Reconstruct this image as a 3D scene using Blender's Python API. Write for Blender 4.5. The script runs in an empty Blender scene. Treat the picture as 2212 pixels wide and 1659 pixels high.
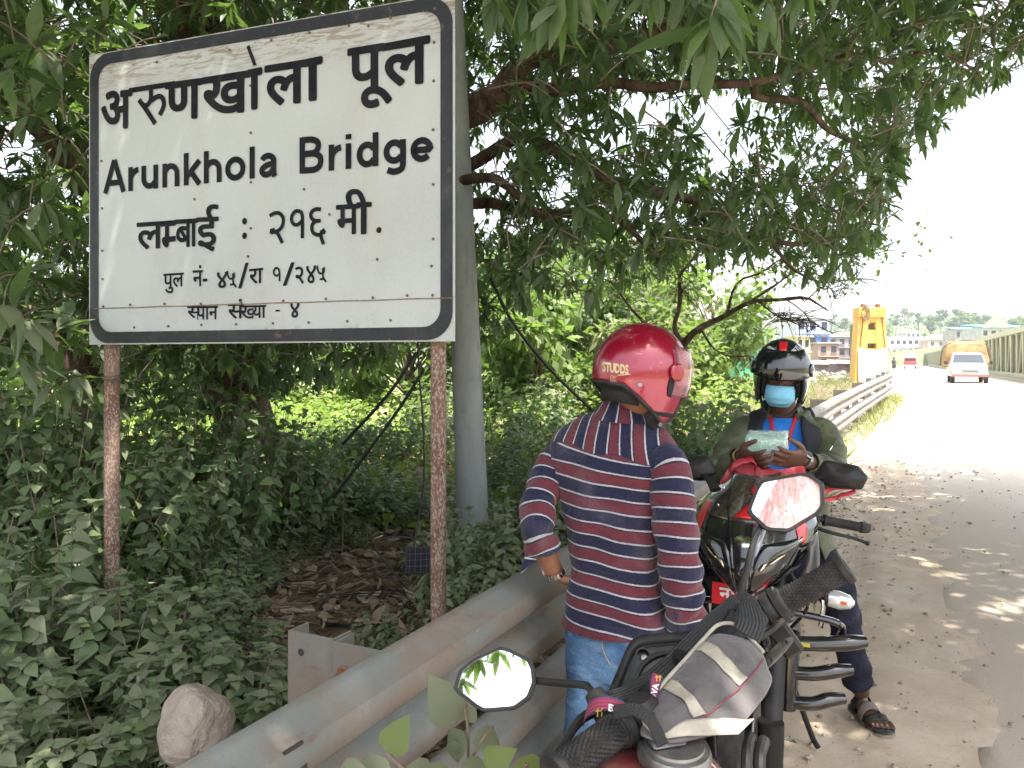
import bpy, bmesh, math, random
import numpy as np
from mathutils import Vector, Matrix, noise
random.seed(7); RNG = np.random.default_rng(11)
sc = bpy.context.scene
C = sc.collection
R = math.radians

# ---------------------------------------------------------------- camera, sky, sun, exposure
H = 1.55                                    # eye height
cam = bpy.data.cameras.new('camera'); cam.sensor_width = 36.0; cam.lens = 36.0*1661/2212
cam.shift_y = -49.5/2212; cam.clip_start = 0.05; cam.clip_end = 6000
cam_o = bpy.data.objects.new('camera', cam); cam_o.location = (0, 0, H); cam_o.rotation_euler = (R(90), 0, 0)
C.objects.link(cam_o); sc.camera = cam_o
SUN = Vector((0.25, -0.30, 1.0)).normalized()     # towards the sun
SUN_EL = math.asin(SUN.z); SUN_AZ = math.atan2(SUN.x, SUN.y)
world = bpy.data.worlds.new('World'); sc.world = world; world.use_nodes = True
wn = world.node_tree.nodes; wl = world.node_tree.links
sky = wn.new('ShaderNodeTexSky'); sky.sky_type = 'NISHITA'; sky.sun_disc = False
sky.sun_elevation = SUN_EL; sky.sun_rotation = SUN_AZ; sky.dust_density = 4.0; sky.air_density = 1.0; sky.ozone_density = 1.0
hsv = wn.new('ShaderNodeHueSaturation'); hsv.inputs['Saturation'].default_value = .45; hsv.inputs['Value'].default_value = 1.0; wl.new(sky.outputs[0], hsv.inputs['Color']); wl.new(hsv.outputs[0], wn['Background'].inputs[0]); wn['Background'].inputs[1].default_value = 0.15
sl = bpy.data.lights.new('sun', 'SUN'); sl.energy = 3.4; sl.angle = R(0.5); sl.color = (1.0, 0.95, 0.86)
so = bpy.data.objects.new('sun', sl); so.rotation_euler = (-SUN).to_track_quat('-Z', 'Y').to_euler(); so.location = (5, -5, 20); C.objects.link(so)
sc.view_settings.view_transform = 'Standard'; sc.view_settings.look = 'None'; sc.view_settings.gamma = 1.0
sc.view_settings.exposure = 2.02
sc.cycles.max_bounces = 10; sc.cycles.diffuse_bounces = 5; sc.cycles.transparent_max_bounces = 16
sc.cycles.use_denoising = True

# ---------------------------------------------------------------- helpers
def at(u, v, y):                            # a point y metres ahead of the camera, seen at (u, v) of a 2212 x 1659 picture
    return np.array([(u-1106)/1661*y, y, H-(v-780)/1661*y])
def nrm(a):
    a = np.asarray(a, float); return a/max(np.linalg.norm(a), 1e-9)
def smooth01(t): t = np.clip(t, 0, 1); return t*t*(3-2*t)
def catmull(P, n):
    P = np.asarray(P, float); k = len(P)
    if k == 2:
        t = np.linspace(0, 1, n)[:, None]; return P[0]*(1-t)+P[1]*t
    d = np.r_[0, np.cumsum(np.maximum(np.linalg.norm(np.diff(P[:, :3], axis=0), axis=1), 1e-5))]
    Q = np.vstack([2*P[0]-P[1], P, 2*P[-1]-P[-2]])
    out = []
    for s in np.linspace(0, d[-1], n):
        i = min(np.searchsorted(d, s, 'right')-1, k-2); t = (s-d[i])/(d[i+1]-d[i])
        p0, p1, p2, p3 = Q[i:i+4]
        out.append(.5*((2*p1)+(-p0+p2)*t+(2*p0-5*p1+4*p2-p3)*t*t+(-p0+3*p1-3*p2+p3)*t**3))
    return np.array(out)
def frames(P, up=None):
    P = np.asarray(P, float); T = np.gradient(P, axis=0); T /= np.maximum(np.linalg.norm(T, axis=1)[:, None], 1e-9)
    u = np.asarray(up if up is not None else ((0, 0, 1) if abs(T[0][2]) < .9 else (1, 0, 0)), float)
    A = []
    for t in T:
        u = u-t*np.dot(u, t); u = nrm(u); A.append(u)
    A = np.array(A); return T, A, np.cross(T, A)

class MB:
    def __init__(s): s.v = []; s.f = []; s.m = []; s.n = 0; s.a = {}
    def add(s, v, f, mat=0, **att):
        v = np.asarray(v, float).reshape(-1, 3)
        for k in set(s.a) | set(att):
            s.a.setdefault(k, [np.zeros(s.n)] if s.n else [])
            s.a[k].append(np.broadcast_to(np.asarray(att.get(k, 0.0), float).ravel() if not np.isscalar(att.get(k, 0.0)) else np.full(len(v), att.get(k, 0.0)), (len(v),)))
        s.v.append(v); n = s.n
        s.f += [tuple(int(i)+n for i in q) for q in f]; s.m += [mat]*len(f); s.n += len(v); return s
    def grid(s, G, mat=0, close=False, **att):          # G: (rows, cols, 3)
        G = np.asarray(G, float); r, c = G.shape[:2]; f = []
        for i in range(r-1):
            for j in range(c if close else c-1):
                j2 = (j+1) % c; f.append((i*c+j, i*c+j2, (i+1)*c+j2, (i+1)*c+j))
        return s.add(G.reshape(-1, 3), f, mat, **att)
    def loft(s, G, mat=0, caps=True, **att):            # closed rings
        G = np.asarray(G, float); r, c = G.shape[:2]; n0 = s.n
        s.grid(G, mat, True, **att)
        if caps:
            s.f += [tuple(n0+j for j in range(c))[::-1], tuple(n0+(r-1)*c+j for j in range(c))]; s.m += [mat]*2
        return s
    def tube(s, P, rad, n=10, mat=0, caps=True, res=None, flat=1.0, up=None):
        P = np.asarray(P, float); rad = np.broadcast_to(np.asarray(rad, float), (len(P),))
        if res: X = catmull(np.c_[P, rad], res); P, rad = X[:, :3], X[:, 3]
        T, A, B = frames(P, up); th = np.linspace(0, 2*np.pi, n, endpoint=False)
        G = P[:, None]+rad[:, None, None]*(np.cos(th)[None, :, None]*A[:, None]*flat+np.sin(th)[None, :, None]*B[:, None])
        return s.loft(G, mat, caps)
    def box(s, c, d, M=None, mat=0, bev=0.0):
        c = np.asarray(c, float); h = np.asarray(d, float)/2
        if bev > 0:
            bev = min(bev, h.min()*.9)
            pr = [(-h[2], bev), (-h[2]+bev, 0), (h[2]-bev, 0), (h[2], bev)]; G = []
            for z, i in pr:
                x, y = h[0]-i, h[1]-i; b = bev if i == 0 else bev*.4
                G.append([(x-b, -y, z), (x, -y+b, z), (x, y-b, z), (x-b, y, z), (-x+b, y, z), (-x, y-b, z), (-x, -y+b, z), (-x+b, -y, z)])
            G = np.array(G)
            if M is not None: G = G@np.asarray(M, float).T
            return s.loft(G+c, mat)
        v = np.array([(x, y, z) for z in (-1, 1) for y in (-1, 1) for x in (-1, 1)], float)*h
        if M is not None: v = v@np.asarray(M, float).T
        return s.add(v+c, [(0, 2, 3, 1), (4, 5, 7, 6), (0, 1, 5, 4), (2, 6, 7, 3), (0, 4, 6, 2), (1, 3, 7, 5)], mat)
    def lathe(s, prof, c, axis, n=24, mat=0, caps=True, up=None):   # prof: (radius, height along axis)
        ax = nrm(axis); u = np.asarray(up if up is not None else ((0, 0, 1) if abs(ax[2]) < .9 else (1, 0, 0)), float)
        u = nrm(u-ax*np.dot(u, ax)); w = np.cross(ax, u); th = np.linspace(0, 2*np.pi, n, endpoint=False)
        G = [[np.asarray(c)+ax*h+r*(math.cos(t)*u+math.sin(t)*w) for t in th] for r, h in prof]
        return s.loft(G, mat, caps)
    def prism(s, poly, h0, h1, f, mat=0):                # f(a, b, h) -> xyz
        n = len(poly); v = [f(a, b, h0) for a, b in poly]+[f(a, b, h1) for a, b in poly]
        return s.add(v, [tuple(range(n))[::-1], tuple(range(n, 2*n))]+[(i, (i+1) % n, n+(i+1) % n, n+i) for i in range(n)], mat)
    def build(s, name, mats, parent=None, smooth=35, solid=0, sub=0):
        me = bpy.data.meshes.new(name)
        V = np.vstack(s.v) if s.v else np.zeros((0, 3))
        me.from_pydata(V.tolist(), [], s.f)
        for m in (mats if isinstance(mats, (list, tuple)) else [mats]): me.materials.append(m)
        me.polygons.foreach_set('material_index', s.m)
        for k, L in s.a.items():
            a = me.attributes.new(k, 'FLOAT', 'POINT'); a.data.foreach_set('value', np.concatenate(L))
        me.update(); fix_normals(me)
        if smooth:
            me.polygons.foreach_set('use_smooth', [True]*len(me.polygons))
            if smooth < 180: me.set_sharp_from_angle(angle=R(smooth))
        o = link(name, me, parent)
        if solid: m = o.modifiers.new('thickness', 'SOLIDIFY'); m.thickness = solid; m.offset = 0
        if sub: m = o.modifiers.new('round', 'SUBSURF'); m.levels = sub; m.render_levels = sub
        return o
def fix_normals(me):
    b = bmesh.new(); b.from_mesh(me); bmesh.ops.recalc_face_normals(b, faces=b.faces); b.to_mesh(me); b.free()
def link(name, data, parent=None):
    o = bpy.data.objects.new(name, data); C.objects.link(o)
    if parent is not None:
        o.parent = parent; r = parent
        M = Matrix.Identity(4)
        while r is not None: M = Matrix.LocRotScale(r.location, r.rotation_euler, r.scale) @ M if r.parent is None else M; r = r.parent
        if parent.parent is None: o.matrix_parent_inverse = M.inverted()
    return o
def tag(o, label=None, cat=None, group=None, kind=None):
    if label: o['label'] = label
    if cat: o['category'] = cat
    if group: o['group'] = group
    if kind: o['kind'] = kind
    return o
def thing(name, label, cat, loc=(0, 0, 0), group=None):
    o = bpy.data.objects.new(name, None); C.objects.link(o); o.location = tuple(loc); o.empty_display_size = .1
    return tag(o, label, cat, group)
def copy_tree(o, parent=None):
    c = o.copy(); C.objects.link(c)
    if parent is not None: c.parent = parent
    for ch in list(o.children): copy_tree(ch, c)
    return c
def evalmesh(o, name):
    dg = bpy.context.evaluated_depsgraph_get(); dg.update()
    return bpy.data.meshes.new_from_object(o.evaluated_get(dg))
def remesh(mb, name, mat, parent, vox=.006, smooth=3):
    o = mb.build(name, mat, None, smooth=180)
    m = o.modifiers.new('r', 'REMESH'); m.mode = 'VOXEL'; m.voxel_size = vox; m.use_smooth_shade = True
    if smooth: k = o.modifiers.new('s', 'SMOOTH'); k.iterations = smooth; k.factor = .5
    me = evalmesh(o, name); old = o.data; bpy.data.objects.remove(o); bpy.data.meshes.remove(old)
    if not me.materials: me.materials.append(mat)
    me.name = name
    return link(name, me, parent) if parent is not False else me
def fnoise(p, sc_=1.0, seed=0.0): return noise.noise(Vector((p[0]*sc_+seed, p[1]*sc_+seed*1.7, p[2]*sc_-seed)))

# ---------------------------------------------------------------- materials
class NT:
    def __init__(s, name):
        s.mat = bpy.data.materials.new(name); s.mat.use_nodes = True; s.t = s.mat.node_tree; s.N = s.t.nodes; s.L = s.t.links
        s.b = s.N['Principled BSDF']; s.out = s.N['Material Output']
    def new(s, typ, **kw):
        n = s.N.new('ShaderNode'+typ)
        for k, v in kw.items(): setattr(n, k, v)
        return n
    def put(s, sock, v):
        if isinstance(v, bpy.types.NodeSocket): s.L.new(v, sock)
        elif isinstance(v, (tuple, list)) and len(v) == 3 and sock.type == 'RGBA': sock.default_value = (*v, 1)
        else: sock.default_value = v
    def math(s, op, a, b=0.0, c=0.0, clamp=False):
        n = s.new('Math', operation=op, use_clamp=clamp)
        for i, x in enumerate((a, b, c)): s.put(n.inputs[i], x)
        return n.outputs[0]
    def mix(s, f, a, b, typ='MIX'):
        n = s.new('Mix', data_type='RGBA', blend_type=typ); s.put(n.inputs[0], f); s.put(n.inputs[6], a); s.put(n.inputs[7], b); return n.outputs[2]
    def ramp(s, x, lo, hi):
        n = s.new('MapRange', clamp=True, interpolation_type='SMOOTHSTEP'); s.put(n.inputs[0], x); n.inputs[1].default_value = lo; n.inputs[2].default_value = hi; return n.outputs[0]
    def coord(s, out='Object'):
        if not hasattr(s, '_tc'): s._tc = s.new('TexCoord')
        return s._tc.outputs[out]
    def scaled(s, vec, sx, sy, sz):
        n = s.new('Mapping'); s.put(n.inputs[0], vec); n.inputs[3].default_value = (sx, sy, sz); return n.outputs[0]
    def noise(s, scale, detail=4, rough=.55, vec=None, dist=0):
        n = s.new('TexNoise'); s.put(n.inputs['Vector'], vec if vec is not None else s.coord()); n.inputs['Scale'].default_value = scale
        n.inputs['Detail'].default_value = detail; n.inputs['Roughness'].default_value = rough; n.inputs['Distortion'].default_value = dist; return n.outputs[0]
    def voro(s, scale, vec=None, feature='F1', out='Distance'):
        n = s.new('TexVoronoi', feature=feature); s.put(n.inputs['Vector'], vec if vec is not None else s.coord()); n.inputs['Scale'].default_value = scale; return n.outputs[out]
    def attr(s, name): n = s.new('Attribute', attribute_name=name); return n.outputs['Fac']
    def nz(s):
        g = s.new('NewGeometry'); x = s.new('SeparateXYZ'); s.L.new(g.outputs['Normal'], x.inputs[0]); return x.outputs[2]
    def bump(s, h, strength=.3, dist=.01):
        n = s.new('Bump'); n.inputs['Strength'].default_value = strength; n.inputs['Distance'].default_value = dist; s.put(n.inputs['Height'], h)
        prev = s.b.inputs['Normal'].links
        if prev: s.L.new(prev[0].from_socket, n.inputs['Normal'])
        s.L.new(n.outputs[0], s.b.inputs['Normal'])
    def set(s, **kw):
        names = dict(col='Base Color', rough='Roughness', metal='Metallic', spec='Specular IOR Level', coat='Coat Weight', coatr='Coat Roughness', trans='Transmission Weight', ior='IOR', alpha='Alpha', em='Emission Color', ems='Emission Strength', sheen='Sheen Weight', sss='Subsurface Weight')
        for k, v in kw.items(): s.put(s.b.inputs[names[k]], v)
        return s
def mat(name, col, rough=.5, metal=0.0, col2=None, scale=20, lo=.4, hi=.65, bump=None, dust=None, coat=0.0, spec=.5, **kw):
    n = NT(name); c = col
    if col2 is not None: c = n.mix(n.ramp(n.noise(scale, 6), lo, hi), col, col2)
    r = rough
    if dust:
        dc, amt = dust[0], dust[1]
        f = n.math('MULTIPLY', n.math('ADD', n.ramp(n.nz(), -.2, 1.0), .25), n.ramp(n.noise(dust[2] if len(dust) > 2 else 9, 6, .65), .3, .75))
        f = n.math('MULTIPLY', f, amt, clamp=True); c = n.mix(f, c, dc); r = n.math('ADD', n.math('MULTIPLY', f, .8-rough), rough, clamp=True)
    n.set(col=c, rough=r, metal=metal, coat=coat, spec=spec, coatr=.08, **kw)
    if bump: n.bump(n.noise(bump[0], 5), bump[1], bump[2] if len(bump) > 2 else .01)
    return n.mat
DUST = (.34, .27, .2)

def leaf_mat(name, cols, trans=.35, rough=.45, dust=0.0, tint=(.35, .6, .08)):
    n = NT(name); r = n.attr('rnd')
    c = n.mix(n.ramp(r, .0, .5), cols[0], cols[1]); c = n.mix(n.ramp(r, .5, 1.0), c, cols[2])
    c = n.mix(n.math('MULTIPLY', n.ramp(n.noise(60, 3), .35, .7), .35), c, cols[0])
    if dust:
        f = n.math('MULTIPLY', n.math('MULTIPLY', n.ramp(n.nz(), -.3, .9), dust), n.ramp(n.noise(5, 4), .25, .7)); c = n.mix(f, c, (.27, .26, .19))
    n.set(col=c, rough=rough, spec=.35)
    t = n.new('BsdfTranslucent'); n.put(t.inputs[0], n.mix(.6, c, tint, 'MIX'))
    m = n.new('MixShader'); m.inputs[0].default_value = trans; n.L.new(n.b.outputs[0], m.inputs[1]); n.L.new(t.outputs[0], m.inputs[2]); n.L.new(m.outputs[0], n.out.inputs[0])
    return n.mat

# ---------------------------------------------------------------- leaves: many leaf faces in one mesh
def template(kind):
    if kind == 'lite':
        v = [(0, 0, 0), (.42, -1, .10), (.45, 0, 0), (.42, 1, .10), (1, 0, 0)]
        return np.array(v), [(0, 1, 2), (0, 2, 3), (1, 4, 2), (2, 4, 3)]
    st = {'lance': [(0, .05), (.16, .62), (.45, 1), (.75, .62), (1, 0)],
          'ovate': [(0, .12), (.12, .8), (.33, 1), (.66, .62), (1, 0)],
          'blade': [(0, .6), (.35, 1), (.7, .7), (1, 0)]}[kind]
    v = []
    for l, w in st: v += [(l, -w, .16*w), (l, 0, 0), (l, w, .16*w)]
    f = []
    for i in range(len(st)-1):
        for j in (0, 1): a = i*3+j; f.append((a, a+1, a+4, a+3))
    return np.array(v), f
def leaves(name, mats, pos, axis, up, ln, wd, droop, kind='lite', parent=None, rnd=None, extra=None):
    T, F = template(kind); n = len(pos); K = len(T)
    axis = axis/np.linalg.norm(axis, axis=1)[:, None]
    side = np.cross(axis, up); side /= np.maximum(np.linalg.norm(side, axis=1), 1e-6)[:, None]; nor = np.cross(side, axis)
    l, w, h = T[:, 0], T[:, 1], T[:, 2]
    V = pos[:, None]+axis[:, None]*(l[None, :, None]*ln[:, None, None])+side[:, None]*(w[None, :, None]*wd[:, None, None]) \
        + nor[:, None]*((h[None]*wd[:, None]-(l[None]**2)*droop[:, None]*ln[:, None])[:, :, None])
    V = V.reshape(-1, 3)
    k = len(F[0]); F = np.array(F); FF = (F[None]+(np.arange(n)*K)[:, None, None]).reshape(-1)
    nf = n*len(F)
    if rnd is None: rnd = RNG.random(n)
    R_ = np.repeat(rnd, K); nv = len(V); mi = np.zeros(nf, np.int32)
    loops = [FF]; sizes = np.full(nf, k)
    if extra is not None and extra.n:                  # twigs or stems in the same part
        X = np.vstack(extra.v); V = np.vstack([V, X]); R_ = np.r_[R_, np.zeros(len(X))]
        loops.append(np.concatenate([np.array(q)+nv for q in extra.f])); sizes = np.r_[sizes, [len(q) for q in extra.f]]; mi = np.r_[mi, np.ones(len(extra.f), np.int32)]
    LP = np.concatenate(loops).astype(np.int32)
    me = bpy.data.meshes.new(name); me.vertices.add(len(V)); me.vertices.foreach_set('co', V.astype(np.float32).ravel())
    me.loops.add(len(LP)); me.loops.foreach_set('vertex_index', LP)
    me.polygons.add(len(sizes)); me.polygons.foreach_set('loop_start', np.r_[0, np.cumsum(sizes)[:-1]].astype(np.int32))
    for m in (mats if isinstance(mats, (list, tuple)) else [mats]): me.materials.append(m)
    me.polygons.foreach_set('material_index', mi.astype(np.int32))
    me.update(calc_edges=True); me.validate()
    a = me.attributes.new('rnd', 'FLOAT', 'POINT'); a.data.foreach_set('value', R_.astype(np.float32))
    me.polygons.foreach_set('use_smooth', np.ones(len(me.polygons), bool))
    return link(name, me, parent) if name and parent is not False else me
def rand_dirs(n, zlo=-1, zhi=1):
    z = RNG.uniform(zlo, zhi, n); t = RNG.uniform(0, 2*np.pi, n); r = np.sqrt(np.maximum(0, 1-z*z)); return np.c_[r*np.cos(t), r*np.sin(t), z]
def whorls(cen, dirs, nl, ln, spread=(50, 100), droop=.35, wr=.13):
    """rosettes of leaves round twig tips: returns pos, axis, up, length, width, droop"""
    P = np.repeat(cen, nl, axis=0); Dd = np.repeat(dirs, nl, axis=0); n = len(P)
    e = np.cross(Dd, rand_dirs(n)); e /= np.linalg.norm(e, axis=1)[:, None]
    a = np.radians(RNG.uniform(spread[0], spread[1], n))
    A = Dd*np.cos(a)[:, None]+e*np.sin(a)[:, None]; A[:, 2] -= .25; A /= np.linalg.norm(A, axis=1)[:, None]
    U = np.tile([0., 0., 1.], (n, 1))+rand_dirs(n)*.35
    L = np.repeat(ln, nl)*RNG.uniform(.65, 1.1, n)
    return P+Dd*RNG.uniform(-.06, .03, (n, 1)), A, U, L, L*wr*RNG.uniform(.85, 1.15, n), RNG.uniform(.1, 1, n)*droop

# ---------------------------------------------------------------- lettering
def letters(txt, size, bold=0.0, align='LEFT', cut=None):
    """flat outline of a string as vertices (x, y) and faces; bold thickens by stacked shifted copies"""
    c = bpy.data.curves.new('t', 'FONT'); c.body = txt; c.size = size; c.align_x = align; c.resolution_u = 4
    o = bpy.data.objects.new('t', c); C.objects.link(o); me = evalmesh(o, 't')
    if cut is not None:
        b = bmesh.new(); b.from_mesh(me); bmesh.ops.bisect_plane(b, geom=b.verts[:]+b.edges[:]+b.faces[:], plane_co=(cut, 0, 0), plane_no=(1, 0, 0), clear_outer=True); b.to_mesh(me); b.free()
    V = np.array([v.co[:] for v in me.vertices]); F = [tuple(p.vertices) for p in me.polygons]
    bpy.data.objects.remove(o); bpy.data.curves.remove(c); bpy.data.meshes.remove(me)
    if not len(V): return np.zeros((0, 3)), []
    VV, FF = [V], list(F)
    if bold:
        k = 10
        for i in range(k):
            a = 2*math.pi*i/k; W = V+np.array([math.cos(a)*bold, math.sin(a)*bold, 1e-5*(i+1)]); n = sum(map(len, VV)); VV.append(W); FF += [tuple(q+n for q in f) for f in F]
    return np.vstack(VV), FF
# ================================================================ the ground, the road, the guardrail, the bridge
def xr(y): return -0.541+0.5*(y-1.323)                # line of the guardrail on the ground
E_ = np.array([.4472, .8944, 0.]); N_ = np.array([.8944, -.4472, 0.])      # along the road / towards the road
def sdist(x, y): return (x-xr(y))*.8944
def ramp(y): return .3*smooth01((np.asarray(y, float)-14)/28)
def gz(x, y):
    s = sdist(x, y); z = ramp(y)+0*s
    L = -s
    z = z-.05*smooth01((L-.3)/1.2)-.22*smooth01((L-5)/5)-1.6*smooth01((L-9)/14)*smooth01((np.asarray(y)-14)/14)
    z = z+np.where(s > 0, 0, .05*np.sin(x*1.7+y)*np.sin(y*1.3-x*.6)*smooth01(L/2))
    return z-1.5*smooth01((s-9.2)/3)*smooth01((np.asarray(y)-20)/20)
def axis_pts(lo, hi, fine_lo, fine_hi, step, grow=1.25):
    a = list(np.arange(fine_lo, fine_hi+1e-6, step)); d = step
    while a[-1] < hi: d *= grow; a.append(a[-1]+d)
    d = step
    while a[0] > lo: d *= grow; a.insert(0, a[0]-d)
    return np.array(a)
gx = axis_pts(-1800, 2600, -5, 8, .11); gy = axis_pts(-60, 4000, 1, 12, .11)
X, Y = np.meshgrid(gx, gy); Z = gz(X, Y)
near = (np.abs(X) < 12) & (Y < 20)
Sg = sdist(X, Y)
bumpz = np.zeros_like(Z)
ii = np.argwhere(near)
for i, j in ii:
    s = Sg[i, j]
    if s > 1.5 or s < -6: continue
    p = (X[i, j], Y[i, j], 0)
    bumpz[i, j] = .012*fnoise(p, 2.2)+.010*fnoise(p, 6, 3)+(.03*fnoise(p, 1.1, 9) if s < .2 else 0)
Z = Z+bumpz
tr = ((Sg+.06*np.sin((X*.447+Y*.894)*1.1))-.82)      # a tyre rut along the shoulder
Z = Z-np.where(near, .018*np.exp(-(tr/.07)**2)-.010*np.exp(-((np.abs(tr)-.14)/.05)**2), 0)
g = MB(); g.grid(np.dstack([X, Y, Z]), 0, sd=Sg.ravel())
n = NT('earth')
sA = n.attr('sd'); big = n.noise(.6, 5); mid = n.noise(4, 6, .6); fine = n.noise(45, 5, .7)
dirt = n.mix(n.ramp(mid, .35, .7), (.48, .375, .275), (.58, .475, .365)); dirt = n.mix(n.math('MULTIPLY', n.ramp(fine, .5, .75), .45), dirt, (.33, .265, .21))
dirt = n.mix(n.math('MULTIPLY', n.ramp(big, .5, .7), .4), dirt, (.50, .44, .37))
soil = n.mix(n.ramp(mid, .35, .65), (.10, .065, .045), (.19, .135, .095))
grassy = n.mix(n.ramp(n.noise(.35, 4), .4, .6), (.10, .16, .035), (.24, .22, .10))
lf = n.ramp(n.math('ADD', sA, n.math('MULTIPLY', n.math('SUBTRACT', mid, .5), .8)), -.1, -.9)
far = n.ramp(sA, -5.0, -9.0)
c = n.mix(lf, dirt, soil); c = n.mix(far, c, grassy); c = n.mix(n.ramp(sA, 9.5, 12), c, grassy)
n.set(col=c, rough=.95, spec=.2); n.bump(mid, .35, .03); n.bump(n.noise(130, 4, .7), .5, .006)
M_earth = n.mat
Zg = Z
tag(g.build('ground', M_earth, smooth=180), kind='structure')

n = NT('asphalt')
f1 = n.noise(160, 3, .7); v1 = n.voro(220); big = n.noise(.9, 5)
c = n.mix(n.ramp(v1, .15, .5), (.30, .298, .296), (.46, .455, .45)); c = n.mix(n.math('MULTIPLY', n.ramp(big, .45, .68), .3), c, (.46, .425, .38))
e = n.ramp(n.math('ADD', n.attr('sd'), n.math('MULTIPLY', n.math('SUBTRACT', n.noise(1.6, 6, .65), .5), 1.3)), 3.6, 1.3); c = n.mix(n.math('MULTIPLY', e, .97), c, (.50, .41, .32))
c = n.mix(n.ramp(n.attr('td'), 7.0, 11.0), c, (.50, .45, .38))
n.set(col=c, rough=.92, spec=.25); n.bump(v1, .6, .006); n.bump(f1, .4, .004); M_asph = n.mat
rs = np.r_[np.linspace(1.28, 2.4, 14), np.linspace(2.6, 8.1, 10)]; ry = axis_pts(-20, 620, 1, 12, .25, 1.15)
G = []; sv = []; tv = []
for y0 in ry:
    p0 = np.array([xr(y0), y0, 0]); row = []
    for k, s in enumerate(rs):
        q = p0+N_*s
        edge = .0 if k else .0
        if k == 0: q = q+N_*(.22*fnoise((y0, 0, 0), .9)+.08*fnoise((y0, 5, 0), 4))
        zz = float(ramp(q[1]))+.022*(1-math.exp(-k*.22))-.004-(.02 if k == 0 else 0)
        row.append((q[0], q[1], zz)); sv.append(s); tv.append(q[1])
    G.append(row)
g = MB(); g.grid(G, 0, sd=np.array(sv), td=np.array(tv)); tag(g.build('road', M_asph, smooth=180), kind='structure')

# gravel and small stones on the shoulder
def stones(name, n_, fn, smin, smax, m, seed):
    rg = np.random.default_rng(seed); b = bmesh.new(); bmesh.ops.create_icosphere(b, subdivisions=1, radius=1)
    bv = np.array([v.co[:] for v in b.verts]); bf = np.array([[v.index for v in f.verts] for f in b.faces]); b.free()
    mb_v = []; mb_f = []; k = 0
    for i in range(n_):
        x, y, sc_ = fn(rg); r = (smin+(smax-smin)*rg.random()**4)*sc_
        V = bv*(1+.35*(rg.random(len(bv))[:, None]-.5))*np.array([r*rg.uniform(.8, 1.4), r*rg.uniform(.8, 1.3), r*rg.uniform(.45, .8)])
        a = rg.uniform(0, 6.28); ca, sa = math.cos(a), math.sin(a); V = np.c_[V[:, 0]*ca-V[:, 1]*sa, V[:, 0]*sa+V[:, 1]*ca, V[:, 2]]
        mb_v.append(V+np.array([x, y, float(gz(x, y))+r*.2+.004+(.02 if sdist(x, y) > 1.3 else 0)])); mb_f.append(bf+k*len(bv)); k += 1
    g = MB(); g.v = [np.vstack(mb_v)]; g.f = [tuple(q) for q in np.vstack(mb_f)]; g.m = [0]*len(g.f); g.n = len(g.v[0])
    return g.build(name, m, smooth=0)
M_stone = mat('gravel', (.25, .20, .16), .95, col2=(.44, .37, .30), scale=8)
def fn(rg):
    y = 2.6+20*rg.random()**1.8; s = abs(rg.normal(.75, .42)) if rg.random() < .7 else rg.uniform(.15, 2.4)
    if rg.random() < .25: s = abs(rg.normal(.45, .18)); y = rg.uniform(5.2, 9)
    p = np.array([xr(y), y, 0])+N_*s; return p[0], p[1], .55+y*.11
tag(stones('gravel', 5200, fn, .002, .013, M_stone, 3), 'loose grey gravel and pebbles strewn along the dusty road shoulder', None, None, 'stuff')

# guardrail
n = NT('galvanised')
st = n.noise(2.5, 6, .6, n.scaled(n.coord(), 1, 1, 3)); sp = n.noise(30, 4)
c = n.mix(n.ramp(st, .40, .62), (.165, .185, .180), (.21, .165, .13)); c = n.mix(n.math('MULTIPLY', n.ramp(sp, .52, .72), .6), c, (.18, .125, .09)); c = n.mix(n.math('MULTIPLY', n.ramp(n.noise(9, 6, .7, n.scaled(n.coord(), .5, .5, 2)), .56, .70), .75), c, (.15, .075, .045)); c = n.mix(n.math('MULTIPLY', n.ramp(n.noise(90, 3, .7), .62, .72), .5), c, (.09, .06, .045)); c = n.mix(n.math('MULTIPLY', n.ramp(n.noise(5, 5, .6), .5, .7), .5), c, (.27, .29, .285))
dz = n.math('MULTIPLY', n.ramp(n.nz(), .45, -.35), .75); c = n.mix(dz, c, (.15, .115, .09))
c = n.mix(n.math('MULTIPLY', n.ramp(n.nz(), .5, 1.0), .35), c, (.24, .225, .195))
n.set(col=c, rough=.62, metal=.15, spec=.4); n.bump(n.noise(60, 4), .15, .004); M_galv = n.mat
M_bolt = mat('rusty bolt', (.17, .075, .035), .85, .3, col2=(.28, .14, .07), scale=60)
M_slot = mat('slot dark', (.03, .028, .026), .9)
W = [(0, 0), (.015, .012), (.045, .07), (.07, .082), (.10, .078), (.14, .02), (.155, .012), (.17, .02), (.21, .078), (.24, .082), (.265, .07), (.295, .012), (.312, -.004)]
def rb_(y): return np.array([xr(y), y, 0.])+N_*.95*float(smooth01((y-10)/19))
rail = thing('guardrail', 'long dusty grey double guardrail running beside the road to the bridge', 'guardrail', (xr(3), 3, 0))
RA, RB = .6, 29.6
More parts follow.
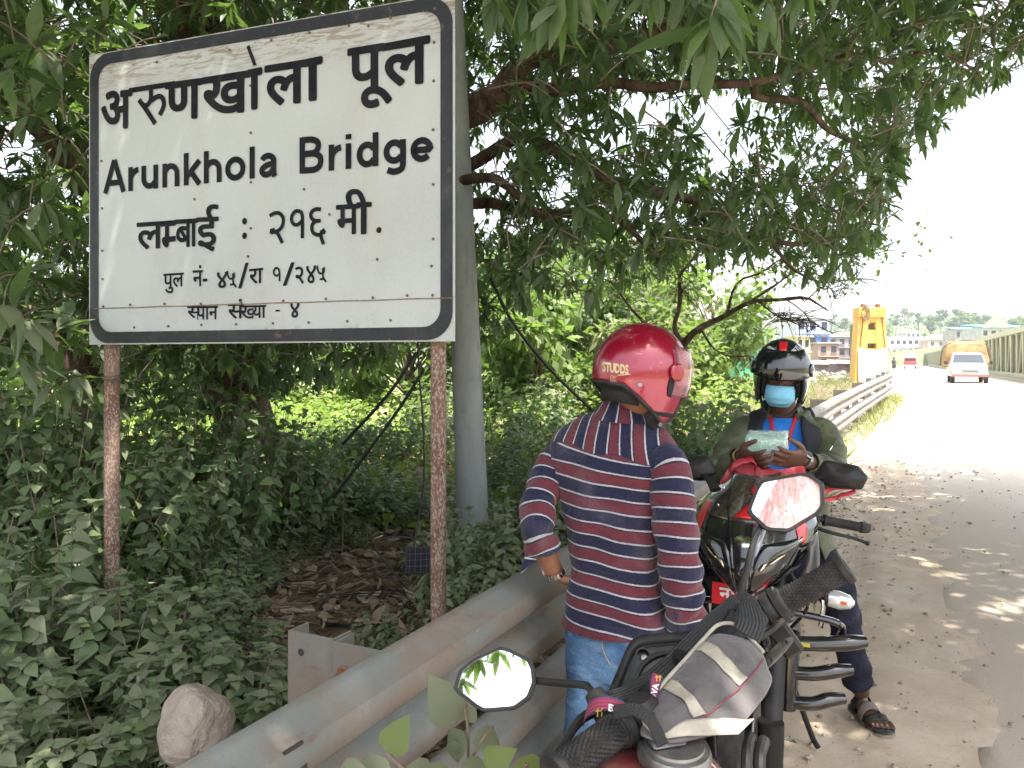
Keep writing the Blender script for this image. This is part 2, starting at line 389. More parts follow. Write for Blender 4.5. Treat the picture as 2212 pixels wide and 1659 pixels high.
def beam(z0):
    g = MB(); ys = list(np.arange(RA, 7, .35))+list(np.arange(7, RB+.01, 1.4))
    G = []
    for y in ys:
        base = rb_(y)
        zz = float(ramp(y))+z0+.18*smooth01((y-9)/14)
        G.append([base+N_*(d-.04+.006*math.sin(y*1.7)) + np.array([0, 0, zz+h]) for h, d in W])
    g.grid(G)
    for y in np.arange(RA+.9, RB, 1.43):               # slots and lap bolts
        base = rb_(y)+np.array([0, 0, float(ramp(y))+z0+.18*smooth01((y-9)/14)])
        Mx = np.array([E_, N_, (0, 0, 1)]).T
        for hh, dd in ((.225, .043), (.085, .044), (.262, .033), (.05, .033)):
            g.box(base+N_*dd+np.array([0, 0, hh]), (.05, .003, .016), Mx, 2)
        g.lathe([(.018, -.004), (.018, .006), (.008, .012)], base+N_*-.022+np.array([0, 0, .155]), N_, 8, 1)
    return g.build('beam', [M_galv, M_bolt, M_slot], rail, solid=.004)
beam(.535); beam(.165)
def rail_post(y, detail):
    base = rb_(y)+np.array([0, 0, float(ramp(y))]); dz = .18*float(smooth01((y-9)/14))
    g = MB(); Mx = np.array([N_, E_, (0, 0, 1)]).T; t = .006
    c = base+N_*-.285; z0, z1 = -.5, .84+dz
    g.box(c+E_*0+np.array([0, 0, (z0+z1)/2]), (.15, t, z1-z0), Mx)
    for k in (-1, 1): g.box(c+N_*k*.072+E_*.037+np.array([0, 0, (z0+z1)/2]), (t, .068, z1-z0-.002), Mx)
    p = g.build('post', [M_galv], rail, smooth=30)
    g = MB(); c = base+N_*-.125
    g.box(c+E_*-.012+np.array([0, 0, .64+dz]), (.15, t, .40), Mx)
    for k in (-1, 1): g.box(c+N_*k*.072+E_*.028+np.array([0, 0, .64+dz]), (t, .07, .398), Mx)
    g.build('spacer', [M_galv], p, smooth=30)
    if detail:
        g = MB(); q = base+N_*-.165+E_*-.016+np.array([0, 0, .765])
        g.lathe([(.021, 0), (.021, -.004), (.014, -.005), (.014, -.014), (.008, -.015), (.008, -.030), (.004, -.031)], q, E_, 12, up=(0, 0, 1)); g.build('bolt', [M_bolt], p, smooth=30)
        g = MB(); g.lathe([(.010, -.0045), (.0, -.0047)], base+N_*-.315+np.array([0, 0, .79]), E_, 14); g.build('bolt_hole', [M_slot], p)
k = 0
while 1.87+2.87*k < 29.4: rail_post(1.87+2.87*k, k == 0); k += 1

# bridge
BY0, BY1, BS0, BS1 = 43.0, 285.0, .2, 8.35
n = NT('pale green paint'); st = n.noise(1.2, 6, .65, n.scaled(n.coord(), 1, 1, .25))
n.set(col=n.mix(n.ramp(st, .4, .7), (.36, .38, .25), (.42, .40, .28)), rough=.6); M_tr = n.mat
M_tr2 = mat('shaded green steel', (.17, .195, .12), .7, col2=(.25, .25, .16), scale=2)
M_yel = mat('yellow paint', (.66, .38, .07), .55, col2=(.58, .34, .10), scale=1.5, bump=None)
M_rust = mat('rusty knob', (.16, .07, .04), .8)
M_cable = mat('old cable', (.12, .085, .06), .8)
M_cloth = mat('white banner cloth', (.8, .8, .8), .8)
M_void = mat('dark opening', (.06, .055, .05), .9)
def bp(y, s, z): return np.array([xr(y), y, 0.])+N_*s+np.array([0, 0, z+.3])
Mb = np.array([E_, N_, (0, 0, 1)]).T
def truss(label, s, y0, inner):
    t = thing('bridge_truss', label, 'bridge truss', bp(y0, s, 0), 'side trusses of the bridge')
    Hh = 3.5
    def rod(name, ya, yb, s_, za, zb, d, m):
        g = MB(); a, b = bp(ya, s_, za), bp(yb, s_, zb); L = np.linalg.norm(b-a); e = (b-a)/L; f = nrm(np.cross(N_, e)); g.box((a+b)/2, (L, d[0], d[1]), np.array([e, N_, f]).T); g.build(name, m, t, smooth=0)
    rod('top_chord', y0, BY1, s, Hh-.2, Hh-.2, (.45, .4), M_tr); rod('bottom_chord', y0, BY1, s, .22, .22, (.4, .44), M_tr)
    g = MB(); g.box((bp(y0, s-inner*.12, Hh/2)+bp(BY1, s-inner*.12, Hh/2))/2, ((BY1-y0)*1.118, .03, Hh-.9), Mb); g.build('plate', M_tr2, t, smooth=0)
    ys = np.arange(y0+.6, BY1, 2.6)
    for i, y in enumerate(ys):
        g = MB(); g.box(bp(y, s+inner*.1, Hh/2), (.34, .10, Hh-.84), Mb); g.box(bp(y, s+inner*.03, Hh/2), (.07, .24, Hh-.84), Mb)
        if i % 2 == 0:                                  # leaning stiffener in every other bay
            a, b = bp(y+.2, s+inner*.02, .46), bp(y+1.25, s+inner*.02, Hh-.44); L = np.linalg.norm(b-a); e = (b-a)/L
            g.box((a+b)/2, (L, .06, .2), np.array([e, N_, nrm(np.cross(N_, e))]).T)
            a, b = bp(y+2.4, s+inner*.02, .46), bp(y+1.35, s+inner*.02, Hh-.44); e = nrm(b-a); g.box((a+b)/2, (L, .06, .2), np.array([e, N_, nrm(np.cross(N_, e))]).T)
        g.box(bp(y, s+inner*.14, Hh-.05), (.5, .3, .06), Mb)
        g.build('upright', M_tr, t, smooth=0)
truss('tall pale green steel truss along the right side of the bridge', BS1, 36, -1)
truss('green steel truss on the left side of the bridge behind the yellow portal', BS0-.35, BY0+1.2, 1)
pt = thing('bridge_portal', 'tall yellow steel end portal of the bridge behind the guardrail', 'bridge portal', bp(BY0, BS0-.35, 0))
def pp(a, z, d=0): return bp(BY0, BS0-.35, z)+np.array([a, d, 0])
PW0, PW1, PH = .98, .70, 4.25
def pw(z): return PW0+(PW1-PW0)*z/PH
for sd in (-1, 1):
    g = MB(); G = []
    for z in (0, PH-.55):
        x0, x1 = sd*pw(z), sd*(pw(z)-.64+.12*z/PH); G.append([pp(x0, z, 0), pp(x1, z, 0), pp(x1, z, .7), pp(x0, z, .7)])
    g.loft(G)
    for z in np.arange(.3, PH-.6, .5): g.lathe([(.045, 0), (.03, .03), (0, .035)], pp(sd*(pw(z)-.1), z, 0), (0, -1, 0), 6)
    g.build('leg', M_yel, pt, smooth=20)
for z0, z1 in ((0, 1.95), (2.25, 3.0), (3.42, 3.72)):
    g = MB(); g.box(pp(0, (z0+z1)/2, .10), (2*pw(z1)-.96, .12, z1-z0)); 
    for a in (-.2, .2): g.lathe([(.045, 0), (.03, .03), (0, .035)], pp(a, z1-.15, .04), (0, -1, 0), 6)
    g.build('cross_plate', M_yel, pt, smooth=20)
g = MB(); g.box(pp(0, PH-.27, .3), (1.52, .85, .54))
for a in (.3, .5):
    for z in (PH-.15, PH-.4): g.lathe([(.07, 0), (.05, .05), (0, .06)], pp(a, z, -.12), (0, -1, 0), 6)
g.build('top_beam', M_yel, pt, smooth=20)
for a in (-.42, .42): g = MB(); g.box(pp(a, PH+.11, .2), (.2, .25, .22), bev=.03); g.build('knob', M_rust, pt)
g = MB(); g.tube([pp(-.42, PH+.15, .2), pp(.42, PH+.15, .2)], .03, 6); g.build('top_rod', M_rust, pt)
for a in (-.62, .66): g = MB(); g.tube([pp(a*1.25, .3, -.03), pp(a*1.1, 2, -.05), pp(a*.8, PH-.5, -.05)], .025, 5); g.build('conduit', M_rust, pt)
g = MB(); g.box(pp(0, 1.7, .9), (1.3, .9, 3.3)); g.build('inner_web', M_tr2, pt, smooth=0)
g = MB()
for i in range(5):
    r = .22+.05*i; th = np.linspace(0, 6.28, 14); g.tube([pp(-.55+r*.55*math.cos(a)+.02*i, PH-.35+r*math.sin(a), -.2-.02*i) for a in th], .022, 4, caps=False)
tag(g.build('cable_coil', M_cable), 'brown coil of old cable hung on the top of the yellow portal', 'cable coil')
g = MB(); G = []
for i in range(13):
    z = 1.95*i/12; row = []
    for j in range(15):
        a = (j/14-.5)*1.62; top = 1.85+.28*(2*j/14-1)**2*.6; zz = .05+(top-.05)*i/12; row.append(pp(a, zz, -.09-.04*math.sin(j*1.3)*math.sin(i*.5)))
    G.append(row)
g.grid(G); tag(g.build('banner', M_cloth, smooth=180, solid=.01), 'white cloth banner tied across the yellow bridge portal', 'banner')
g = MB(); g.box((bp(BY0-6, BS1-.75, .06)+bp(BY1, BS1-.75, .06))/2, ((BY1-BY0+6)*1.118, .3, .2), Mb); tag(g.build('kerb', mat('kerb concrete', (.42, .38, .33), .9, col2=(.33, .28, .24), scale=3), smooth=0), kind='structure')
# ================================================================ the bridge sign, the concrete pole
SR, SL = at(982, 0, 3.0), at(192, 0, 3.62)
sr = np.array([SR[0], 3.0, 0]); sl_ = np.array([SL[0], 3.62, 0])
SU = nrm(sr-sl_); SN = np.cross(SU, (0, 0, 1))           # along the board, out of its face
SWd = float(np.linalg.norm(sr-sl_)); z_bot = .5*(at(982, 738, 3.0)[2]+at(192, 744, 3.62)[2]); z_top = .5*(at(982, -18, 3.0)[2]+at(192, 119, 3.62)[2]); SH = z_top-z_bot
def sp(a, b, d=0.0): return sl_+SU*a+np.array([0, 0, z_bot+b])+SN*d   # board coordinates, metres
_O = sl_+np.array([0, 0, z_bot])
def uv2s(u, v):                                          # where a view ray meets the board
    d = np.array([(u-1106)/1661, 1, -(v-780)/1661]); o = np.array([0, 0, H]); t = np.dot(_O-o, SN)/np.dot(d, SN); q = o+d*t-_O
    return np.dot(q, SU), q[2]
sign = thing('bridge_sign', 'large white road sign with a black border naming the bridge, on two rusty posts', 'road sign', (float((sl_+SU*SWd/2)[0]), float((sl_+SU*SWd/2)[1]), 0))
Ms = np.array([SU, SN, (0, 0, 1)]).T
n = NT('white sheeting')
co = n.coord(); g1 = n.noise(3, 6, .65, n.scaled(co, 1, 1, .35)); fine = n.noise(40, 5, .7); big = n.noise(1.3, 3)
c = n.mix(n.ramp(big, .35, .7), (.43, .46, .445), (.37, .39, .375))
hx = n.voro(72, n.scaled(co, 1, 1, 1.0)); c = n.mix(n.math('MULTIPLY', n.ramp(hx, .1, .6), .14), c, (.54, .57, .56))
c = n.mix(n.math('MULTIPLY', n.ramp(g1, .48, .75), .45), c, (.36, .32, .26))
c = n.mix(n.math('MULTIPLY', n.ramp(fine, .64, .76), .55), c, (.25, .18, .12))
# rubbed and scratched band along the top edge, dirty bottom corners
sep = n.new('SeparateXYZ'); n.L.new(co, sep.inputs[0])
topm = n.ramp(sep.outputs[2], z_top-.26, z_top-.05)
scr = n.noise(9, 6, .7, n.scaled(co, .8, .8, 5), 1.5); c = n.mix(n.math('MULTIPLY', n.math('MULTIPLY', n.ramp(scr, .46, .60), topm), .9), c, (.22, .17, .12))
botm = n.ramp(sep.outputs[2], z_bot+.2, z_bot+.03); c = n.mix(n.math('MULTIPLY', n.math('MULTIPLY', n.ramp(n.noise(7, 6, .7), .56, .7), botm), .8), c, (.27, .21, .15))
n.set(col=c, rough=.45, spec=.4); n.bump(n.noise(14, 3), .05, .01); M_sheet = n.mat
M_black = mat('sign black', (.006, .007, .010), .7, col2=(.014, .014, .017), scale=12, spec=.2)
n = NT('sign border'); co = n.coord(); c = n.mix(n.ramp(n.noise(6, 6, .7), .45, .75), (.010, .012, .017), (.035, .035, .036)); c = n.mix(n.math('MULTIPLY', n.ramp(n.noise(25, 5, .7), .58, .72), .6), c, (.17, .11, .07)); n.set(col=c, rough=.55); M_border = n.mat
M_rustline = mat('rust line', (.20, .10, .05), .9, col2=(.32, .20, .12), scale=50)
M_back = mat('sheet metal back', (.3, .3, .3), .5, .4, col2=(.2, .15, .11), scale=6)
n = NT('rusty post'); sp1 = n.noise(120, 5, .75, n.scaled(n.coord(), 1, 1, .55)); c = n.mix(n.ramp(n.noise(5, 4), .3, .7), (.13, .060, .034), (.20, .115, .075)); c = n.mix(n.math('MULTIPLY', n.ramp(sp1, .47, .60), .9), c, (.36, .30, .255)); n.set(col=c, rough=.85); n.bump(sp1, .4, .003); M_rpost = n.mat
g = MB(); g.box(sp(SWd/2, SH/2, -.004), (SWd, .004, SH), Ms); pan = g.build('panel', [M_sheet], sign, smooth=0)
g = MB(); g.box(sp(SWd/2, SH/2, -.009), (SWd-.02, .004, SH-.02), Ms)
for b in (.12, SH/2, SH-.12): g.box(sp(SWd/2, b, -.03), (SWd-.1, .036, .04), Ms)
g.build('backing', [M_back], sign, smooth=0)
def rrect(w, h, r, n_=8):
    out = []
    for cx, cy, a0 in ((w-r, h-r, 0), (r, h-r, 90), (r, r, 180), (w-r, r, 270)):
        for k in range(n_+1): a = R(a0+90*k/n_); out.append((cx+r*math.cos(a), cy+r*math.sin(a)))
    return out
bw = .052; o1 = [(a+.008, b+.006) for a, b in rrect(SWd-.016, SH-.012, .11)]; o2 = [(a+.008+bw, b+.006+bw) for a, b in rrect(SWd-.016-2*bw, SH-.012-2*bw, .075)]
g = MB(); m_ = len(o1); g.add([sp(a, b, .0012) for a, b in o1]+[sp(a, b, .0012) for a, b in o2], [(i, (i+1) % m_, m_+(i+1) % m_, m_+i) for i in range(m_)]); g.build('border', [M_border], sign, smooth=0)
LET = MB()
def put(txt, quad, bold=0.0, cut=None, mb=LET, d=.0018, fit=True):
    """letters stretched so that their box fills the board box (u0, v0)-(u1, v1): left edge, right edge given as picture points"""
    V, F = letters(txt, 1.0, bold, cut=cut)
    (uL, vLt, vLb), (uR, vRt, vRb) = quad
    aL = uv2s(uL, (vLt+vLb)/2)[0]; aR = uv2s(uR, (vRt+vRb)/2)[0]
    tL, bL, tR, bR = uv2s(uL, vLt)[1], uv2s(uL, vLb)[1], uv2s(uR, vRt)[1], uv2s(uR, vRb)[1]
    x0, x1, y0, y1 = V[:, 0].min(), V[:, 0].max(), V[:, 1].min(), V[:, 1].max()
    s = (V[:, 0]-x0)/(x1-x0); q = (V[:, 1]-y0)/(y1-y0)
    a = aL+(aR-aL)*s; b = (bL+(bR-bL)*s)*(1-q)+(tL+(tR-tL)*s)*q
    mb.add([sp(i, j, d+k) for i, j, k in zip(a, b, V[:, 2])], F)

def zz(x, y): return (200+x*1040/1917)*.8641, y*900/1659*.8641
_sk = [0]
def strokes(lines, w, fmap, mb, res=22):
    """brush strokes of width w (board metres) along smooth lines; fmap turns (x, y) into board coordinates"""
    for L in lines:
        P = np.array([fmap(*q) for q in L]); P = catmull(np.c_[P, np.zeros(len(P))], 2 if len(P) == 2 else res)[:, :2]
        T = np.gradient(P, axis=0); T /= np.maximum(np.linalg.norm(T, axis=1)[:, None], 1e-9); Nn = np.c_[-T[:, 1], T[:, 0]]*w/2
        _sk[0] += 1; d = .0018+1.2e-5*(_sk[0] % 40)
        A = [sp(*(p+q), d) for p, q in zip(P, Nn)]; B = [sp(*(p-q), d) for p, q in zip(P, Nn)]; k = len(A)
        mb.add(A+B, [(i, i+1, k+i+1, k+i) for i in range(k-1)])
def zA(x, y): return uv2s((310+x/10.05)*.8641, (180+y/10.05)*.8641)
def zB(x, y): return uv2s((640+x/10.05)*.8641, (490+y/10.05)*.8641)
def zC(x, y): return uv2s((380+x/4.608)*.8641, (640+y/4.608)*.8641)
def arc(cx, cy, rx, ry, a0, a1, n_=9): return [(cx+rx*math.cos(R(a)), cy+ry*math.sin(R(a))) for a in np.linspace(a0, a1, n_)]
V_, Xh = .07, .53
GL = {'A': (.72, [[(.08, 0), (.36, .72)], [(.64, 0), (.36, .72)], [(.18, .22), (.54, .22)]]),
 'r': (.39, [[(.13, 0), (.13, Xh)], arc(.38, .22, .25, .24, 180, 95, 6)]),
 'u': (.61, [[(.13, Xh)]+arc(.30, .24, .17, .17, 180, 330, 7), [(.48, 0), (.48, Xh)]]),
 'n': (.61, [[(.13, 0), (.13, Xh)], arc(.305, .29, .175, .175, 160, 0, 7)+[(.48, 0)]]),
 'h': (.61, [[(.13, 0), (.13, .72)], arc(.305, .29, .175, .175, 160, 0, 7)+[(.48, 0)]]),
 'k': (.56, [[(.13, 0), (.13, .72)], [(.16, .2), (.50, Xh)], [(.26, .30), (.50, 0)]]),
 'o': (.61, [arc(.305, .265, .205, .205, 0, 365, 17)]), 'l': (.28, [[(.14, 0), (.14, .72)]]),
 'a': (.56, [arc(.27, .36, .15, .12, 165, 0, 7)+[(.42, .1), (.45, .0)], [(.42, .30), (.25, .27), (.13, .20), (.12, .12), (.20, .06), (.32, .08), (.42, .18)]]),
 'B': (.72, [[(.15, 0), (.15, .72)], [(.15, .66), (.38, .66), (.52, .60), (.53, .48), (.42, .39), (.15, .38)], [(.15, .38), (.42, .38), (.58, .30), (.58, .15), (.46, .06), (.15, .06)]]),
 'i': (.28, [[(.14, 0), (.14, Xh)], [(.14, .61), (.14, .72)]]),
 'd': (.61, [[(.48, 0), (.48, .72)], arc(.29, .265, .175, .205, 30, 330, 13)]),
 'g': (.61, [[(.48, Xh), (.48, -.02), (.42, -.13), (.28, -.16), (.14, -.11)], arc(.29, .275, .175, .195, 30, 330, 13)]),
 'e': (.56, [[(.10, .26), (.47, .26)]+arc(.285, .265, .185, .205, 8, 318, 13)])}
def latin(txt, x0, y0t, y0b, x1, y1t, y1b):
    W_ = sum(GL[c][0] for c in txt)-.12; x = -.06; tl, bl, tr_, br = [uv2s(*zz(*q)) for q in ((x0, y0t), (x0, y0b), (x1, y1t), (x1, y1b))]
    sc_ = (tl[1]-bl[1])/.72
    def fm(a, b):
        s = a/W_; q = b/.72; ax = bl[0]+(br[0]-bl[0])*s; return ax, (bl[1]+(br[1]-bl[1])*s)*(1-q)+(tl[1]+(tr_[1]-tl[1])*s)*q
    for c in txt:
        w, L = GL[c]; strokes(L, sc_*.125, lambda a, b, x=x: fm(a+x, b), LET); x += w
strokes([[(680, 400), (680, 650), (630, 790), (540, 850), (450, 790), (380, 700)], [(380, 700), (570, 960), (790, 1300)], [(690, 720), (820, 630), (930, 620), (1000, 720), (995, 880), (900, 1085)], [(130, 470), (1290, 290)]], .0235, zA, LET)
# z1 view: crop (200,0,1040,900) of the 2560 picture shown at 1917 px
def word(txt, x0, y0t, y0b, x1, y1t, y1b, bold=.02, cut=None):
    a, b, c_, d_ = zz(x0, y0t), zz(x0, y0b), zz(x1, y1t), zz(x1, y1b); put(txt, ((a[0], a[1], b[1]), (c_[0], c_[1], d_[1])), bold, cut, LET)
word('अ', 98, 425, 598, 242, 408, 592, .026); word('ण', 392, 382, 558, 566, 358, 545, .026)
word('ख', 560, 358, 536, 785, 322, 516, .026); word('ा', 770, 322, 510, 842, 308, 502, .03)
word('ल', 850, 304, 492, 1046, 272, 478, .026); word('ा', 1030, 275, 470, 1120, 256, 462, .03)
word('पू', 1232, 225, 510, 1440, 190, 490, .024); word('ल', 1392, 202, 405, 1616, 160, 388, .026)
g1_ = [zz(768, 216), zz(782, 208), zz(815, 300), zz(800, 305)]           # the slanted o-matra above
LET.add([sp(*uv2s(*q), .0019) for q in g1_], [(0, 1, 2, 3)])
LET.build('lettering', [M_black], pan, smooth=0); LET = MB()
latin('Arunkhola', 114, 742, 893, 908, 665, 812)
latin('Bridge', 1008, 634, 802, 1622, 592, 740)
LET.build('lettering', [M_black], pan, smooth=0); LET = MB()
word('ल', 262, 1027, 1152, 388, 1018, 1146, .018)
word('म', 372, 1019, 1144, 442, 1014, 1136, .018, cut=.40); word('ब', 438, 1012, 1142, 520, 1008, 1137, .018); word('ा', 505, 1009, 1137, 545, 1005, 1135, .022); word('ई', 535, 945, 1162, 640, 940, 1158, .016)
word(':', 748, 1005, 1103, 770, 1003, 1101, .02)
strokes([[(350, 505), (450, 440), (580, 430), (680, 530), (690, 660), (640, 800), (540, 890)], [(530, 900), (670, 1180)], [(1170, 1060), (1170, 500), (1120, 400), (1040, 375), (960, 410), (900, 530), (910, 650), (970, 720), (1060, 720), (1150, 640)], [(1635, 340), (1530, 330), (1420, 380), (1380, 480), (1420, 580), (1510, 625), (1630, 620)], [(1520, 625), (1430, 700), (1410, 820), (1450, 930), (1560, 980), (1640, 960)], [(1630, 980), (1660, 1100), (1705, 1210)]], .0165, zB, LET)
strokes([[(380, 900), (480, 870)], [(1670, 950), (1685, 870)]], .026, zB, LET); strokes([[(352, 885), (540, 905)], [(1630, 940), (1735, 850)]], .020, zB, LET)
word('म', 1180, 945, 1085, 1290, 938, 1078, .018); word('ी', 1225, 872, 1084, 1345, 868, 1078, .018); word('.', 1366, 1048, 1075, 1390, 1045, 1073, .01)
LET.build('lettering', [M_black], pan, smooth=0); LET = MB()
word('पुल', 385, 1262, 1355, 480, 1256, 1345, .014); word('नं-', 520, 1222, 1322, 588, 1220, 1316, .014)
for ox, oy in ((0, 0), (1035, -62)): strokes([[(872, 172), (875, 215), (900, 262), (945, 250), (948, 200), (940, 195)], [(935, 200), (938, 300), (972, 360)], [(900, 330), (945, 325)]], .0085, lambda x, y: zC(x+ox, y+oy), LET)
strokes([[(1472, 292), (1470, 185), (1455, 145), (1425, 138), (1405, 175), (1412, 215), (1440, 228), (1465, 205)]], .0085, zC, LET)
word('४', 632, 1256, 1330, 680, 1250, 1325, .014); word('/', 730, 1215, 1330, 778, 1210, 1325, .01); word('रा', 780, 1240, 1312, 845, 1234, 1304, .016)
word('/', 935, 1215, 1318, 990, 1208, 1312, .01); word('२४', 992, 1230, 1310, 1088, 1222, 1306, .012)
LET.build('lettering', [M_black], pan, smooth=0); LET = MB()
word('स्', 495, 1412, 1476, 545, 1411, 1474, .016, cut=.52); word('पान', 538, 1411, 1474, 636, 1409, 1472, .016)
word('सं', 682, 1378, 1470, 756, 1376, 1468, .014); word('ख', 740, 1408, 1470, 800, 1407, 1468, .014, cut=.66); word('या', 795, 1407, 1468, 858, 1405, 1464, .016)
word('-', 902, 1428, 1436, 922, 1427, 1435, .01); word('४', 970, 1398, 1466, 1012, 1396, 1462, .016)
LET.build('lettering', [M_black], pan, smooth=0)
# rivets and the rusty seam
M_riv = mat('rivet', (.13, .085, .06), .7)
for (u, v) in [(100, 742), (103, 960), (103, 1155), (105, 1286), (108, 1412), (232, 1405), (250, 1508), (390, 1400), (407, 1503), (558, 1400), (560, 1497), (742, 1392), (720, 1494), (937, 1386), (890, 1490), (1134, 1377), (1054, 1486), (1350, 1372), (1232, 1480), (1508, 1362), (1432, 1476), (1625, 1360), (1628, 598), (1628, 850), (1628, 1101), (1630, 373), (1632, 195), (1635, 40), (1432, 82), (1330, 120), (1240, 120), (1058, 152), (882, 186), (690, 230), (355, 286), (788, 612), (786, 395), (788, 840), (788, 1052), (528, 918), (1150, 988), (1033, 872), (1370, 1195), (1620, 1226), (775, 1182)]:
    a, b = uv2s(*zz(u, v)); RIV = MB(); RIV.lathe([(.006, 0), (.0055, .003), (.0, .004)], sp(a, b, .001), SN, 8); RIV.build('rivet', [M_riv], pan)
a0, b0 = uv2s(*zz(70, 1422)); a1, b1 = uv2s(*zz(1722, 1372))
g = MB(); pts = [sp(a0+(a1-a0)*t, b0+(b1-b0)*t+.0008*math.sin(t*37), .002) for t in np.linspace(0, 1, 40)]; g.tube(pts, .0020, 5); g.build('seam', [M_rustline], pan)
def spost(u0, u1, y, zt, zb):
    x = ((u0+u1)/2-1106)/1661*y
    g = MB(); r = (u1-u0)/2/1661*y; th = np.linspace(0, 1, 12); g.tube([(x, y, zb+(zt-zb)*t) for t in th], r, 16)
    return g.build('post', [M_rpost], sign), (x, y)
spost(930, 964, 3.085, z_top-.1, -.4); pl, (px_, py_) = spost(226, 257, 3.64, z_top-.1, -.5)
g = MB()
for k, (rz, dz) in enumerate(((.04, 0), (.042, .012), (.04, .02))): g.tube([(px_+rz*math.cos(a), py_+rz*math.sin(a), at(0, 822, 3.64)[2]+dz+.006*math.sin(a*2+k)) for a in np.linspace(0, 6.4, 18)], .0035, 5)
g.tube([(px_+.03, py_-.04, at(0, 822, 3.64)[2]), (px_+.075, py_-.05, at(0, 832, 3.64)[2]), (px_+.085, py_-.05, at(0, 845, 3.64)[2])], .003, 5, res=8)
g.build('wire_tie', [M_cable], pl)

# concrete utility pole
n = NT('concrete'); c = n.mix(n.ramp(n.noise(2.5, 7, .65, n.scaled(n.coord(), 1, 1, .3)), .35, .7), (.245, .26, .25), (.33, .335, .315)); c = n.mix(n.math('MULTIPLY', n.ramp(n.noise(14, 5, .7), .55, .75), .45), c, (.16, .16, .15)); c = n.mix(n.math('MULTIPLY', n.ramp(n.noise(5, 7, .75, n.scaled(n.coord(), 1.5, 1.5, .22), .8), .54, .70), .6), c, (.13, .125, .11)); c = n.mix(n.math('MULTIPLY', n.ramp(n.noise(45, 5, .8), .62, .72), .6), c, (.10, .095, .085)); n.set(col=c, rough=.85); n.bump(n.noise(35, 4), .4, .006); M_conc = n.mat
P0 = at(1021, 1110, 6.2); P1 = at(985, 250, 6.2); dr = (P1-P0)/(P1[2]-P0[2]); base = P0+dr*(-.6-P0[2])
g = MB(); zs = np.linspace(-.6, 8.5, 30); g.tube([base+dr*(z+.6) for z in zs], [.135-(z+.6)*.0075 for z in zs], 28); 
tag(g.build('utility_pole', M_conc), 'tapering grey concrete pole leaning slightly behind the right edge of the bridge sign', 'utility pole')
# ================================================================ plants
M_mango = leaf_mat('mango leaf', ((.034, .066, .027), (.062, .106, .045), (.12, .16, .08)), .30, .45, dust=.7)
M_mango_new = leaf_mat('young leaf', ((.05, .12, .02), (.09, .19, .03), (.14, .24, .04)), .4, .4)
n = NT('bark'); bk = n.noise(9, 6, .7, n.scaled(n.coord(), 1, 1, .25)); n.set(col=n.mix(n.ramp(bk, .35, .68), (.055, .036, .025), (.17, .115, .08)), rough=.95, spec=.2); n.bump(bk, .7, .03); M_bark = n.mat
M_twig = mat('grey brown twig', (.14, .105, .075), .9, col2=(.22, .18, .13), scale=14)
def wig(P, amp, n_=24, seed=1):
    X = catmull(P, n_)
    for i in range(1, len(X)-1):
        for k in range(3): X[i, k] += amp*fnoise(X[i, :3], 1.8, seed+k*7)
    return X
def limb(mb, P, n_=22, amp=.10, seed=1, sides=9):
    X = wig([np.r_[at(u, v, y), r] for u, v, y, r in P], amp, n_, seed); mb.tube(X[:, :3], np.maximum(X[:, 3], .008)*np.array([1+.12*fnoise(q[:3], 4, 3) for q in X]), sides); return X
tree = thing('mango_tree', 'large dark green mango tree spreading over the bridge sign and the road', 'tree', (-2.5, 7.3, 0))
TR = MB()
limb(TR, [(530, 1080, 7.4, .36), (520, 900, 7.3, .27), (505, 700, 7.2, .25), (480, 400, 7.1, .24), (450, 100, 7, .2), (430, -200, 7, .17), (450, -450, 6.8, .12)], sides=14)
TR.build('trunk', M_bark, tree, smooth=180)
BRL = [[(480, 330, 7.1, .2), (400, 80, 6.9, .16), (330, -80, 6.7, .13), (200, -300, 6.3, .09)],
 [(500, 620, 7.2, .18), (700, 440, 7, .16), (900, 310, 6.6, .14), (1015, 240, 6.3, .12), (1120, 150, 6.1, .085), (1250, 109, 5.9, .07), (1400, 85, 5.6, .05), (1600, 40, 5.2, .03)],
 [(960, 260, 6.5, .08), (1133, 178, 6.0, .05), (1232, 188, 5.8, .045), (1352, 172, 5.7, .042), (1467, 180, 5.6, .04), (1631, 183, 5.6, .032), (1740, 148, 5.7, .024), (1830, 125, 5.8, .016)],
 [(800, 430, 6.9, .08), (1013, 341, 6.3, .055), (1139, 308, 6.0, .05), (1248, 363, 5.8, .04), (1340, 395, 5.6, .028), (1500, 430, 5.5, .015)],
 [(850, 420, 6.7, .06), (1018, 396, 6.1, .042), (1073, 401, 6.0, .038), (1140, 432, 5.9, .026), (1200, 470, 5.9, .014)],
 [(1020, 440, 6.6, .05), (1221, 456, 6.2, .034), (1330, 472, 6.1, .03), (1385, 510, 6.1, .02), (1440, 560, 6.2, .01)],
 [(1340, 400, 6.0, .05), (1505, 450, 6.2, .034), (1571, 505, 6.3, .03), (1658, 516, 6.4, .024), (1789, 532, 6.5, .013)],
 [(1631, 183, 5.6, .03), (1800, 280, 6.2, .024), (1870, 380, 6.6, .016), (1900, 450, 6.7, .01)],
 [(1740, 148, 5.7, .022), (1950, 120, 6.0, .018), (2090, 140, 6.3, .012), (2130, 200, 6.4, .008)],
 [(500, 660, 7.2, .15), (330, 520, 6.6, .13), (190, 390, 6.2, .11), (90, 270, 5.8, .09), (-60, 150, 5.4, .06), (-200, 50, 5, .03)],
 [(1658, 516, 6.4, .02), (1700, 570, 6.4, .012), (1760, 600, 6.4, .009), (1800, 610, 6.4, .006)]]
for i, P in enumerate(BRL):
    g = MB(); limb(g, P, 26, .12, i+3); g.build('branch', M_bark, tree, smooth=180)
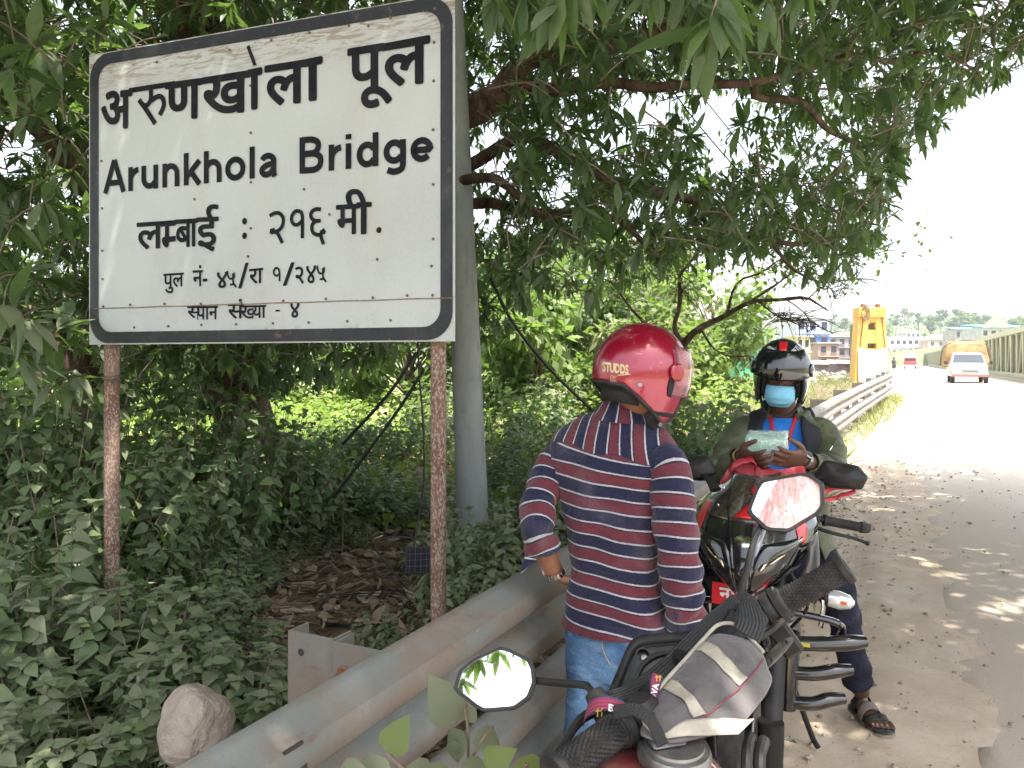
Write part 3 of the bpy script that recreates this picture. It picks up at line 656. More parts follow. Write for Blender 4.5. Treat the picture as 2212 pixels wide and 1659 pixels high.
for P in ([(-2.9, 7, 4.6, .15), (-1.5, 5.8, 5.9, .12), (0.3, 4.8, 6.4, .1), (2.6, 4.2, 6.7, .08), (4.8, 3.8, 6.5, .05), (6.4, 3.2, 6.0, .02)],
          [(-2.9, 7, 4.8, .15), (-3.8, 5, 6.0, .1), (-4.2, 2.8, 6.6, .06), (-4.4, 1, 6.4, .03)], [(-2.6, 7, 5.2, .13), (-.5, 7.4, 6.4, .1), (2.4, 7.2, 6.8, .07), (4.6, 7.4, 6.6, .03)]):
    g = MB(); X = wig(P, .2, 24, 4); g.tube(X[:, :3], X[:, 3], 8); g.build('branch', M_bark, tree, smooth=180)
BND = np.array([(-900, 820), (-300, 830), (0, 790), (150, 800), (200, 860), (300, 900), (520, 900), (700, 840), (780, 795), (880, 765), (985, 725), (1055, 770), (1100, 700), (1180, 645), (1290, 650), (1400, 615), (1500, 590), (1620, 565), (1700, 590), (1800, 560), (1870, 585), (1915, 500), (1930, 410), (1985, 335), (2050, 275), (2100, 245), (2160, 205), (2220, 150), (2600, 110), (3200, -60), (9000, -200)], float)
def proj(P): return 1106+1661*P[:, 0]/P[:, 1], 780-1661*(P[:, 2]-H)/P[:, 1]
GAPS = [(1385, 235, 60, 42), (1540, 245, 55, 38), (1215, 405, 45, 28), (1250, 580, 85, 32), (1420, 455, 40, 24), (1170, 640, 40, 28), (1330, 300, 50, 20), (30, 320, 55, 60), (60, 560, 40, 40), (320, 20, 30, 15), (1310, 510, 40, 18), (1650, 240, 60, 18), (1580, 330, 25, 14)]
def crown(nraw, lo, hi, infr, clump):
    P = RNG.uniform(0, 1, (nraw, 3))*(np.array(hi)-lo)+lo
    u, v = proj(P); lim = np.interp(u, BND[:, 0], BND[:, 1])
    j = RNG.normal(0, 14, nraw); ok = v < lim-22+j-np.where(u > 1500, 12, 0)
    inside = (u > -350) & (u < 2560) & (v > -250)
    ok &= inside if infr else ~inside
    # nothing of the crown stands in front of the sign, the pole or the riders
    ok &= ~((u < 1090) & (u > 120) & (P[:, 1] < 4.9)); ok &= ~((u > 930) & (u < 1080) & (P[:, 1] < 6.6)); ok &= ~((v > -40) & (P[:, 1] < 4.4) & (u > 1000))
    for (a, b, ra, rb) in GAPS: ok &= ((u-a)/ra)**2+((v-b)/rb)**2 > 1+RNG.normal(0, .35, nraw)
    P = P[ok]
    nz_ = np.array([fnoise(p, .75, 5) for p in P]); P = P[nz_ > clump+RNG.normal(0, .08, len(P))]
    return P
def twigs_to(P, dirs, L=.32):
    g = MB()
    for p, d in zip(P, dirs):
        q = p-d*L*random.uniform(.6, 1.2)+np.array([0, 0, -.03]); g.tube([q, (p+q)/2+np.array([0, 0, .015]), p], (.007, .005, .003), 4, caps=False)
    return g
P1 = crown(26000, (-7, 3.6, 1.0), (6.6, 10.8, 6.6), True, -.24)
ctr = np.array([-1.0, 7.2, 4.2])
def outdir(P, down=.25): D = P-ctr; D /= np.linalg.norm(D, axis=1)[:, None]; D = D*.55+rand_dirs(len(P))*.7; D[:, 2] -= down; return D/np.linalg.norm(D, axis=1)[:, None]
D1 = outdir(P1)
nearm = P1[:, 1] < 7.6
for k, msk in enumerate((nearm, ~nearm)):
    p, d = P1[msk], D1[msk]; nl = 11 if k == 0 else 10
    a = whorls(p, d, nl, RNG.uniform(.13, .21, len(p)))
    cl = np.repeat(.5+.5*np.array([fnoise(q, 1.3, 2) for q in p]), nl)
    leaves('foliage', [M_mango, M_twig], *a, kind='lance' if k == 0 else 'lite', parent=tree, rnd=np.clip(cl*.5+RNG.random(len(a[0]))*.5, 0, 1), extra=twigs_to(p, d) if k == 0 else None)
P2 = crown(30000, (-8.5, -3.0, 4.6), (8.8, 9.6, 8.2), False, -.36)
D2 = outdir(P2, .1); a = whorls(P2, D2, 11, RNG.uniform(.22, .30, len(P2))); leaves('foliage', [M_mango, M_twig], *a, kind='lite', parent=tree)
P_shade = RNG.uniform(0, 1, (1300, 3))*[4.4, 5.4, 1.8]+[-2.8, -1.4, 5.0]; D3 = outdir(P_shade, .1); a = whorls(P_shade, D3, 11, RNG.uniform(.22, .30, len(P_shade))); leaves('foliage', [M_mango, M_twig], *a, kind='lite', parent=tree)  # unseen extra leaf clusters added overhead to keep sun off sign and rail
# leaf sprays hanging close to the camera along the top edge, and the rosettes at the far left
SP = [(1200, 20, 2.6, .24), (1215, -60, 2.6, .26), (1270, -30, 2.7, .2), (1510, 10, 2.3, .22), (1535, 40, 2.25, .24), (1560, -20, 2.3, .22), (1590, 20, 2.5, .2), (1480, -50, 2.4, .2), (1420, -30, 2.8, .2), (1660, 0, 2.8, .2), (1730, -30, 3.0, .2), (1130, -20, 2.9, .2), (1350, -20, 3.0, .2), (1060, -10, 3.0, .2),
      (2070, 190, 4.6, .16), (2105, 170, 4.6, .16), (2145, 135, 4.5, .16), (1795, 575, 5.0, .17), (1750, 590, 5.2, .15), (1830, 565, 5.2, .14)]
p = np.array([at(*q[:3]) for q in SP]); d = np.tile([.05, 0., -1.], (len(p), 1))+rand_dirs(len(p))*.35; d /= np.linalg.norm(d, axis=1)[:, None]
a = whorls(p, d, 8, np.array([q[3] for q in SP]), (15, 75), .25); leaves('foliage', [M_mango, M_twig], *a, kind='lance', parent=tree, rnd=RNG.uniform(.35, 1, len(a[0])), extra=twigs_to(p, d, .5))
SL2 = [(120, 715, 3.3), (150, 690, 3.5), (60, 690, 3.2), (20, 660, 3.1), (100, 110, 3.6), (60, 90, 3.4), (180, 60, 3.8), (230, 40, 4.0), (20, 150, 3.4), (130, 180, 3.8), (90, 440, 3.9), (30, 480, 3.7), (140, 520, 4.1), (100, 600, 4.0), (40, 590, 3.8), (170, 470, 4.3), (60, 250, 3.7), (130, 300, 4.0), (160, 800, 3.6), (40, 770, 3.3), (110, 830, 3.5)]
p = np.array([at(*q) for q in SL2]); d = rand_dirs(len(p), -.2, .5)+np.array([.2, -.8, .2]); d /= np.linalg.norm(d, axis=1)[:, None]
a = whorls(p, d, 9, RNG.uniform(.16, .24, len(p)), (60, 100), .4, .15); leaves('foliage', [M_mango, M_twig], *a, kind='lance', parent=tree, rnd=RNG.uniform(.3, 1, len(a[0])), extra=twigs_to(p, d, .2))
p = np.array([(-.52, -2.2, 3.20), (-.44, -2.2, 3.33), (-.30, -2.2, 3.36), (-.16, -2.2, 3.38), (-.04, -2.2, 3.44), (-.56, -2.2, 3.04), (-.62, -2.25, 3.3), (-.40, -2.2, 3.24), (-.26, -2.2, 3.29), (-.50, -2.2, 3.10), (-.12, -2.2, 3.33)]); d = np.tile([.1, .2, -1.], (len(p), 1)); a = whorls(p, d, 8, np.full(len(p), .17), (30, 90), .3); leaves('foliage', [M_mango, M_twig], *a, kind='lance', parent=tree, extra=twigs_to(p, d, 1.2))
# second trunk at the left edge
t2 = thing('leaning_tree', 'dark leaning tree trunk at the left edge beyond the shrubs', 'tree', tuple(at(205, 1000, 6.3)*[1, 1, 0]))
g = MB(); limb(g, [(215, 1080, 6.4, .2), (200, 880, 6.3, .18), (120, 770, 6.1, .16), (40, 690, 5.9, .14), (-80, 560, 5.7, .11), (-250, 300, 5.4, .08)], sides=12); g.build('trunk', M_bark, t2, smooth=180)
p = RNG.uniform(0, 1, (130, 3))*[3, 2, 2.5]+[-6.2, 4.6, 2.2]; d = outdir(p); a = whorls(p, d, 9, RNG.uniform(.17, .24, len(p))); leaves('foliage', [M_mango, M_twig], *a, kind='lite', parent=t2)

# broad leaved shrubs
M_shrub = leaf_mat('shrub leaf', ((.066, .120, .042), (.108, .175, .066), (.185, .255, .10)), .25, .6, dust=.85)
M_shrub2 = leaf_mat('darker shrub leaf', ((.056, .110, .036), (.096, .165, .060), (.16, .24, .085)), .28, .55, dust=.6)
def shrub_mesh(h, r, ns, leaf, mats, seed, lean=(0, 0)):
    rg = np.random.default_rng(seed); st = MB(); P, A, U, L = [], [], [], []
    for i in range(ns):
        a = rg.uniform(0, 6.28); rr = r*math.sqrt(rg.random()); top = np.array([rr*math.cos(a)+lean[0], rr*math.sin(a)+lean[1], h*rg.uniform(.55, 1)*(1-.35*(rr/r)**2)])
        b = np.array([rg.normal(0, r*.25), rg.normal(0, r*.25), -.08]); m = b*.5+top*.5+np.array([top[0]*.12, top[1]*.12, h*.08])
        X = catmull([b, m, top], 12); st.tube(X, np.linspace(.006, .002, 12), 4, caps=False)
        for k in range(3, 12):
            t = nrm(X[min(k+1, 11)]-X[k-1]); e = nrm(np.cross(t, rg.normal(size=3)))
            for sg in (1, -1):
                out = nrm(np.array([X[k][0], X[k][1], .02])+1e-6); ax = e*sg+t*.1+out*.5+np.array([0, 0, rg.uniform(-.75, -.05)]); P.append(X[k]+rg.normal(0, .006, 3)); A.append(ax); U.append(np.array([0, 0, .8])+out*.75+rg.normal(0, .25, 3)); L.append(leaf*rg.uniform(.6, 1.15)*(1-.3*(k/11)**3))
        for q in range(4): P.append(X[-1]); A.append(np.array([math.cos(q*1.57+a), math.sin(q*1.57+a), .35])); U.append(np.array([0, 0, 1.])); L.append(leaf*.55)
    P, A, U, L = map(np.array, (P, A, U, L))
    return (P, A, U, L, L*rg.uniform(.33, .41, len(L)), rg.uniform(.1, .45, len(L))), st
def make_shrub(h, r, ns, leaf, mats, seed, label, group=None, name='shrub'):
    root = thing(name, label, 'shrub', (0, 0, 0), group)
    a, st = shrub_mesh(h, r, ns, leaf, mats, seed)
    leaves('foliage', [mats[0]], *a, kind='ovate', parent=root)
    st.build('stem', M_twig, root, smooth=0); root.children[-1]['kind'] = 'stuff' if False else ''
    del root.children[-1]['kind']
    return root
GL_A = 'dusty green broad-leaved shrub in the thicket at the left below the sign'
GL_B = 'dark green leafy shrub in the thicket behind the sign posts'
GL_C = 'leafy shrub growing round the foot of the concrete pole'
GL_D = 'dark leafy shrub behind the far guardrail beside the seated rider'
VA = [make_shrub(.82, .42, 24, .104, [M_shrub], s, GL_A, 'dusty shrubs at the left') for s in (1, 2, 3, 4)]
VB = [make_shrub(1.3, .62, 40, .098, [M_shrub2], s, GL_B, 'shrubs behind the sign') for s in (11, 12, 13)]
used = {}
def place(pool, x, y, sc_, label=None, group=None, zoff=0.0, sz=1.0):
    k = int(RNG.integers(len(pool))); o = pool[k]
    if id(o) in used: o = copy_tree(o)
    else: used[id(o)] = 1
    o.location = (x, y, float(gz(x, y))+zoff); o.rotation_euler = (0, 0, RNG.uniform(0, 6.28)); o.scale = (sc_, sc_, sc_*sz)
    if label: o['label'] = label
    if group: o['group'] = group
    return o
def pu(u, y): return (u-1106)/1661*y
for u, y, s, zs in [(60, 2.75, .85, .8), (150, 2.55, .8, .72), (250, 2.7, .85, .78), (330, 2.9, .85, .80), (420, 3.0, .9, .82), (500, 3.1, .85, .84), (200, 3.1, 1, .95), (90, 3.2, 1.05, 1.0), (10, 3.0, 1.0, .95), (-60, 2.9, 1.0, .9), (340, 3.3, 1, .92), (450, 3.5, .9, .8), (-40, 3.5, 1.1, 1.1), (150, 3.6, 1.15, 1.1), (20, 2.45, .7, .6), (-80, 2.5, .8, .8), (310, 2.6, .6, .62), (530, 3.0, .5, .72)]:
    place(VA, pu(u, y), y, s, sz=zs)
for u, y, s, zs in [(60, 4.3, 1.1, 1.15), (170, 4.2, 1.1, 1.1), (290, 4.6, 1.05, 1.05), (380, 5.0, 1.05, 1.05), (460, 5.3, 1.1, 1.1), (540, 5.9, 1.1, 1.12), (620, 6.5, 1.1, .95), (690, 6.8, 1.05, .78), (750, 7.0, 1.0, .62), (820, 7.2, .9, .52), (880, 7.4, .8, .5), (-60, 4.4, 1.1, 1.2), (-200, 4.6, 1.2, 1.2), (330, 5.5, 1.2, 1.25), (480, 6.2, 1.2, 1.15), (590, 7.0, 1.1, .95), (100, 5.2, 1.3, 1.3), (210, 5.0, 1.2, 1.25), (230, 3.8, .7, .8), (420, 4.2, .7, .7), (500, 4.7, .6, .7), (560, 5.3, .5, .55), (660, 6.2, .5, .5), (760, 6.5, .45, .5), (40, 4.9, 1.2, 1.3)]:
    place(VB, pu(u, y), y, s*.95, sz=zs)
for u, y, s, zs in [(985, 4.2, .62, .9), (1040, 4.4, .66, .95), (1085, 4.6, .7, 1.0), (1005, 4.7, .72, 1.05), (1060, 5.1, .8, 1.05), (1120, 5.0, .8, 1.0), (960, 5.2, .7, .9), (1030, 3.8, .5, .8), (1160, 5.3, .9, 1.05), (985, 5.5, .8, 1.05)]:
    place(VA, pu(u, y), y, s*1.05, GL_C, 'shrubs at the pole', sz=zs)
for u, y, s, zs in [(1480, 6.0, .9, .95), (1530, 6.4, .95, 1.0), (1580, 7.2, .95, 1.0), (1440, 6.8, 1.1, 1.05), (1510, 7.6, 1.1, 1.1), (1590, 8.6, 1.0, 1.1), (1380, 7.2, 1.0, 1.0), (1230, 6.6, .9, .9), (1300, 7.4, 1.0, 1.0), (1200, 7.8, 1.0, 1.0), (1130, 7.0, .7, .8), (1080, 9.2, .9, .8), (850, 10.5, 1.0, .9), (950, 12, 1.2, .9), (1130, 11, 1.2, 1.0), (760, 11, 1.1, .8), (1010, 15, 1.4, 1.0), (1190, 13, 1.2, 1.0), (1620, 9.6, 1.0, 1.0)]:
    place(VB, pu(u, y), y, s, GL_D if u > 1330 else GL_B, 'shrubs behind the far guardrail' if u > 1330 else None, sz=zs)
o = place(VA, pu(815, 4.1), 4.1, .42, 'small fresh green shrub standing alone on the brown leaf litter', None, sz=.85); del o['group']
o = place(VA, pu(905, 3.9), 3.9, .22, 'tiny green seedling in front of the small solar panel', None, sz=.9); del o['group']

# fig sapling on the road side of the rail
M_fig = leaf_mat('fig leaf', ((.09, .105, .07), (.115, .13, .085), (.13, .15, .095)), .25, .65, dust=.7)
M_figy = leaf_mat('fig new leaf', ((.13, .16, .06), (.16, .19, .075), (.15, .19, .075)), .4, .5)
fs = thing('fig_sapling', 'pale dusty broad-leaved sapling in front of the lower guardrail beam', 'sapling', tuple(at(1010, 1659, 1.45)*[1, 1, 0]))
g = MB()
for P in ([(1015, 1860, 1.46), (1012, 1650, 1.44), (1010, 1570, 1.42), (1003, 1520, 1.42)], [(1012, 1650, 1.44), (1040, 1600, 1.4), (1065, 1570, 1.38)], [(1014, 1700, 1.44), (900, 1680, 1.36), (835, 1625, 1.33)], [(1014, 1720, 1.44), (1080, 1690, 1.3), (1140, 1650, 1.27)]):
    g.tube([at(*q) for q in P], .003, 5, res=12)
g.build('stem', M_twig, fs)
FL = [(985, 1560, 1.42, -40, -75, .085), (1000, 1580, 1.42, -25, 40, .05), (1030, 1580, 1.41, 35, 25, .05), (1010, 1560, 1.42, 10, -25, .03), (985, 1600, 1.42, 0, 60, .04), (1000, 1650, 1.41, 60, 30, .05), (838, 1625, 1.33, 30, -55, .06), (835, 1640, 1.33, -35, 40, .065), (880, 1655, 1.35, 40, 35, .06), (925, 1650, 1.36, 15, 45, .06), (1120, 1640, 1.27, 25, 40, .065), (1050, 1660, 1.33, 20, -20, .06), (960, 1665, 1.4, -30, 30, .06), (790, 1660, 1.30, -40, 20, .06), (1030, 1530, 1.43, 30, -40, .035)]
p = np.array([at(u, v, y) for u, v, y, *_ in FL]); ax = np.array([(a, -8*RNG.uniform(-1, 1.5), -b) for *_, a, b, l in FL], float); up = np.tile([0., -1., .5], (len(FL), 1))+rand_dirs(len(FL))*.3
l = np.array([q[5] for q in FL])*1.15; yel = np.isin(np.arange(len(FL)), [6, 10, 11])
for m, k in ((M_fig, ~yel), (M_figy, yel)): leaves('foliage', m, p[k], ax[k], up[k], l[k], l[k]*.42, np.full(k.sum(), .2), kind='ovate', parent=fs)

# ground cover: sunlit vines and weeds down the bank, dead leaves, grass
M_vine = leaf_mat('sunlit vine', ((.095, .155, .03), (.17, .24, .042), (.28, .33, .075)), .4, .55)
def vine_h(x, y): return np.array([max(0, .30+.35*fnoise((a, b, 0), .55, 3)+.25*fnoise((a, b, 0), 1.4, 8)+.085*max(0, b-9)) for a, b in zip(x, y)])
N0 = 38000; y = 6.9+13*RNG.random(N0)**1.3; x = RNG.uniform(-13, 1, N0); x = np.where(x > -3, RNG.uniform(-4, xr(y)-.9), x); x = np.minimum(x, xr(y)-.9)
z = gz(x, y)+vine_h(x, y)*RNG.uniform(.55, 1.05, N0); A = rand_dirs(N0, -.5, .3); U = np.tile([0., -.3, 1.], (N0, 1))+rand_dirs(N0)*.5; l = RNG.uniform(.06, .13, N0)*(1+.03*(y-8))
tag(leaves('undergrowth', M_vine, np.c_[x, y, z], A, U, l, l*.4, RNG.uniform(.1, .5, N0), kind='lite'), 'bright yellow green vines and weeds covering the sunny bank behind the pole', None, None, 'stuff')
M_dead = leaf_mat('dead leaf', ((.17, .115, .08), (.29, .21, .15), (.42, .33, .255)), .1, .8)
N1 = 9000; y = RNG.uniform(1.6, 7.6, N1); x = np.minimum(RNG.uniform(-3.2, 2.6, N1), xr(y)-.12-RNG.random(N1)**2*1.0)
k = (x > -2.6+.2*y*0)
x, y = x[k], y[k]; N1 = len(x)
A = rand_dirs(N1, -.25, .35); U = np.tile([0., 0., 1.], (N1, 1))+rand_dirs(N1)*.9; l = RNG.uniform(.06, .17, N1)
g = MB()
for i in range(600):
    yy = random.uniform(2.2, 7.0); xx = min(random.uniform(-2.2, 1), float(xr(yy))-.25); a = random.uniform(0, 6.28); L = random.uniform(.12, .5); zz = float(gz(xx, yy))+random.uniform(.01, .09)
    c_, s_ = math.cos(a)*L/2, math.sin(a)*L/2; g.tube([(xx-c_, yy-s_, zz), (xx+.02, yy+.01, zz+random.uniform(0, .04)), (xx+c_, yy+s_, zz+random.uniform(-.02, .1))], random.uniform(.002, .005), 4, caps=False, res=5)
tag(leaves('leaf_litter', [M_dead, M_twig], np.c_[x, y, gz(x, y)+RNG.random(N1)**2*.07+.012], A, U, l, l*RNG.uniform(.13, .24, N1), RNG.uniform(-.5, .9, N1), kind='ovate', extra=g), 'dry brown fallen leaves and twigs on the ground behind the guardrail', None, None, 'stuff')
M_grass = leaf_mat('grass blade', ((.10, .125, .045), (.18, .175, .075), (.34, .29, .16)), .3, .6)
GP = []
for u, v, nn, sp_, hh in [(60, 1640, 60, .14, .24), (140, 1620, 50, .12, .22), (10, 1600, 40, .12, .25)]:
    q = at(u, v, 2.45); GP += [(q[0]+random.gauss(0, sp_), 2.5+random.gauss(0, sp_), hh) for _ in range(nn)]
for y0 in np.arange(8.5, 30, .40):
    for _ in range(5): s = random.uniform(-.25, .35)+.95*float(smooth01((y0-10)/19)); q = np.array([xr(y0), y0, 0])+N_*s+E_*random.uniform(-.25, .25); GP.append((q[0], q[1], .16+.008*y0))
for _ in range(900): yy = random.uniform(20, 60); s = -abs(random.gauss(0, 7))-.6; q = np.array([xr(yy), yy, 0])+N_*s; GP.append((q[0], q[1], .5))
GP = np.array(GP); p = np.repeat(GP, 5, axis=0); nG = len(p); A = rand_dirs(nG, .4, 1); U = rand_dirs(nG); l = p[:, 2]*RNG.uniform(.5, 1.2, nG)
tag(leaves('grass', M_grass, np.c_[p[:, 0]+RNG.normal(0, .03, nG), p[:, 1]+RNG.normal(0, .03, nG), gz(p[:, 0], p[:, 1])-.01], A, U, l, l*.022+.002, RNG.uniform(.1, .8, nG), kind='blade'), 'tufts of dry grass along the foot of the far guardrail', None, None, 'stuff')
# ================================================================ motorbikes
M_rub = mat('black rubber', (.016, .016, .017), .75, col2=(.035, .032, .03), scale=30, spec=.25, dust=(DUST, .06, 20))
M_plas = mat('matt black plastic', (.012, .012, .013), .48, spec=.3, dust=(DUST, .05, 25), bump=(400, .15, .001))
M_gloss = mat('gloss black paint', (.006, .006, .008), .16, coat=1.0, dust=(DUST, .05, 40))
M_scr = mat('smoked screen', (.035, .022, .022), .12, coat=1.0, dust=(DUST, .14, 60))
M_redp = mat('red decal', (.55, .012, .015), .3, coat=.5)
M_chrome = mat('chrome', (.75, .75, .74), .12, 1.0)
M_alu = mat('dusty aluminium', (.30, .30, .30), .38, .9, col2=(.2, .2, .2), scale=30, dust=((.2, .17, .13), .25, 20))
M_lens = mat('clear lens', (.55, .55, .55), .08, .4, coat=1.0)
n = NT('painted headlamp glint'); n.set(col=(.80, .60, .44), rough=.12, metal=1.0); M_lamp_glint = n.mat  # warm glints of the lamps put into the metal colour and patch shape
M_tank = mat('dark red paint', (.17, .006, .014), .25, coat=1.0, dust=(DUST, .35, 10))
M_white = mat('white paint mark', (.75, .75, .75), .5)
M_plate = mat('red number plate', (.55, .01, .02), .45)
M_disc = mat('steel disc', (.4, .4, .4), .35, 1.0)
M_seat = mat('seat vinyl', (.02, .02, .02), .6, dust=(DUST, .35, 12))
M_yst = mat('yellow sticker', (.45, .36, .06), .6)
class Fr:                                               # a local frame: forward, left, up
    def __init__(s, o, f, lean=0.0):
        s.o = np.asarray(o, float); s.f = nrm([f[0], f[1], 0]); l = np.array([-s.f[1], s.f[0], 0]); u = np.array([0, 0, 1.])
        s.l = l*math.cos(lean)+u*math.sin(lean); s.u = u*math.cos(lean)-l*math.sin(lean); s.M = np.array([s.f, s.l, s.u]).T
    def __call__(s, x, y, z): return s.o+s.f*x+s.l*y+s.u*z
    def P(s, L): return [s(*q) for q in L]
def wheel(F, x, z, r, w, parent, spokes=5):
    t = MB(); prof = [(r-.085, -w*.36), (r-.04, -w*.5), (r-.008, -w*.34), (r, 0), (r-.008, w*.34), (r-.04, w*.5), (r-.085, w*.36), (r-.085, -w*.36)]
    t.lathe(prof, F(x, 0, z), F.l, 40, caps=False); wh = t.build('wheel', M_rub, parent)
    m = MB(); m.lathe([(r-.084, -w*.34), (r-.10, -w*.28), (r-.10, w*.28), (r-.084, w*.34), (r-.084, -w*.34)], F(x, 0, z), F.l, 40, caps=False)
    for k in range(spokes):
        a = 6.283*k/spokes; d = F.f*math.cos(a)+F.u*math.sin(a); m.box(F(x, 0, z)+d*(r-.10)/2, (r-.1, .03, .035), np.array([d, F.l, np.cross(d, F.l)]).T)
    m.lathe([(.045, -w*.5), (.045, w*.5)], F(x, 0, z), F.l, 16); m.build('rim', M_plas, wh, smooth=30)
    d = MB(); d.lathe([(.13, .055), (.13, .06), (.06, .06), (.06, .055), (.13, .055)], F(x, 0, z), F.l, 32, caps=False); d.build('brake_disc', M_disc, wh, smooth=30)
    return wh
def knurl(mb, a, b, r, n_=26, rows=16):
    """rubber grip with a raised diamond pattern"""
    a, b = np.asarray(a), np.asarray(b); ax = nrm(b-a); u = nrm(np.cross(ax, (0, 0, 1) if abs(ax[2]) < .9 else (1, 0, 0))); w = np.cross(ax, u); L = np.linalg.norm(b-a); G = []
    R_, C_ = rows*4, n_*2
    for i in range(R_+1):
        row = []
        for j in range(C_):
            t = i/R_; th = 6.2832*j/C_; p = rows/2*t*2; q = n_/2*j/C_*2
            k = max(0, 1-abs(((p+q/1.0) % 1)-.5)*2)*max(0, 1-abs(((p-q/1.0) % 1)-.5)*2)
            rr = r*(.9+.22*k) if .05 < t < .95 else r*1.08
            row.append(a+ax*L*t+rr*(math.cos(th)*u+math.sin(th)*w))
        G.append(row)
    mb.loft(G)
    for e, s in ((a, -1), (b, 1)): mb.lathe([(r*1.25, -.006), (r*1.32, 0), (r*1.25, .006), (0, .008)], e, ax*s, 24)
def mirror(name, c, nor, up, pts, depth, parent, face_mat, rim=.006):
    """hexagonal rear view mirror: housing, glass"""
    nor = nrm(nor); up = nrm(np.asarray(up)-nor*np.dot(up, nor)); rt = np.cross(up, nor)
    P = catmull(np.array([(x, y, 0) for x, y in pts+pts[:1]]), 49)[:-1, :2] if len(pts) > 14 else np.array(pts)
    if len(pts) <= 14:                                  # round the corners a little
        Q = []; m = len(P)
        for i in range(m):
            p0, p1, p2 = P[i-1], P[i], P[(i+1) % m]; f = .16
            for t in (0, .25, .5, .75, 1): a = p1+(p0-p1)*f*(1-t)**1; b = p1+(p2-p1)*f*t; Q.append((p1+(p0-p1)*f)*(1-t)**2+2*p1*t*(1-t)+(p1+(p2-p1)*f)*t*t)
        P = np.array(Q)
    w3 = lambda q, h: np.asarray(c)+rt*q[0]+up*q[1]+nor*h
    mb = MB(); G = [[w3(q*(1-rim/.06), -.004) for q in P], [w3(q*(1-rim/.06), .003) for q in P], [w3(q, .003) for q in P], [w3(q*1.02, -.006) for q in P]]
    for t in (.3, .55, .75, .9): G.append([w3(q*(1-t*t*.62), -.006-depth*t) for q in P])
    mb.loft(G); h = mb.build(name, M_plas, parent, smooth=40)
    g = MB(); g.add([w3(q*(1-rim/.062), -.001) for q in P], [tuple(range(len(P)))]); g.build('mirror_glass', face_mat, h, smooth=0)
    return h, w3
M_mirror = mat('mirror glass', (.9, .92, .92), .015, 1.0)
n = NT('painted shirt reflection'); co = n.coord(); st = n.noise(22, 5, .65, n.scaled(co, 6, 6, .7), .6); st2 = n.noise(8, 4, .6)
n.set(col=n.mix(n.ramp(st, .4, .65), (.46, .26, .245), (.62, .44, .42)), rough=.3, metal=.3, spec=.4); n.bump(st, .5, .01); n.bump(st2, .3, .03); M_pink = n.mat  # pink tone and streaks paint in the reflection of a shirt

# ---- the black and red motorbike facing the camera
FB = Fr((.757, 2.60, 0), (-.40, -.92), R(-1.5))
fb = thing('motorcycle', 'black and red motorbike with a pointed twin-lamp nose, facing the camera under its rider', 'motorbike', tuple(FB(-.65, 0, 0)))
wheel(FB, 0, .30, .30, .09, fb); wheel(FB, -1.33, .31, .31, .12, fb)
for s in (-1, 1):
    g = MB(); g.tube(FB.P([(.01, s*.105, .27), (-.16, s*.105, .62)]), .034, 16); g.tube(FB.P([(-.16, s*.105, .62), (-.34, s*.105, .98)]), .021, 12)
    g.tube(FB.P([(.01, s*.105, .21), (.01, s*.105, .36)]), .042, 16)
    fk = g.build('fork_leg', M_plas, fb)
    g = MB(); g.lathe([(.014, 0), (.014, .012), (.02, .012), (.02, .018), (.011, .018), (.011, .03), (.007, .036)], FB(0, s*.148, .30), FB.l*s, 6); g.build('axle_nut', M_chrome, fk, smooth=30)
g = MB(); G = []
for a in np.linspace(-35, 110, 14):
    r = .335; c = FB(-math.sin(R(a))*r*-1*-1, 0, .30+math.cos(R(a))*r); row = []
    d = FB.f*-math.sin(R(a))+FB.u*math.cos(R(a))
    for t in np.linspace(-1, 1, 9): row.append(FB(0, 0, .30)+d*(r-.035*t*t)+FB.l*t*.062)
    G.append(row)
g.grid(G); g.build('front_mudguard', M_gloss, fb, smooth=180, solid=.004)
# nose fairing: a surface x(y, z)
def fw(z): return np.interp(z, [.655, .70, .78, .88, .96, 1.03, 1.10, 1.17], [.035, .085, .160, .214, .222, .188, .138, .098])
def fnx(z): return np.interp(z, [.655, .72, .80, .90, 1.0, 1.08, 1.17], [-.03, .015, .03, .0, -.07, -.15, -.25])
def fx(y, z): w = fw(z); t = min(1, abs(y)/w); return fnx(z)-.20*t**2.2-.10*max(0, t-.6)
def FZ(z): return .745+(z-.655)*.385/.515
def fs_(y, z, off=0.0):
    e = 1e-3; p = FB(fx(y, z), y, FZ(z)); a = FB(fx(y+e, z), y+e, z)-FB(fx(y-e, z), y-e, z); b = FB(fx(y, z+e), y, FZ(z+e))-FB(fx(y, z-e), y, FZ(z-e)); nn = nrm(np.cross(a, b)); 
    return p+nn*off
g = MB(); G = []
for z in np.linspace(.655, 1.005, 24):
    w = fw(z); row = []
    for t in np.linspace(-1, 1, 41):
        y = t*w; p = FB(fx(y, z), y, FZ(z))
        row.append(p)
    row = [FB(fx(w, z)-.2-.1*(z-.65), -w*1.0, FZ(z))]+row+[FB(fx(w, z)-.2-.1*(z-.65), w*1.0, FZ(z))]
    G.append(row)
g.grid(G); fair = g.build('fairing', M_gloss, fb, smooth=180, solid=.004)
def patch(name, A, B, off, m, parent, na=10, nb=6, bulge=0.0):
    """skin between two outlines given in front view (y, z), laid on the fairing"""
    A, B = catmull(np.array([(*q, 0) for q in A]), na)[:, :2], catmull(np.array([(*q, 0) for q in B]), na)[:, :2]; G = []
    for p, q in zip(A, B): G.append([fs_(*(p*(1-t)+q*t), off+bulge*math.sin(math.pi*t)) for t in np.linspace(0, 1, nb)])
    k = MB(); k.grid(G); return k.build(name, m, parent, smooth=180, solid=.003)
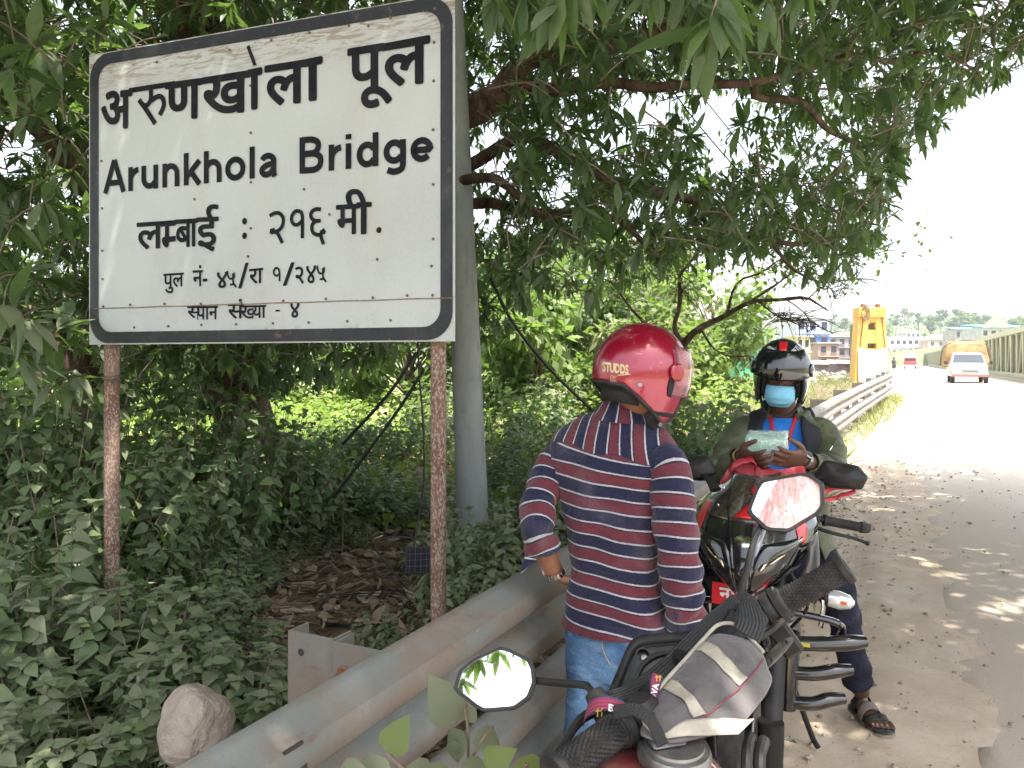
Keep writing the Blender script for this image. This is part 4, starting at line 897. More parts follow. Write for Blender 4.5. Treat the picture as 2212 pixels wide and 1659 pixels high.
# wind screen, red flash, headlamps, ridges
def scr(y, z): return fs_(y, z, .003)
G = [[scr(t*fw(z)*.93, z) for t in np.linspace(-1, 1, 25)] for z in np.linspace(.985, 1.168, 14)]
g = MB(); g.grid(G); ws = g.build('windscreen', M_scr, fb, smooth=180, solid=.004)
patch('red_flash', [(.00, 1.12), (.01, 1.07), (-.015, 1.035), (-.045, 1.0)], [(.075, 1.11), (.075, 1.06), (.07, 1.02), (.06, 1.0)], .0075, M_redp, ws, 12, 6)
for s in (-1, 1):
    patch('side_stripe', [(s*.165, 1.03), (s*.185, .96), (s*.185, .90)], [(s*.135, 1.03), (s*.155, .96), (s*.168, .89)], .004, M_redp, fair)
    hl = patch('headlamp', [(s*.175, .925), (s*.16, .82), (s*.10, .715), (s*.03, .675)], [(s*.06, .905), (s*.035, .84), (s*.022, .75), (s*.015, .69)], .006, mat('smoked lamp lens', (.008, .009, .01), .05, coat=1.0) if s < 0 else bpy.data.materials['smoked lamp lens'], fb, 14, 8, .006)
    patch('reflector_glint', [(s*.120, .872), (s*.085, .838)], [(s*.104, .864), (s*.074, .828)], .0165, M_lamp_glint, hl, 6, 4, .004)
    patch('reflector_glint', [(s*.070, .835), (s*.056, .805)], [(s*.058, .828), (s*.048, .800)], .0165, M_lamp_glint, hl, 5, 4, .004)
    patch('lamp_mesh', [(s*.162, .80), (s*.125, .745), (s*.07, .69)], [(s*.135, .80), (s*.09, .735), (s*.058, .69)], .015, mat('lamp mesh', (.05, .055, .055), .45, .6, bump=(500, .9, .004)) if s < 0 else bpy.data.materials['lamp mesh'], hl, 8, 5, .002)
    g = MB(); g.tube([fs_(s*q[0], q[1], .006) for q in ((.078, 1.15), (.07, 1.05), (.045, .93), (.028, .80), (.018, .70))], .0045, 6, res=16); g.build('ridge', M_gloss, fair)
for (y, z) in ((-.10, 1.09), (-.105, 1.03), (.10, 1.09), (.105, 1.03)):
    g = MB(); p = fs_(y, z, .006); g.lathe([(.006, 0), (.005, .004), (0, .005)], p, nrm(fs_(y, z, .05)-p), 10); g.build('screw', M_chrome, ws)
g = MB(); G = [[fs_(.032*math.cos(a)*k, .915+.022*math.sin(a)*k, .004+.004*(1-k)) for a in np.linspace(0, 6.283, 20, endpoint=False)] for k in (1, .7, .3)]; g.loft(G); g.build('badge', M_chrome, fair)
g = MB(); G = [[fs_(.038*math.cos(a)*k, .80+.05*math.sin(a)*k, .005+.01*(1-k*k)) for a in np.linspace(0, 6.283, 24, endpoint=False)] for k in (1, .8, .4)]; g.loft(G); g.build('pilot_lamp', M_gloss, fair)
g = MB()                                                # grey flash on the left half of the nose
patch('grey_flash', [(.07, .985), (.055, .90), (.05, .84), (.04, .72)], [(.025, .985), (.02, .90), (.008, .80), (.006, .69)], .0045, mat('gunmetal', (.16, .165, .18), .2, .5, coat=1.0), fair, 14, 5)
# handlebar, grips, levers, mirrors
BX, BZ = -.40, .985
g = MB(); g.tube(FB.P([(BX-.02, -.36, BZ-.035), (BX+.02, -.2, BZ-.01), (BX+.05, 0, BZ), (BX+.02, .2, BZ-.01), (BX-.02, .36, BZ-.035)]), .0115, 10, res=20); hb = g.build('handlebar', M_plas, fb)
for s in (-1, 1):
    g = MB(); a, b = FB(BX+.012, s*.24, BZ-.018), FB(BX-.025, s*.365, BZ-.037); g.tube([a, b], .0175, 16); g.lathe([(.022, 0), (.022, .01), (.017, .012)], a, b-a, 16); g.lathe([(.021, 0), (.021, .008), (.016, .03), (.012, .034)], b, b-a, 16); g.build('grip', M_rub, hb)
    g = MB(); g.box(FB(BX+.02, s*.195, BZ-.012), (.05, .07, .045), FB.M, bev=.012); g.box(FB(BX+.04, s*.16, BZ+.01), (.06, .05, .03), FB.M, bev=.008); g.build('switch_box', M_plas, hb)
    g = MB(); g.tube(FB.P([(BX+.05, s*.18, BZ-.03), (BX+.085, s*.26, BZ-.045), (BX+.07, s*.34, BZ-.06), (BX+.06, s*.385, BZ-.075)]), [.008, .007, .006, .006], 8, res=14); g.lathe([(0, -.009), (.007, -.006), (.009, 0), (.007, .006), (0, .009)], FB(BX+.06, s*.388, BZ-.076), FB.l, 12); g.build('lever', M_plas, hb)
for s, hu, hv, hy in ((1, 1815, 1028, 2.72), (-1, 1500, 1012, 2.95)):
    c = at(hu, hv, hy); b = FB(-.20, s*.125, 1.075)
    g = MB(); tip = c+(b-c)*.28; g.tube([b, b*.72+tip*.28+np.array([0, 0, .008]), b*.3+tip*.7+np.array([0, 0, .012]), tip], [.024, .017, .011, .008], 10, res=14, flat=.6); st = g.build('mirror_stalk', M_plas, fb)
    h, w3 = mirror('mirror', c, FB(-1, s*.12, .1)-FB(0, 0, 0), FB.u+FB.l*s*.15, [(-.085, -.02), (-.06, .045), (.05, .05), (.088, .02), (.075, -.03), (-.03, -.05)] if s < 0 else [(-.088, .02), (-.05, .05), (.06, .045), (.085, -.02), (.03, -.05), (-.075, -.03)], .05, st, M_mirror)
# number plate below the nose
pc = FB(-.075, .02, .735); g = MB(); nu = FB.f; pl_ = lambda a, b, d=0: pc+FB.l*a+FB.u*b+nu*d
g.box(pc, (.004, .26, .075), FB.M); plate = g.build('number_plate', M_plate, fb, smooth=0)
V, Fc = letters('ना६ २प', .064, .0018); V = V-[V[:, 0].mean()+.012, .020, 0]
g = MB(); g.add([pl_(-.0+x, y, .0035+z) for x, y, z in V], Fc); g.build('plate_lettering', M_white, plate, smooth=0)
# tank, shrouds, engine, frame, seat, tail, exhaust
def blob(name, rows, m, parent, p=2.4, nseg=28):
    X = catmull(np.array(rows, float), 22); g = MB(); G = []
    for x, z, hw, hh in X:
        th = np.linspace(0, 2*np.pi, nseg, endpoint=False); c, s = np.cos(th), np.sin(th)
        G.append([FB(x, hw*np.sign(a)*abs(a)**(2/p), z+hh*np.sign(b)*abs(b)**(2/p)) for a, b in zip(c, s)])
    g.loft(G); return g.build(name, m, parent, smooth=50)
blob('fuel_tank', [(-.40, .88, .07, .06), (-.48, .89, .15, .12), (-.62, .89, .165, .13), (-.78, .86, .12, .10), (-.86, .82, .06, .05)], M_gloss, fb)
blob('seat', [(-.78, .80, .08, .04), (-.92, .79, .12, .05), (-1.15, .82, .12, .05), (-1.4, .88, .09, .05), (-1.5, .9, .05, .03)], M_seat, fb)
blob('tail', [(-.95, .70, .10, .07), (-1.25, .76, .12, .08), (-1.55, .84, .07, .05), (-1.62, .86, .03, .02)], M_gloss, fb)
blob('engine', [(-.42, .45, .10, .10), (-.5, .42, .15, .17), (-.7, .40, .16, .16), (-.82, .40, .10, .10)], M_alu, fb, 3.5)
g = MB(); 
for k in range(7): g.box(FB(-.44, 0, .50+.022*k), (.17, .19, .006), FB.M)
g.build('cooling_fins', M_alu, fb, smooth=0)
for s in (-1, 1):
    g = MB(); G = []
    for x, z0, z1, y in ((-.20, .80, .95, .185), (-.30, .70, .97, .215), (-.46, .60, .93, .215), (-.62, .64, .88, .20)): G.append([FB(x, s*(y+.014*math.sin(math.pi*t)), z0+(z1-z0)*t) for t in np.linspace(0, 1, 8)])
    g.grid(G); g.build('side_panel', M_gloss, fb, smooth=180, solid=.005)
    g = MB(); G = [[FB(x, s*(y+.01*math.sin(math.pi*t)), z0+(z1-z0)*t) for t in np.linspace(0, 1, 7)] for x, z0, z1, y in ((-.30, .60, .74, .235), (-.40, .56, .76, .245), (-.52, .58, .72, .235))]; g.grid(G); g.build('tank_shroud', M_chrome, fb, smooth=180, solid=.006)
    g = MB(); g.tube(FB.P([(-.2, s*.05, .95), (-.35, s*.09, .78), (-.62, s*.11, .35), (-.95, s*.11, .38), (-1.33, s*.09, .31)]), .019, 8, res=20); g.build('frame_tube', M_plas, fb)
g = MB(); g.tube(FB.P([(-.4, -.1, .36), (-.45, -.16, .22), (-.9, -.18, .24), (-1.45, -.2, .34)]), [.02, .022, .03, .045], 12, res=20); g.build('exhaust', M_chrome, fb)
# leg guard: a black ladder of three bent tubes on each side
for s in (1, -1):
    g = MB(); x0 = -.22
    g.tube(FB.P([(x0, s*.10, .66), (x0+.01, s*.12, .665), (x0, s*.28, .65), (x0-.02, s*.315, .62), (x0-.03, s*.30, .58)]), .0125, 10, res=18)
    for z, yo, r in ((.575, .385, .026), (.47, .345, .024), (.365, .325, .024)):
        g.tube(FB.P([(x0+.03, s*.12, z-.015), (x0+.03, s*.22, z-.005), (x0+.01, s*(yo-.05), z+.012), (x0-.02, s*yo, z+.015)]), [r, r, r*1.05, r*.8], 14, res=16)
    g.tube(FB.P([(x0+.03, s*.145, .60), (x0+.03, s*.14, .33)]), .034, 14); g.tube(FB.P([(x0, s*.11, .62), (x0-.2, s*.07, .40)]), .014, 8)
    lg = g.build('leg_guard', M_gloss, fb)
    if s > 0: g = MB(); g.box(FB(x0+.057, s*.185, .572), (.002, .055, .014), FB.M); g.build('sticker', M_yst, lg, smooth=0)
    g = MB(); G = []
    for t, r in ((0, .012), (.1, .026), (.5, .030), (.85, .022), (1, .006)): c = FB(-.20, s*(.255+.095*t), .735-.006*t); G.append([c+FB.f*r*1.0*math.cos(a)+FB.u*r*1.05*math.sin(a) for a in np.linspace(0, 6.283, 18, endpoint=False)])
    g.loft(G); ind = g.build('indicator', M_lens, fb)
    g = MB(); g.tube(FB.P([(-.24, s*.13, .74), (-.21, s*.255, .735)]), [.016, .014], 10); g.lathe([(.027, 0), (.027, .012)], FB(-.2, s*.255, .735), FB.l*s, 14); g.build('indicator_arm', M_plas, ind)
    g = MB(); g.box(FB(-.171, s*.315, .732), (.004, .02, .012), FB.M); g.build('bulb', mat('amber bulb', (.5, .1, .03), .4) if s > 0 else bpy.data.materials['amber bulb'], ind, smooth=0)
g = MB()
for P in ([(-.3, .06, .95), (-.12, .16, .80), (-.18, .20, .70), (-.3, .12, .55)], [(-.36, .16, .97), (-.14, .20, .88), (-.2, .12, .68)], [(-.36, -.16, .97), (-.14, -.19, .88), (-.2, -.12, .68)]): g.tube(FB.P(P), .006, 6, res=16)
g.build('cable', M_rub, fb)
g = MB(); g.tube(FB.P([(-.6, .12, .3), (-.62, .22, .04), (-.6, .24, .02)]), .011, 8, res=10); g.build('side_stand', M_plas, fb)
# ---- the near motorbike, of which the handlebar, the cowl, the mirrors and the tank show
NC = np.array([.342, 1.28, 1.06]); NBd = nrm((.466, .385, .12)); NF = nrm((-.637, .771, 0)); NU = nrm(np.cross(NBd, NF)); NU = NU if NU[2] > 0 else -NU
def nb(a, f=0, u=0): return NC+NBd*a+NF*f+NU*u
nbk = thing('motorcycle', 'dark red motorbike in the foreground with a grey bag hung over its turned handlebar', 'motorbike', (.22, .9, 0))
g = MB(); g.tube([nb(-.37), nb(-.22), nb(-.12, .05, -.035), nb(0, .06, -.045), nb(.10, .05, -.035), at(1655, 1326, 1.43), at(1822, 1228, 1.397)], .012, 12, res=36); nhb = g.build('handlebar', M_plas, nbk)
RG0, RG1 = at(1690, 1304, 1.43), at(1823, 1227, 1.395); RD = nrm(RG1-RG0); RU = nrm(np.array([0, 0, 1.])-RD*RD[2]); RF = np.cross(RU, RD)
def rb(a, f=0, u=0): return RG0+RD*(a-.245)+RF*f+RU*u
for s in (-1, 1):
    g = MB(); knurl(g, *((nb(-.245), nb(-.372)) if s < 0 else (RG0, RG1)), .0225 if s < 0 else .0225, 20, 11); g.build('grip', M_rub, nhb)
    g = MB(); a = s*.205
    Mq = np.array([NBd, NF, NU]).T
    if s < 0:
        g.box(nb(a, -.012, .004), (.062, .062, .058), Mq, bev=.016); g.box(nb(a+.055, .005, .0), (.05, .05, .05), Mq, bev=.014); g.lathe([(.030, -.008), (.034, 0), (.030, .008)], nb(-.238), NBd, 20); g.box(nb(a, .02, -.03), (.05, .05, .03), Mq, bev=.01)
    else:
        Mr = np.array([RD, RF, RU]).T
        g.lathe([(.027, -.014), (.033, -.009), (.033, .006), (.028, .012)], rb(.224), RD, 22); g.lathe([(.035, -.005), (.035, .005)], rb(.241), RD, 22); g.box(rb(.186, -.008, -.004), (.045, .046, .052), Mr, bev=.012); g.box(rb(.205, .03, -.058), (.040, .022, .080), Mr, bev=.006)
    sw = g.build('switch_box', M_plas, nhb, smooth=40)
    if s < 0:
        for (p, q, w, h) in ((-.014, .018, .018, .014), (.012, .014, .022, .018), (.012, -.008, .020, .012), (-.012, -.006, .014, .010)):
            g = MB(); g.box(nb(a+p, -.043, q), (w, .012, h), Mq, bev=.004); g.build('button', M_rub, sw)
    else:
        g = MB(); g.box(rb(.205, .043, -.062), (.018, .008, .022), Mr, bev=.003); g.build('button', M_rub, sw)
        g = MB(); g.tube([rb(.200, .049, -.078), rb(.205, .049, -.084), rb(.211, .049, -.078)], .0009, 4); g.tube([rb(.199, .049, -.088), rb(.212, .049, -.088)], .0009, 4); g.build('switch_mark', M_white, sw)
    g = MB(); g.tube([nb(s*.17, .035, -.01), nb(s*.24, .075, -.012), nb(s*.31, .06, -.02), nb(s*.385, .045, -.03)], [.011, .008, .006, .006], 8, res=16); g.lathe([(0, -.009), (.007, -.005), (.009, 0), (.007, .005), (0, .009)], nb(s*.388, .045, -.03), NBd, 10); g.build('lever', M_plas, nhb)
g = MB(); g.tube([nb(-.16, .03, -.03), nb(-.10, -.015, -.03), nb(-.07, -.02, -.07), nb(-.07, -.02, -.13)], [.013, .015, .013, .01], 10, res=14, flat=.55); g.build('clutch_perch', M_plas, nhb)
# mirrors
sc1 = 2.344e-1*1.3/1661*1.03
ML = [((x-505)*sc1, -(y-500)*sc1*1.12) for x, y in [(140, 570), (180, 440), (310, 350), (540, 260), (620, 270), (820, 350), (860, 420), (870, 530), (820, 640), (690, 720), (410, 740), (340, 710), (180, 610)]]
cL = at(1069, 1466, 1.30); bL = at(1292, 1512, 1.17)
g = MB(); g.tube([at(1152, 1470, 1.31), at(1215, 1476, 1.27), at(1262, 1480, 1.215), at(1274, 1488, 1.20), at(1288, 1510, 1.175)], .0062, 10, res=26); ms = g.build('mirror_stalk', M_plas, nbk)
g = MB(); g.tube([at(1282, 1496, 1.18), at(1300, 1525, 1.165), at(1318, 1556, 1.15)], [.015, .019, .021], 14); g.build('stalk_boot', M_rub, ms)
mirror('mirror', cL, (-.02, -.88, .44), (0, 0, 1), ML, .035, ms, M_mirror)
sc2 = 2.188e-1*1.45/1661*1.04
MR = [((x-1120)*sc2, -(y-690)*sc2*1.1) for x, y in [(780, 790), (845, 600), (890, 520), (1260, 425), (1330, 430), (1450, 500), (1465, 680), (1420, 760), (1160, 940), (990, 950), (940, 940), (800, 830)]]
cR = at(1697, 1084, 1.45)
g = MB(); g.tube([at(1655, 1120, 1.47), at(1630, 1165, 1.44), at(1612, 1235, 1.40), at(1600, 1278, 1.37), at(1606, 1296, 1.36), at(1622, 1318, 1.36)], [.005, .0058, .0062, .0062, .0065, .0065], 10, res=26); ms = g.build('mirror_stalk', M_plas, nbk)
g = MB(); g.tube([at(1600, 1283, 1.37), at(1618, 1312, 1.36), at(1640, 1345, 1.37)], [.011, .015, .018], 14); g.build('stalk_boot', M_rub, ms)
h2, w3 = mirror('mirror', cR, (-.30, -.90, .32), (.04, 0, 1), MR, .04, ms, M_mirror)
def painted_reflection():                                             # a reflected pink shirt, painted as colour over most of the right-hand glass
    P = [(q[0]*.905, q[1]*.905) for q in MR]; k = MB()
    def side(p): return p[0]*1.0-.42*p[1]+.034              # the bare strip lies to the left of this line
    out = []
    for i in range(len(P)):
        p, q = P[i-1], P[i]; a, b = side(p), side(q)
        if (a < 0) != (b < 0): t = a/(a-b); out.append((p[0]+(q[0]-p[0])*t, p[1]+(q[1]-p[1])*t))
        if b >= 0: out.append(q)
    k.add([w3(q, .0004) for q in out], [tuple(range(len(out)))]); fl = k.build('painted_reflection', M_pink, h2, smooth=0)
    k = MB()
    for txt, y0 in (('OBJECTS IN MIRROR ARE', -.004), ('CLOSER THAN THEY APPEAR', -.0145)):
        V, Fc = letters(txt, .0078); V[:, 0] *= .062/V[:, 0].max()
        a = R(17); k.add([w3((.000+x*math.cos(a)-(y+y0)*math.sin(a)-.004, -.012+x*math.sin(a)+(y+y0)*math.cos(a)), .0009) for x, y, z in V], Fc)
    k.build('mirror_lettering', mat('etched letters', (.85, .8, .8), .5), h2, smooth=0)
painted_reflection()
# cowl over the headlamp with the instruments inside
Tq = [(1318, 1486, 1.40), (1338, 1440, 1.45), (1356, 1398, 1.50), (1378, 1376, 1.54), (1430, 1369, 1.58), (1478, 1366, 1.61), (1545, 1362, 1.62), (1590, 1370, 1.58)]
Tp = catmull([at(*q) for q in Tq], 30)
cc = at(1440, 1470, 1.40)
def inset(k, dz=0.0, dy=0.0): return [p*(1-k)+cc*k+np.array([0, dy, dz]) for p in Tp]
M_cowl = mat('dark grey cowl', (.02, .022, .025), .55, spec=.3)
g = MB(); g.grid([inset(-.02, -.12, .10), inset(.0, -.05, .035), inset(.0), inset(.03, -.002, -.004), inset(.10, -.012, .0)]); cw = g.build('cowl', M_plas, nbk, smooth=180, solid=.003)
M_dash = mat('grey dash plastic', (.045, .05, .056), .6, spec=.3, dust=(DUST, .06, 20), bump=(600, .3, .001))
g = MB(); g.grid([inset(.09, -.02, .006), inset(.13, -.016, -.002), inset(.30, -.018), inset(.52, -.03), inset(.66, -.06)]); g.build('dash_panel', M_dash, cw, smooth=180, solid=.003)
dn = nrm((-.1, -.75, .62))
sh = at(1389, 1419, 1.40); g = MB(); g.lathe([(.0125, .008), (.0135, .012), (.0105, .012), (.0095, -.002), (.0, -.003)], sh, dn, 20, caps=False); g.lathe([(.006, 0), (.006, .005), (0, .006)], sh+np.array([.002, 0, -.003]), dn, 6, mat=1); g.build('screw_well', [M_plas, M_alu], cw)
ck = at(1452, 1496, 1.345)
g = MB(); g.lathe([(.070, 0), (.070, .012), (.062, .013), (.060, .006), (.0, .004)], ck, dn, 40, caps=False); g.build('gauge', M_plas, cw)
g = MB(); g.lathe([(.058, .0075), (.05, .009), (0, .010)], ck, dn, 40, caps=False); g.build('gauge_glass', M_dash, cw)
# tank, cap, rest of the machine
TF = Fr((.228, 1.1, 0), (.13, .99), R(-3))
X_ = catmull(np.array([(.22, .80, .05, .06), (.18, .83, .12, .11), (.06, .84, .155, .135), (-.08, .835, .165, .135), (-.24, .82, .14, .11), (-.36, .80, .09, .06), (-.40, .79, .04, .03)]), 30); g = MB(); G = []
for x, z, hw, hh in X_:
    th = np.linspace(0, 2*np.pi, 40, endpoint=False); G.append([TF(x, hw*np.sign(math.cos(a))*abs(math.cos(a))**.85, z+hh*np.sign(math.sin(a))*abs(math.sin(a))**.7) for a in th])
g.loft(G); tk = g.build('fuel_tank', M_tank, nbk, smooth=180)
g = MB(); c0 = at(1456, 1622, 1.10); ax = nrm((.02, -.12, 1)); g.lathe([(.052, -.012), (.053, .0), (.050, .008), (.043, .010), (.042, .014), (.036, .015), (0, .015)], c0, ax, 40); cp = g.build('fuel_cap', M_alu, tk)
g = MB(); g.box(c0+np.array([-.012, -.012, .019]), (.052, .022, .008), np.array([nrm((.95, .3, .0)), nrm((-.3, .95, .1)), (0, 0, 1)]).T, bev=.003); g.build('cap_flap', M_alu, cp)
def nblob(name, rows, m, p=2.4):
    X = catmull(np.array(rows, float), 20); g = MB(); G = []
    for x, z, hw, hh in X:
        G.append([TF(x, hw*np.sign(math.cos(a))*abs(math.cos(a))**(2/p), z+hh*np.sign(math.sin(a))*abs(math.sin(a))**(2/p)) for a in np.linspace(0, 6.2832, 26, endpoint=False)])
    g.loft(G); return g.build(name, m, nbk, smooth=50)
nblob('seat', [(-.33, .78, .08, .04), (-.5, .77, .12, .05), (-.8, .80, .12, .05), (-1.05, .84, .08, .04)], M_seat)
nblob('tail', [(-.5, .68, .10, .07), (-.85, .73, .11, .07), (-1.15, .80, .05, .04)], M_tank)
nblob('engine', [(.10, .45, .10, .10), (.0, .42, .15, .17), (-.25, .40, .15, .15), (-.38, .40, .09, .09)], M_alu, 3.5)
g = MB(); g.tube([at(1600, 1330, 1.34), TF(.18, 0, .80), TF(.0, .05, .66), TF(-.4, .1, .36)], .022, 10, res=14); g.build('frame_tube', M_plas, nbk)
st = np.array([.36, 1.36, .95]); axl = np.array([.16, 1.67, .30])
WF = Fr((axl[0], axl[1], 0), NF, R(-5)); wheel(WF, 0, .30, .30, .085, nbk)
for s in (-1, 1):
    g = MB(); lat = np.array([NBd[0], NBd[1], 0]); g.tube([axl+lat*s*.09, axl+lat*s*.09+(st-axl)*.5], .028, 14); g.tube([axl+lat*s*.09+(st-axl)*.5, st+lat*s*.09+np.array([0, 0, .1])], .018, 12); g.build('fork_leg', M_plas, nbk)
WR = Fr(TF(-.86, 0, 0)*[1, 1, 0], TF.f, R(-3)); wheel(WR, 0, .30, .30, .1, nbk)
g = MB(); g.tube([at(1650, 1600, 1.25), at(1640, 1660, 1.2), at(1660, 1900, 1.15)], .010, 10, res=12); g.tube([at(1622, 1590, 1.22), at(1612, 1640, 1.17), at(1615, 1900, 1.1)], .008, 8, res=12); g.build('control_cable', M_plas, nbk)
g = MB(); g.tube([at(1628, 1430, 1.36), at(1640, 1480, 1.34), at(1600, 1560, 1.27)], .007, 8, res=12); g.tube([at(1620, 1330, 1.37), at(1650, 1370, 1.36), at(1660, 1390, 1.36), at(1640, 1420, 1.35)], .004, 6, res=14, mat=0); g.tube([at(1600, 1345, 1.36), at(1630, 1378, 1.34), at(1658, 1368, 1.35), at(1690, 1340, 1.40)], .005, 6, res=14); g.build('control_cable', M_rub, nbk)
# the dusty brake reservoir and lever root by the right grip
g = MB(); G = []
for t, r, k in ((0, .012, .8), (.12, .020, .9), (.35, .026, 1.1), (.62, .031, 1.15), (.85, .027, 1.1), (.96, .017, 1), (1, .006, 1)):
    c = at(1638, 1456, 1.34)*(1-t)+at(1701, 1382, 1.41)*t; G.append([c+np.array([.62, 0, .5])*r*k*math.cos(a)*.9+np.array([.2, -.9, .2])*r*.7*math.sin(a) for a in np.linspace(0, 6.283, 20, endpoint=False)])
g.loft(G); ind = g.build('indicator', mat('dusty grey housing', (.10, .10, .092), .8, col2=(.16, .155, .14), scale=40, dust=(DUST, .4, 30)), nbk, smooth=60)
for (u, v) in ((1659, 1402), (1662, 1425), (1696, 1388)): g = MB(); g.lathe([(.006, 0), (.005, .003), (0, .001)], at(u, v, 1.345 if u < 1690 else 1.385), (-.2, -.9, .3), 10); g.build('screw', M_plas, ind)

# black webbing straps and the lanyard
def ribbon(name, P, wd, side, m, parent=None, n_=40, th=.0022, **kw):
    X = catmull(np.array([(*p,) for p in P], float), n_); W_ = catmull(np.array([(*nrm(s), 0) if len(s) == 3 else s for s in side], float), n_)[:, :3]; wd = np.broadcast_to(wd, (n_,)) if np.isscalar(wd) else np.interp(np.linspace(0, 1, n_), np.linspace(0, 1, len(wd)), wd)
    T = np.gradient(X, axis=0); T /= np.linalg.norm(T, axis=1)[:, None]; S = W_-T*(W_*T).sum(1)[:, None] if not kw.get('face') else np.cross(T, W_); S /= np.linalg.norm(S, axis=1)[:, None]
    g = MB(); al = np.r_[0, np.cumsum(np.linalg.norm(np.diff(X, axis=0), axis=1))]
    G = np.array([[x+s*w*t/2 for t in np.linspace(-1, 1, 7)] for x, s, w in zip(X, S, wd)])
    g.grid(G, al=np.repeat(al, 7), ac=np.tile(np.linspace(-1, 1, 7), n_)); return g.build(name, m, parent, smooth=180, solid=th)
n = NT('webbing'); wv = n.math('SINE', n.math('MULTIPLY', n.attr('ac'), 26)); w2 = n.math('SINE', n.math('MULTIPLY', n.attr('al'), 1600))
n.set(col=n.mix(n.ramp(wv, -.6, .8), (.010, .010, .011), (.032, .032, .033)), rough=.75); n.bump(wv, .5, .002); n.bump(w2, .3, .001); M_web = n.mat
bag = thing('saddle_bag', 'grey cloth bag with cream reflective bands hung over the near handlebar by wide black straps', 'bag', tuple(at(1530, 1480, 1.25)))
sd = (.35, -.25, .9)
ribbon('strap', [at(1300, 1520, 1.165), at(1345, 1508, 1.16), at(1400, 1485, 1.23), at(1450, 1447, 1.29), at(1510, 1382, 1.33), at(1568, 1318, 1.35), at(1592, 1292, 1.35)], [.030, .034, .042, .044, .042, .036, .02], [(-.15, -.85, .5), (-.15, -.85, .5), (-.1, -.85, .5), (-.1, -.9, .4)], M_web, bag, 50, face=1)
ribbon('strap', [at(1590, 1285, 1.36), at(1612, 1300, 1.345), at(1622, 1340, 1.31), at(1612, 1372, 1.28)], [.018, .040, .050, .048], [(-.1, -.9, .4), (-.1, -.9, .4)], M_web, bag, 30, face=1)
ribbon('strap', [at(1325, 1540, 1.10), at(1370, 1532, 1.09), at(1408, 1560, 1.08), at(1432, 1610, 1.07)], .017, [(-.1, -.75, .6), (-.1, -.75, .6)], M_web, bag, 30, face=1)
# bag: a flattened pouch, its face given by a closed outline
OUT = [(1519, 1380, 1.270), (1548, 1351, 1.285), (1579, 1344, 1.285), (1612, 1350, 1.280), (1641, 1365, 1.270), (1652, 1412, 1.250), (1657, 1455, 1.230), (1660, 1498, 1.215), (1648, 1530, 1.190), (1629, 1558, 1.165), (1594, 1594, 1.125), (1560, 1606, 1.105), (1524, 1610, 1.095), (1470, 1602, 1.075), (1429, 1598, 1.070), (1408, 1580, 1.070), (1388, 1560, 1.075), (1398, 1530, 1.100), (1414, 1499, 1.130), (1441, 1468, 1.175), (1480, 1424, 1.225)]
OP = catmull([at(*q) for q in OUT+OUT[:1]], 85)[:-1]; bc = OP.mean(0); bn = nrm(np.cross(at(1519, 1380, 1.27)-at(1429, 1598, 1.07), at(1652, 1412, 1.25)-at(1429, 1598, 1.07))); bn = bn if bn[1] < 0 else -bn
OP = OP-np.outer((OP-bc)@bn, bn)
E1 = nrm(OP[40]-bc); E2 = np.cross(bn, E1); OA = np.array([math.atan2(np.dot(q-bc, E2), np.dot(q-bc, E1)) for q in OP]); ORR = np.linalg.norm(OP-bc, axis=1)
def bagh(p, k): return .020*(1-k**3)+.0075*(fnoise(p, 22, 2)+.6*fnoise(p, 55, 5))*(1-k**6)
def bagpt(p, k, front): return p+bn*(bagh(p, k) if front else -.05*(1-k**2.2))
g = MB(); G = []
for k in (.02, .15, .3, .45, .6, .72, .82, .9, .96, 1.0): G.append([bagpt(bc*(1-k)+p*k, k, True) for p in OP])
for k in (.94, .8, .5, .1): G.append([bagpt(bc*(1-k)+p*k, k, False) for p in OP])
g.loft(G)
n = NT('grey ripstop'); a_ = n.noise(18, 6, .6); n.set(col=n.mix(n.ramp(a_, .3, .7), (.066, .058, .058), (.098, .087, .086)), rough=.75, sheen=.2); n.bump(n.noise(28, 5, .6), .5, .012); n.bump(n.noise(500, 2), .2, .001); M_bag = n.mat
body = g.build('pouch', M_bag, bag, smooth=180)
n = NT('cream band'); n.set(col=n.mix(n.ramp(n.noise(22, 5, .65), .35, .7), (.36, .33, .265), (.25, .22, .175)), rough=.6); n.bump(n.noise(60, 4), .3, .003); M_cream = n.mat
EY = np.array([0, 0, 1.]); 
def onbag(u, v, off=.0015):                             # where a line of sight meets the bag's swollen face
    d = np.array([(u-1106)/1661, 1, -(v-780)/1661]); o = np.array([0, 0, H]); t = np.dot(bc-o, bn)/np.dot(d, bn); p = o+d*t
    r = p-bc; an = math.atan2(np.dot(r, E2), np.dot(r, E1)); o_ = np.argsort(OA); k = min(.99, np.linalg.norm(r)/np.interp(an, OA[o_], ORR[o_], period=2*math.pi))
    return p+bn*(bagh(p, k)+off)
def band(A, B, m, name='reflective_band', na=16, nb_=6, off=.002, th=.0015):
    A = catmull(np.array([(*q, 0) for q in A]), na)[:, :2]; B = catmull(np.array([(*q, 0) for q in B]), na)[:, :2]
    g = MB(); g.grid([[onbag(*(p*(1-t)+q*t), off) for t in np.linspace(0, 1, nb_)] for p, q in zip(A, B)]); return g.build(name, m, body, smooth=180, solid=th)
band([(1498, 1410), (1533, 1447), (1566, 1476), (1593, 1499)], [(1514, 1389), (1545, 1421), (1582, 1454), (1611, 1481)], M_cream)
band([(1430, 1489), (1458, 1523), (1478, 1547), (1494, 1566)], [(1445, 1473), (1473, 1507), (1498, 1535), (1521, 1560)], M_cream)
band([(1428, 1596), (1478, 1574), (1540, 1567), (1628, 1559)], [(1440, 1602), (1490, 1597), (1540, 1594), (1594, 1592)], M_cream, off=.005)
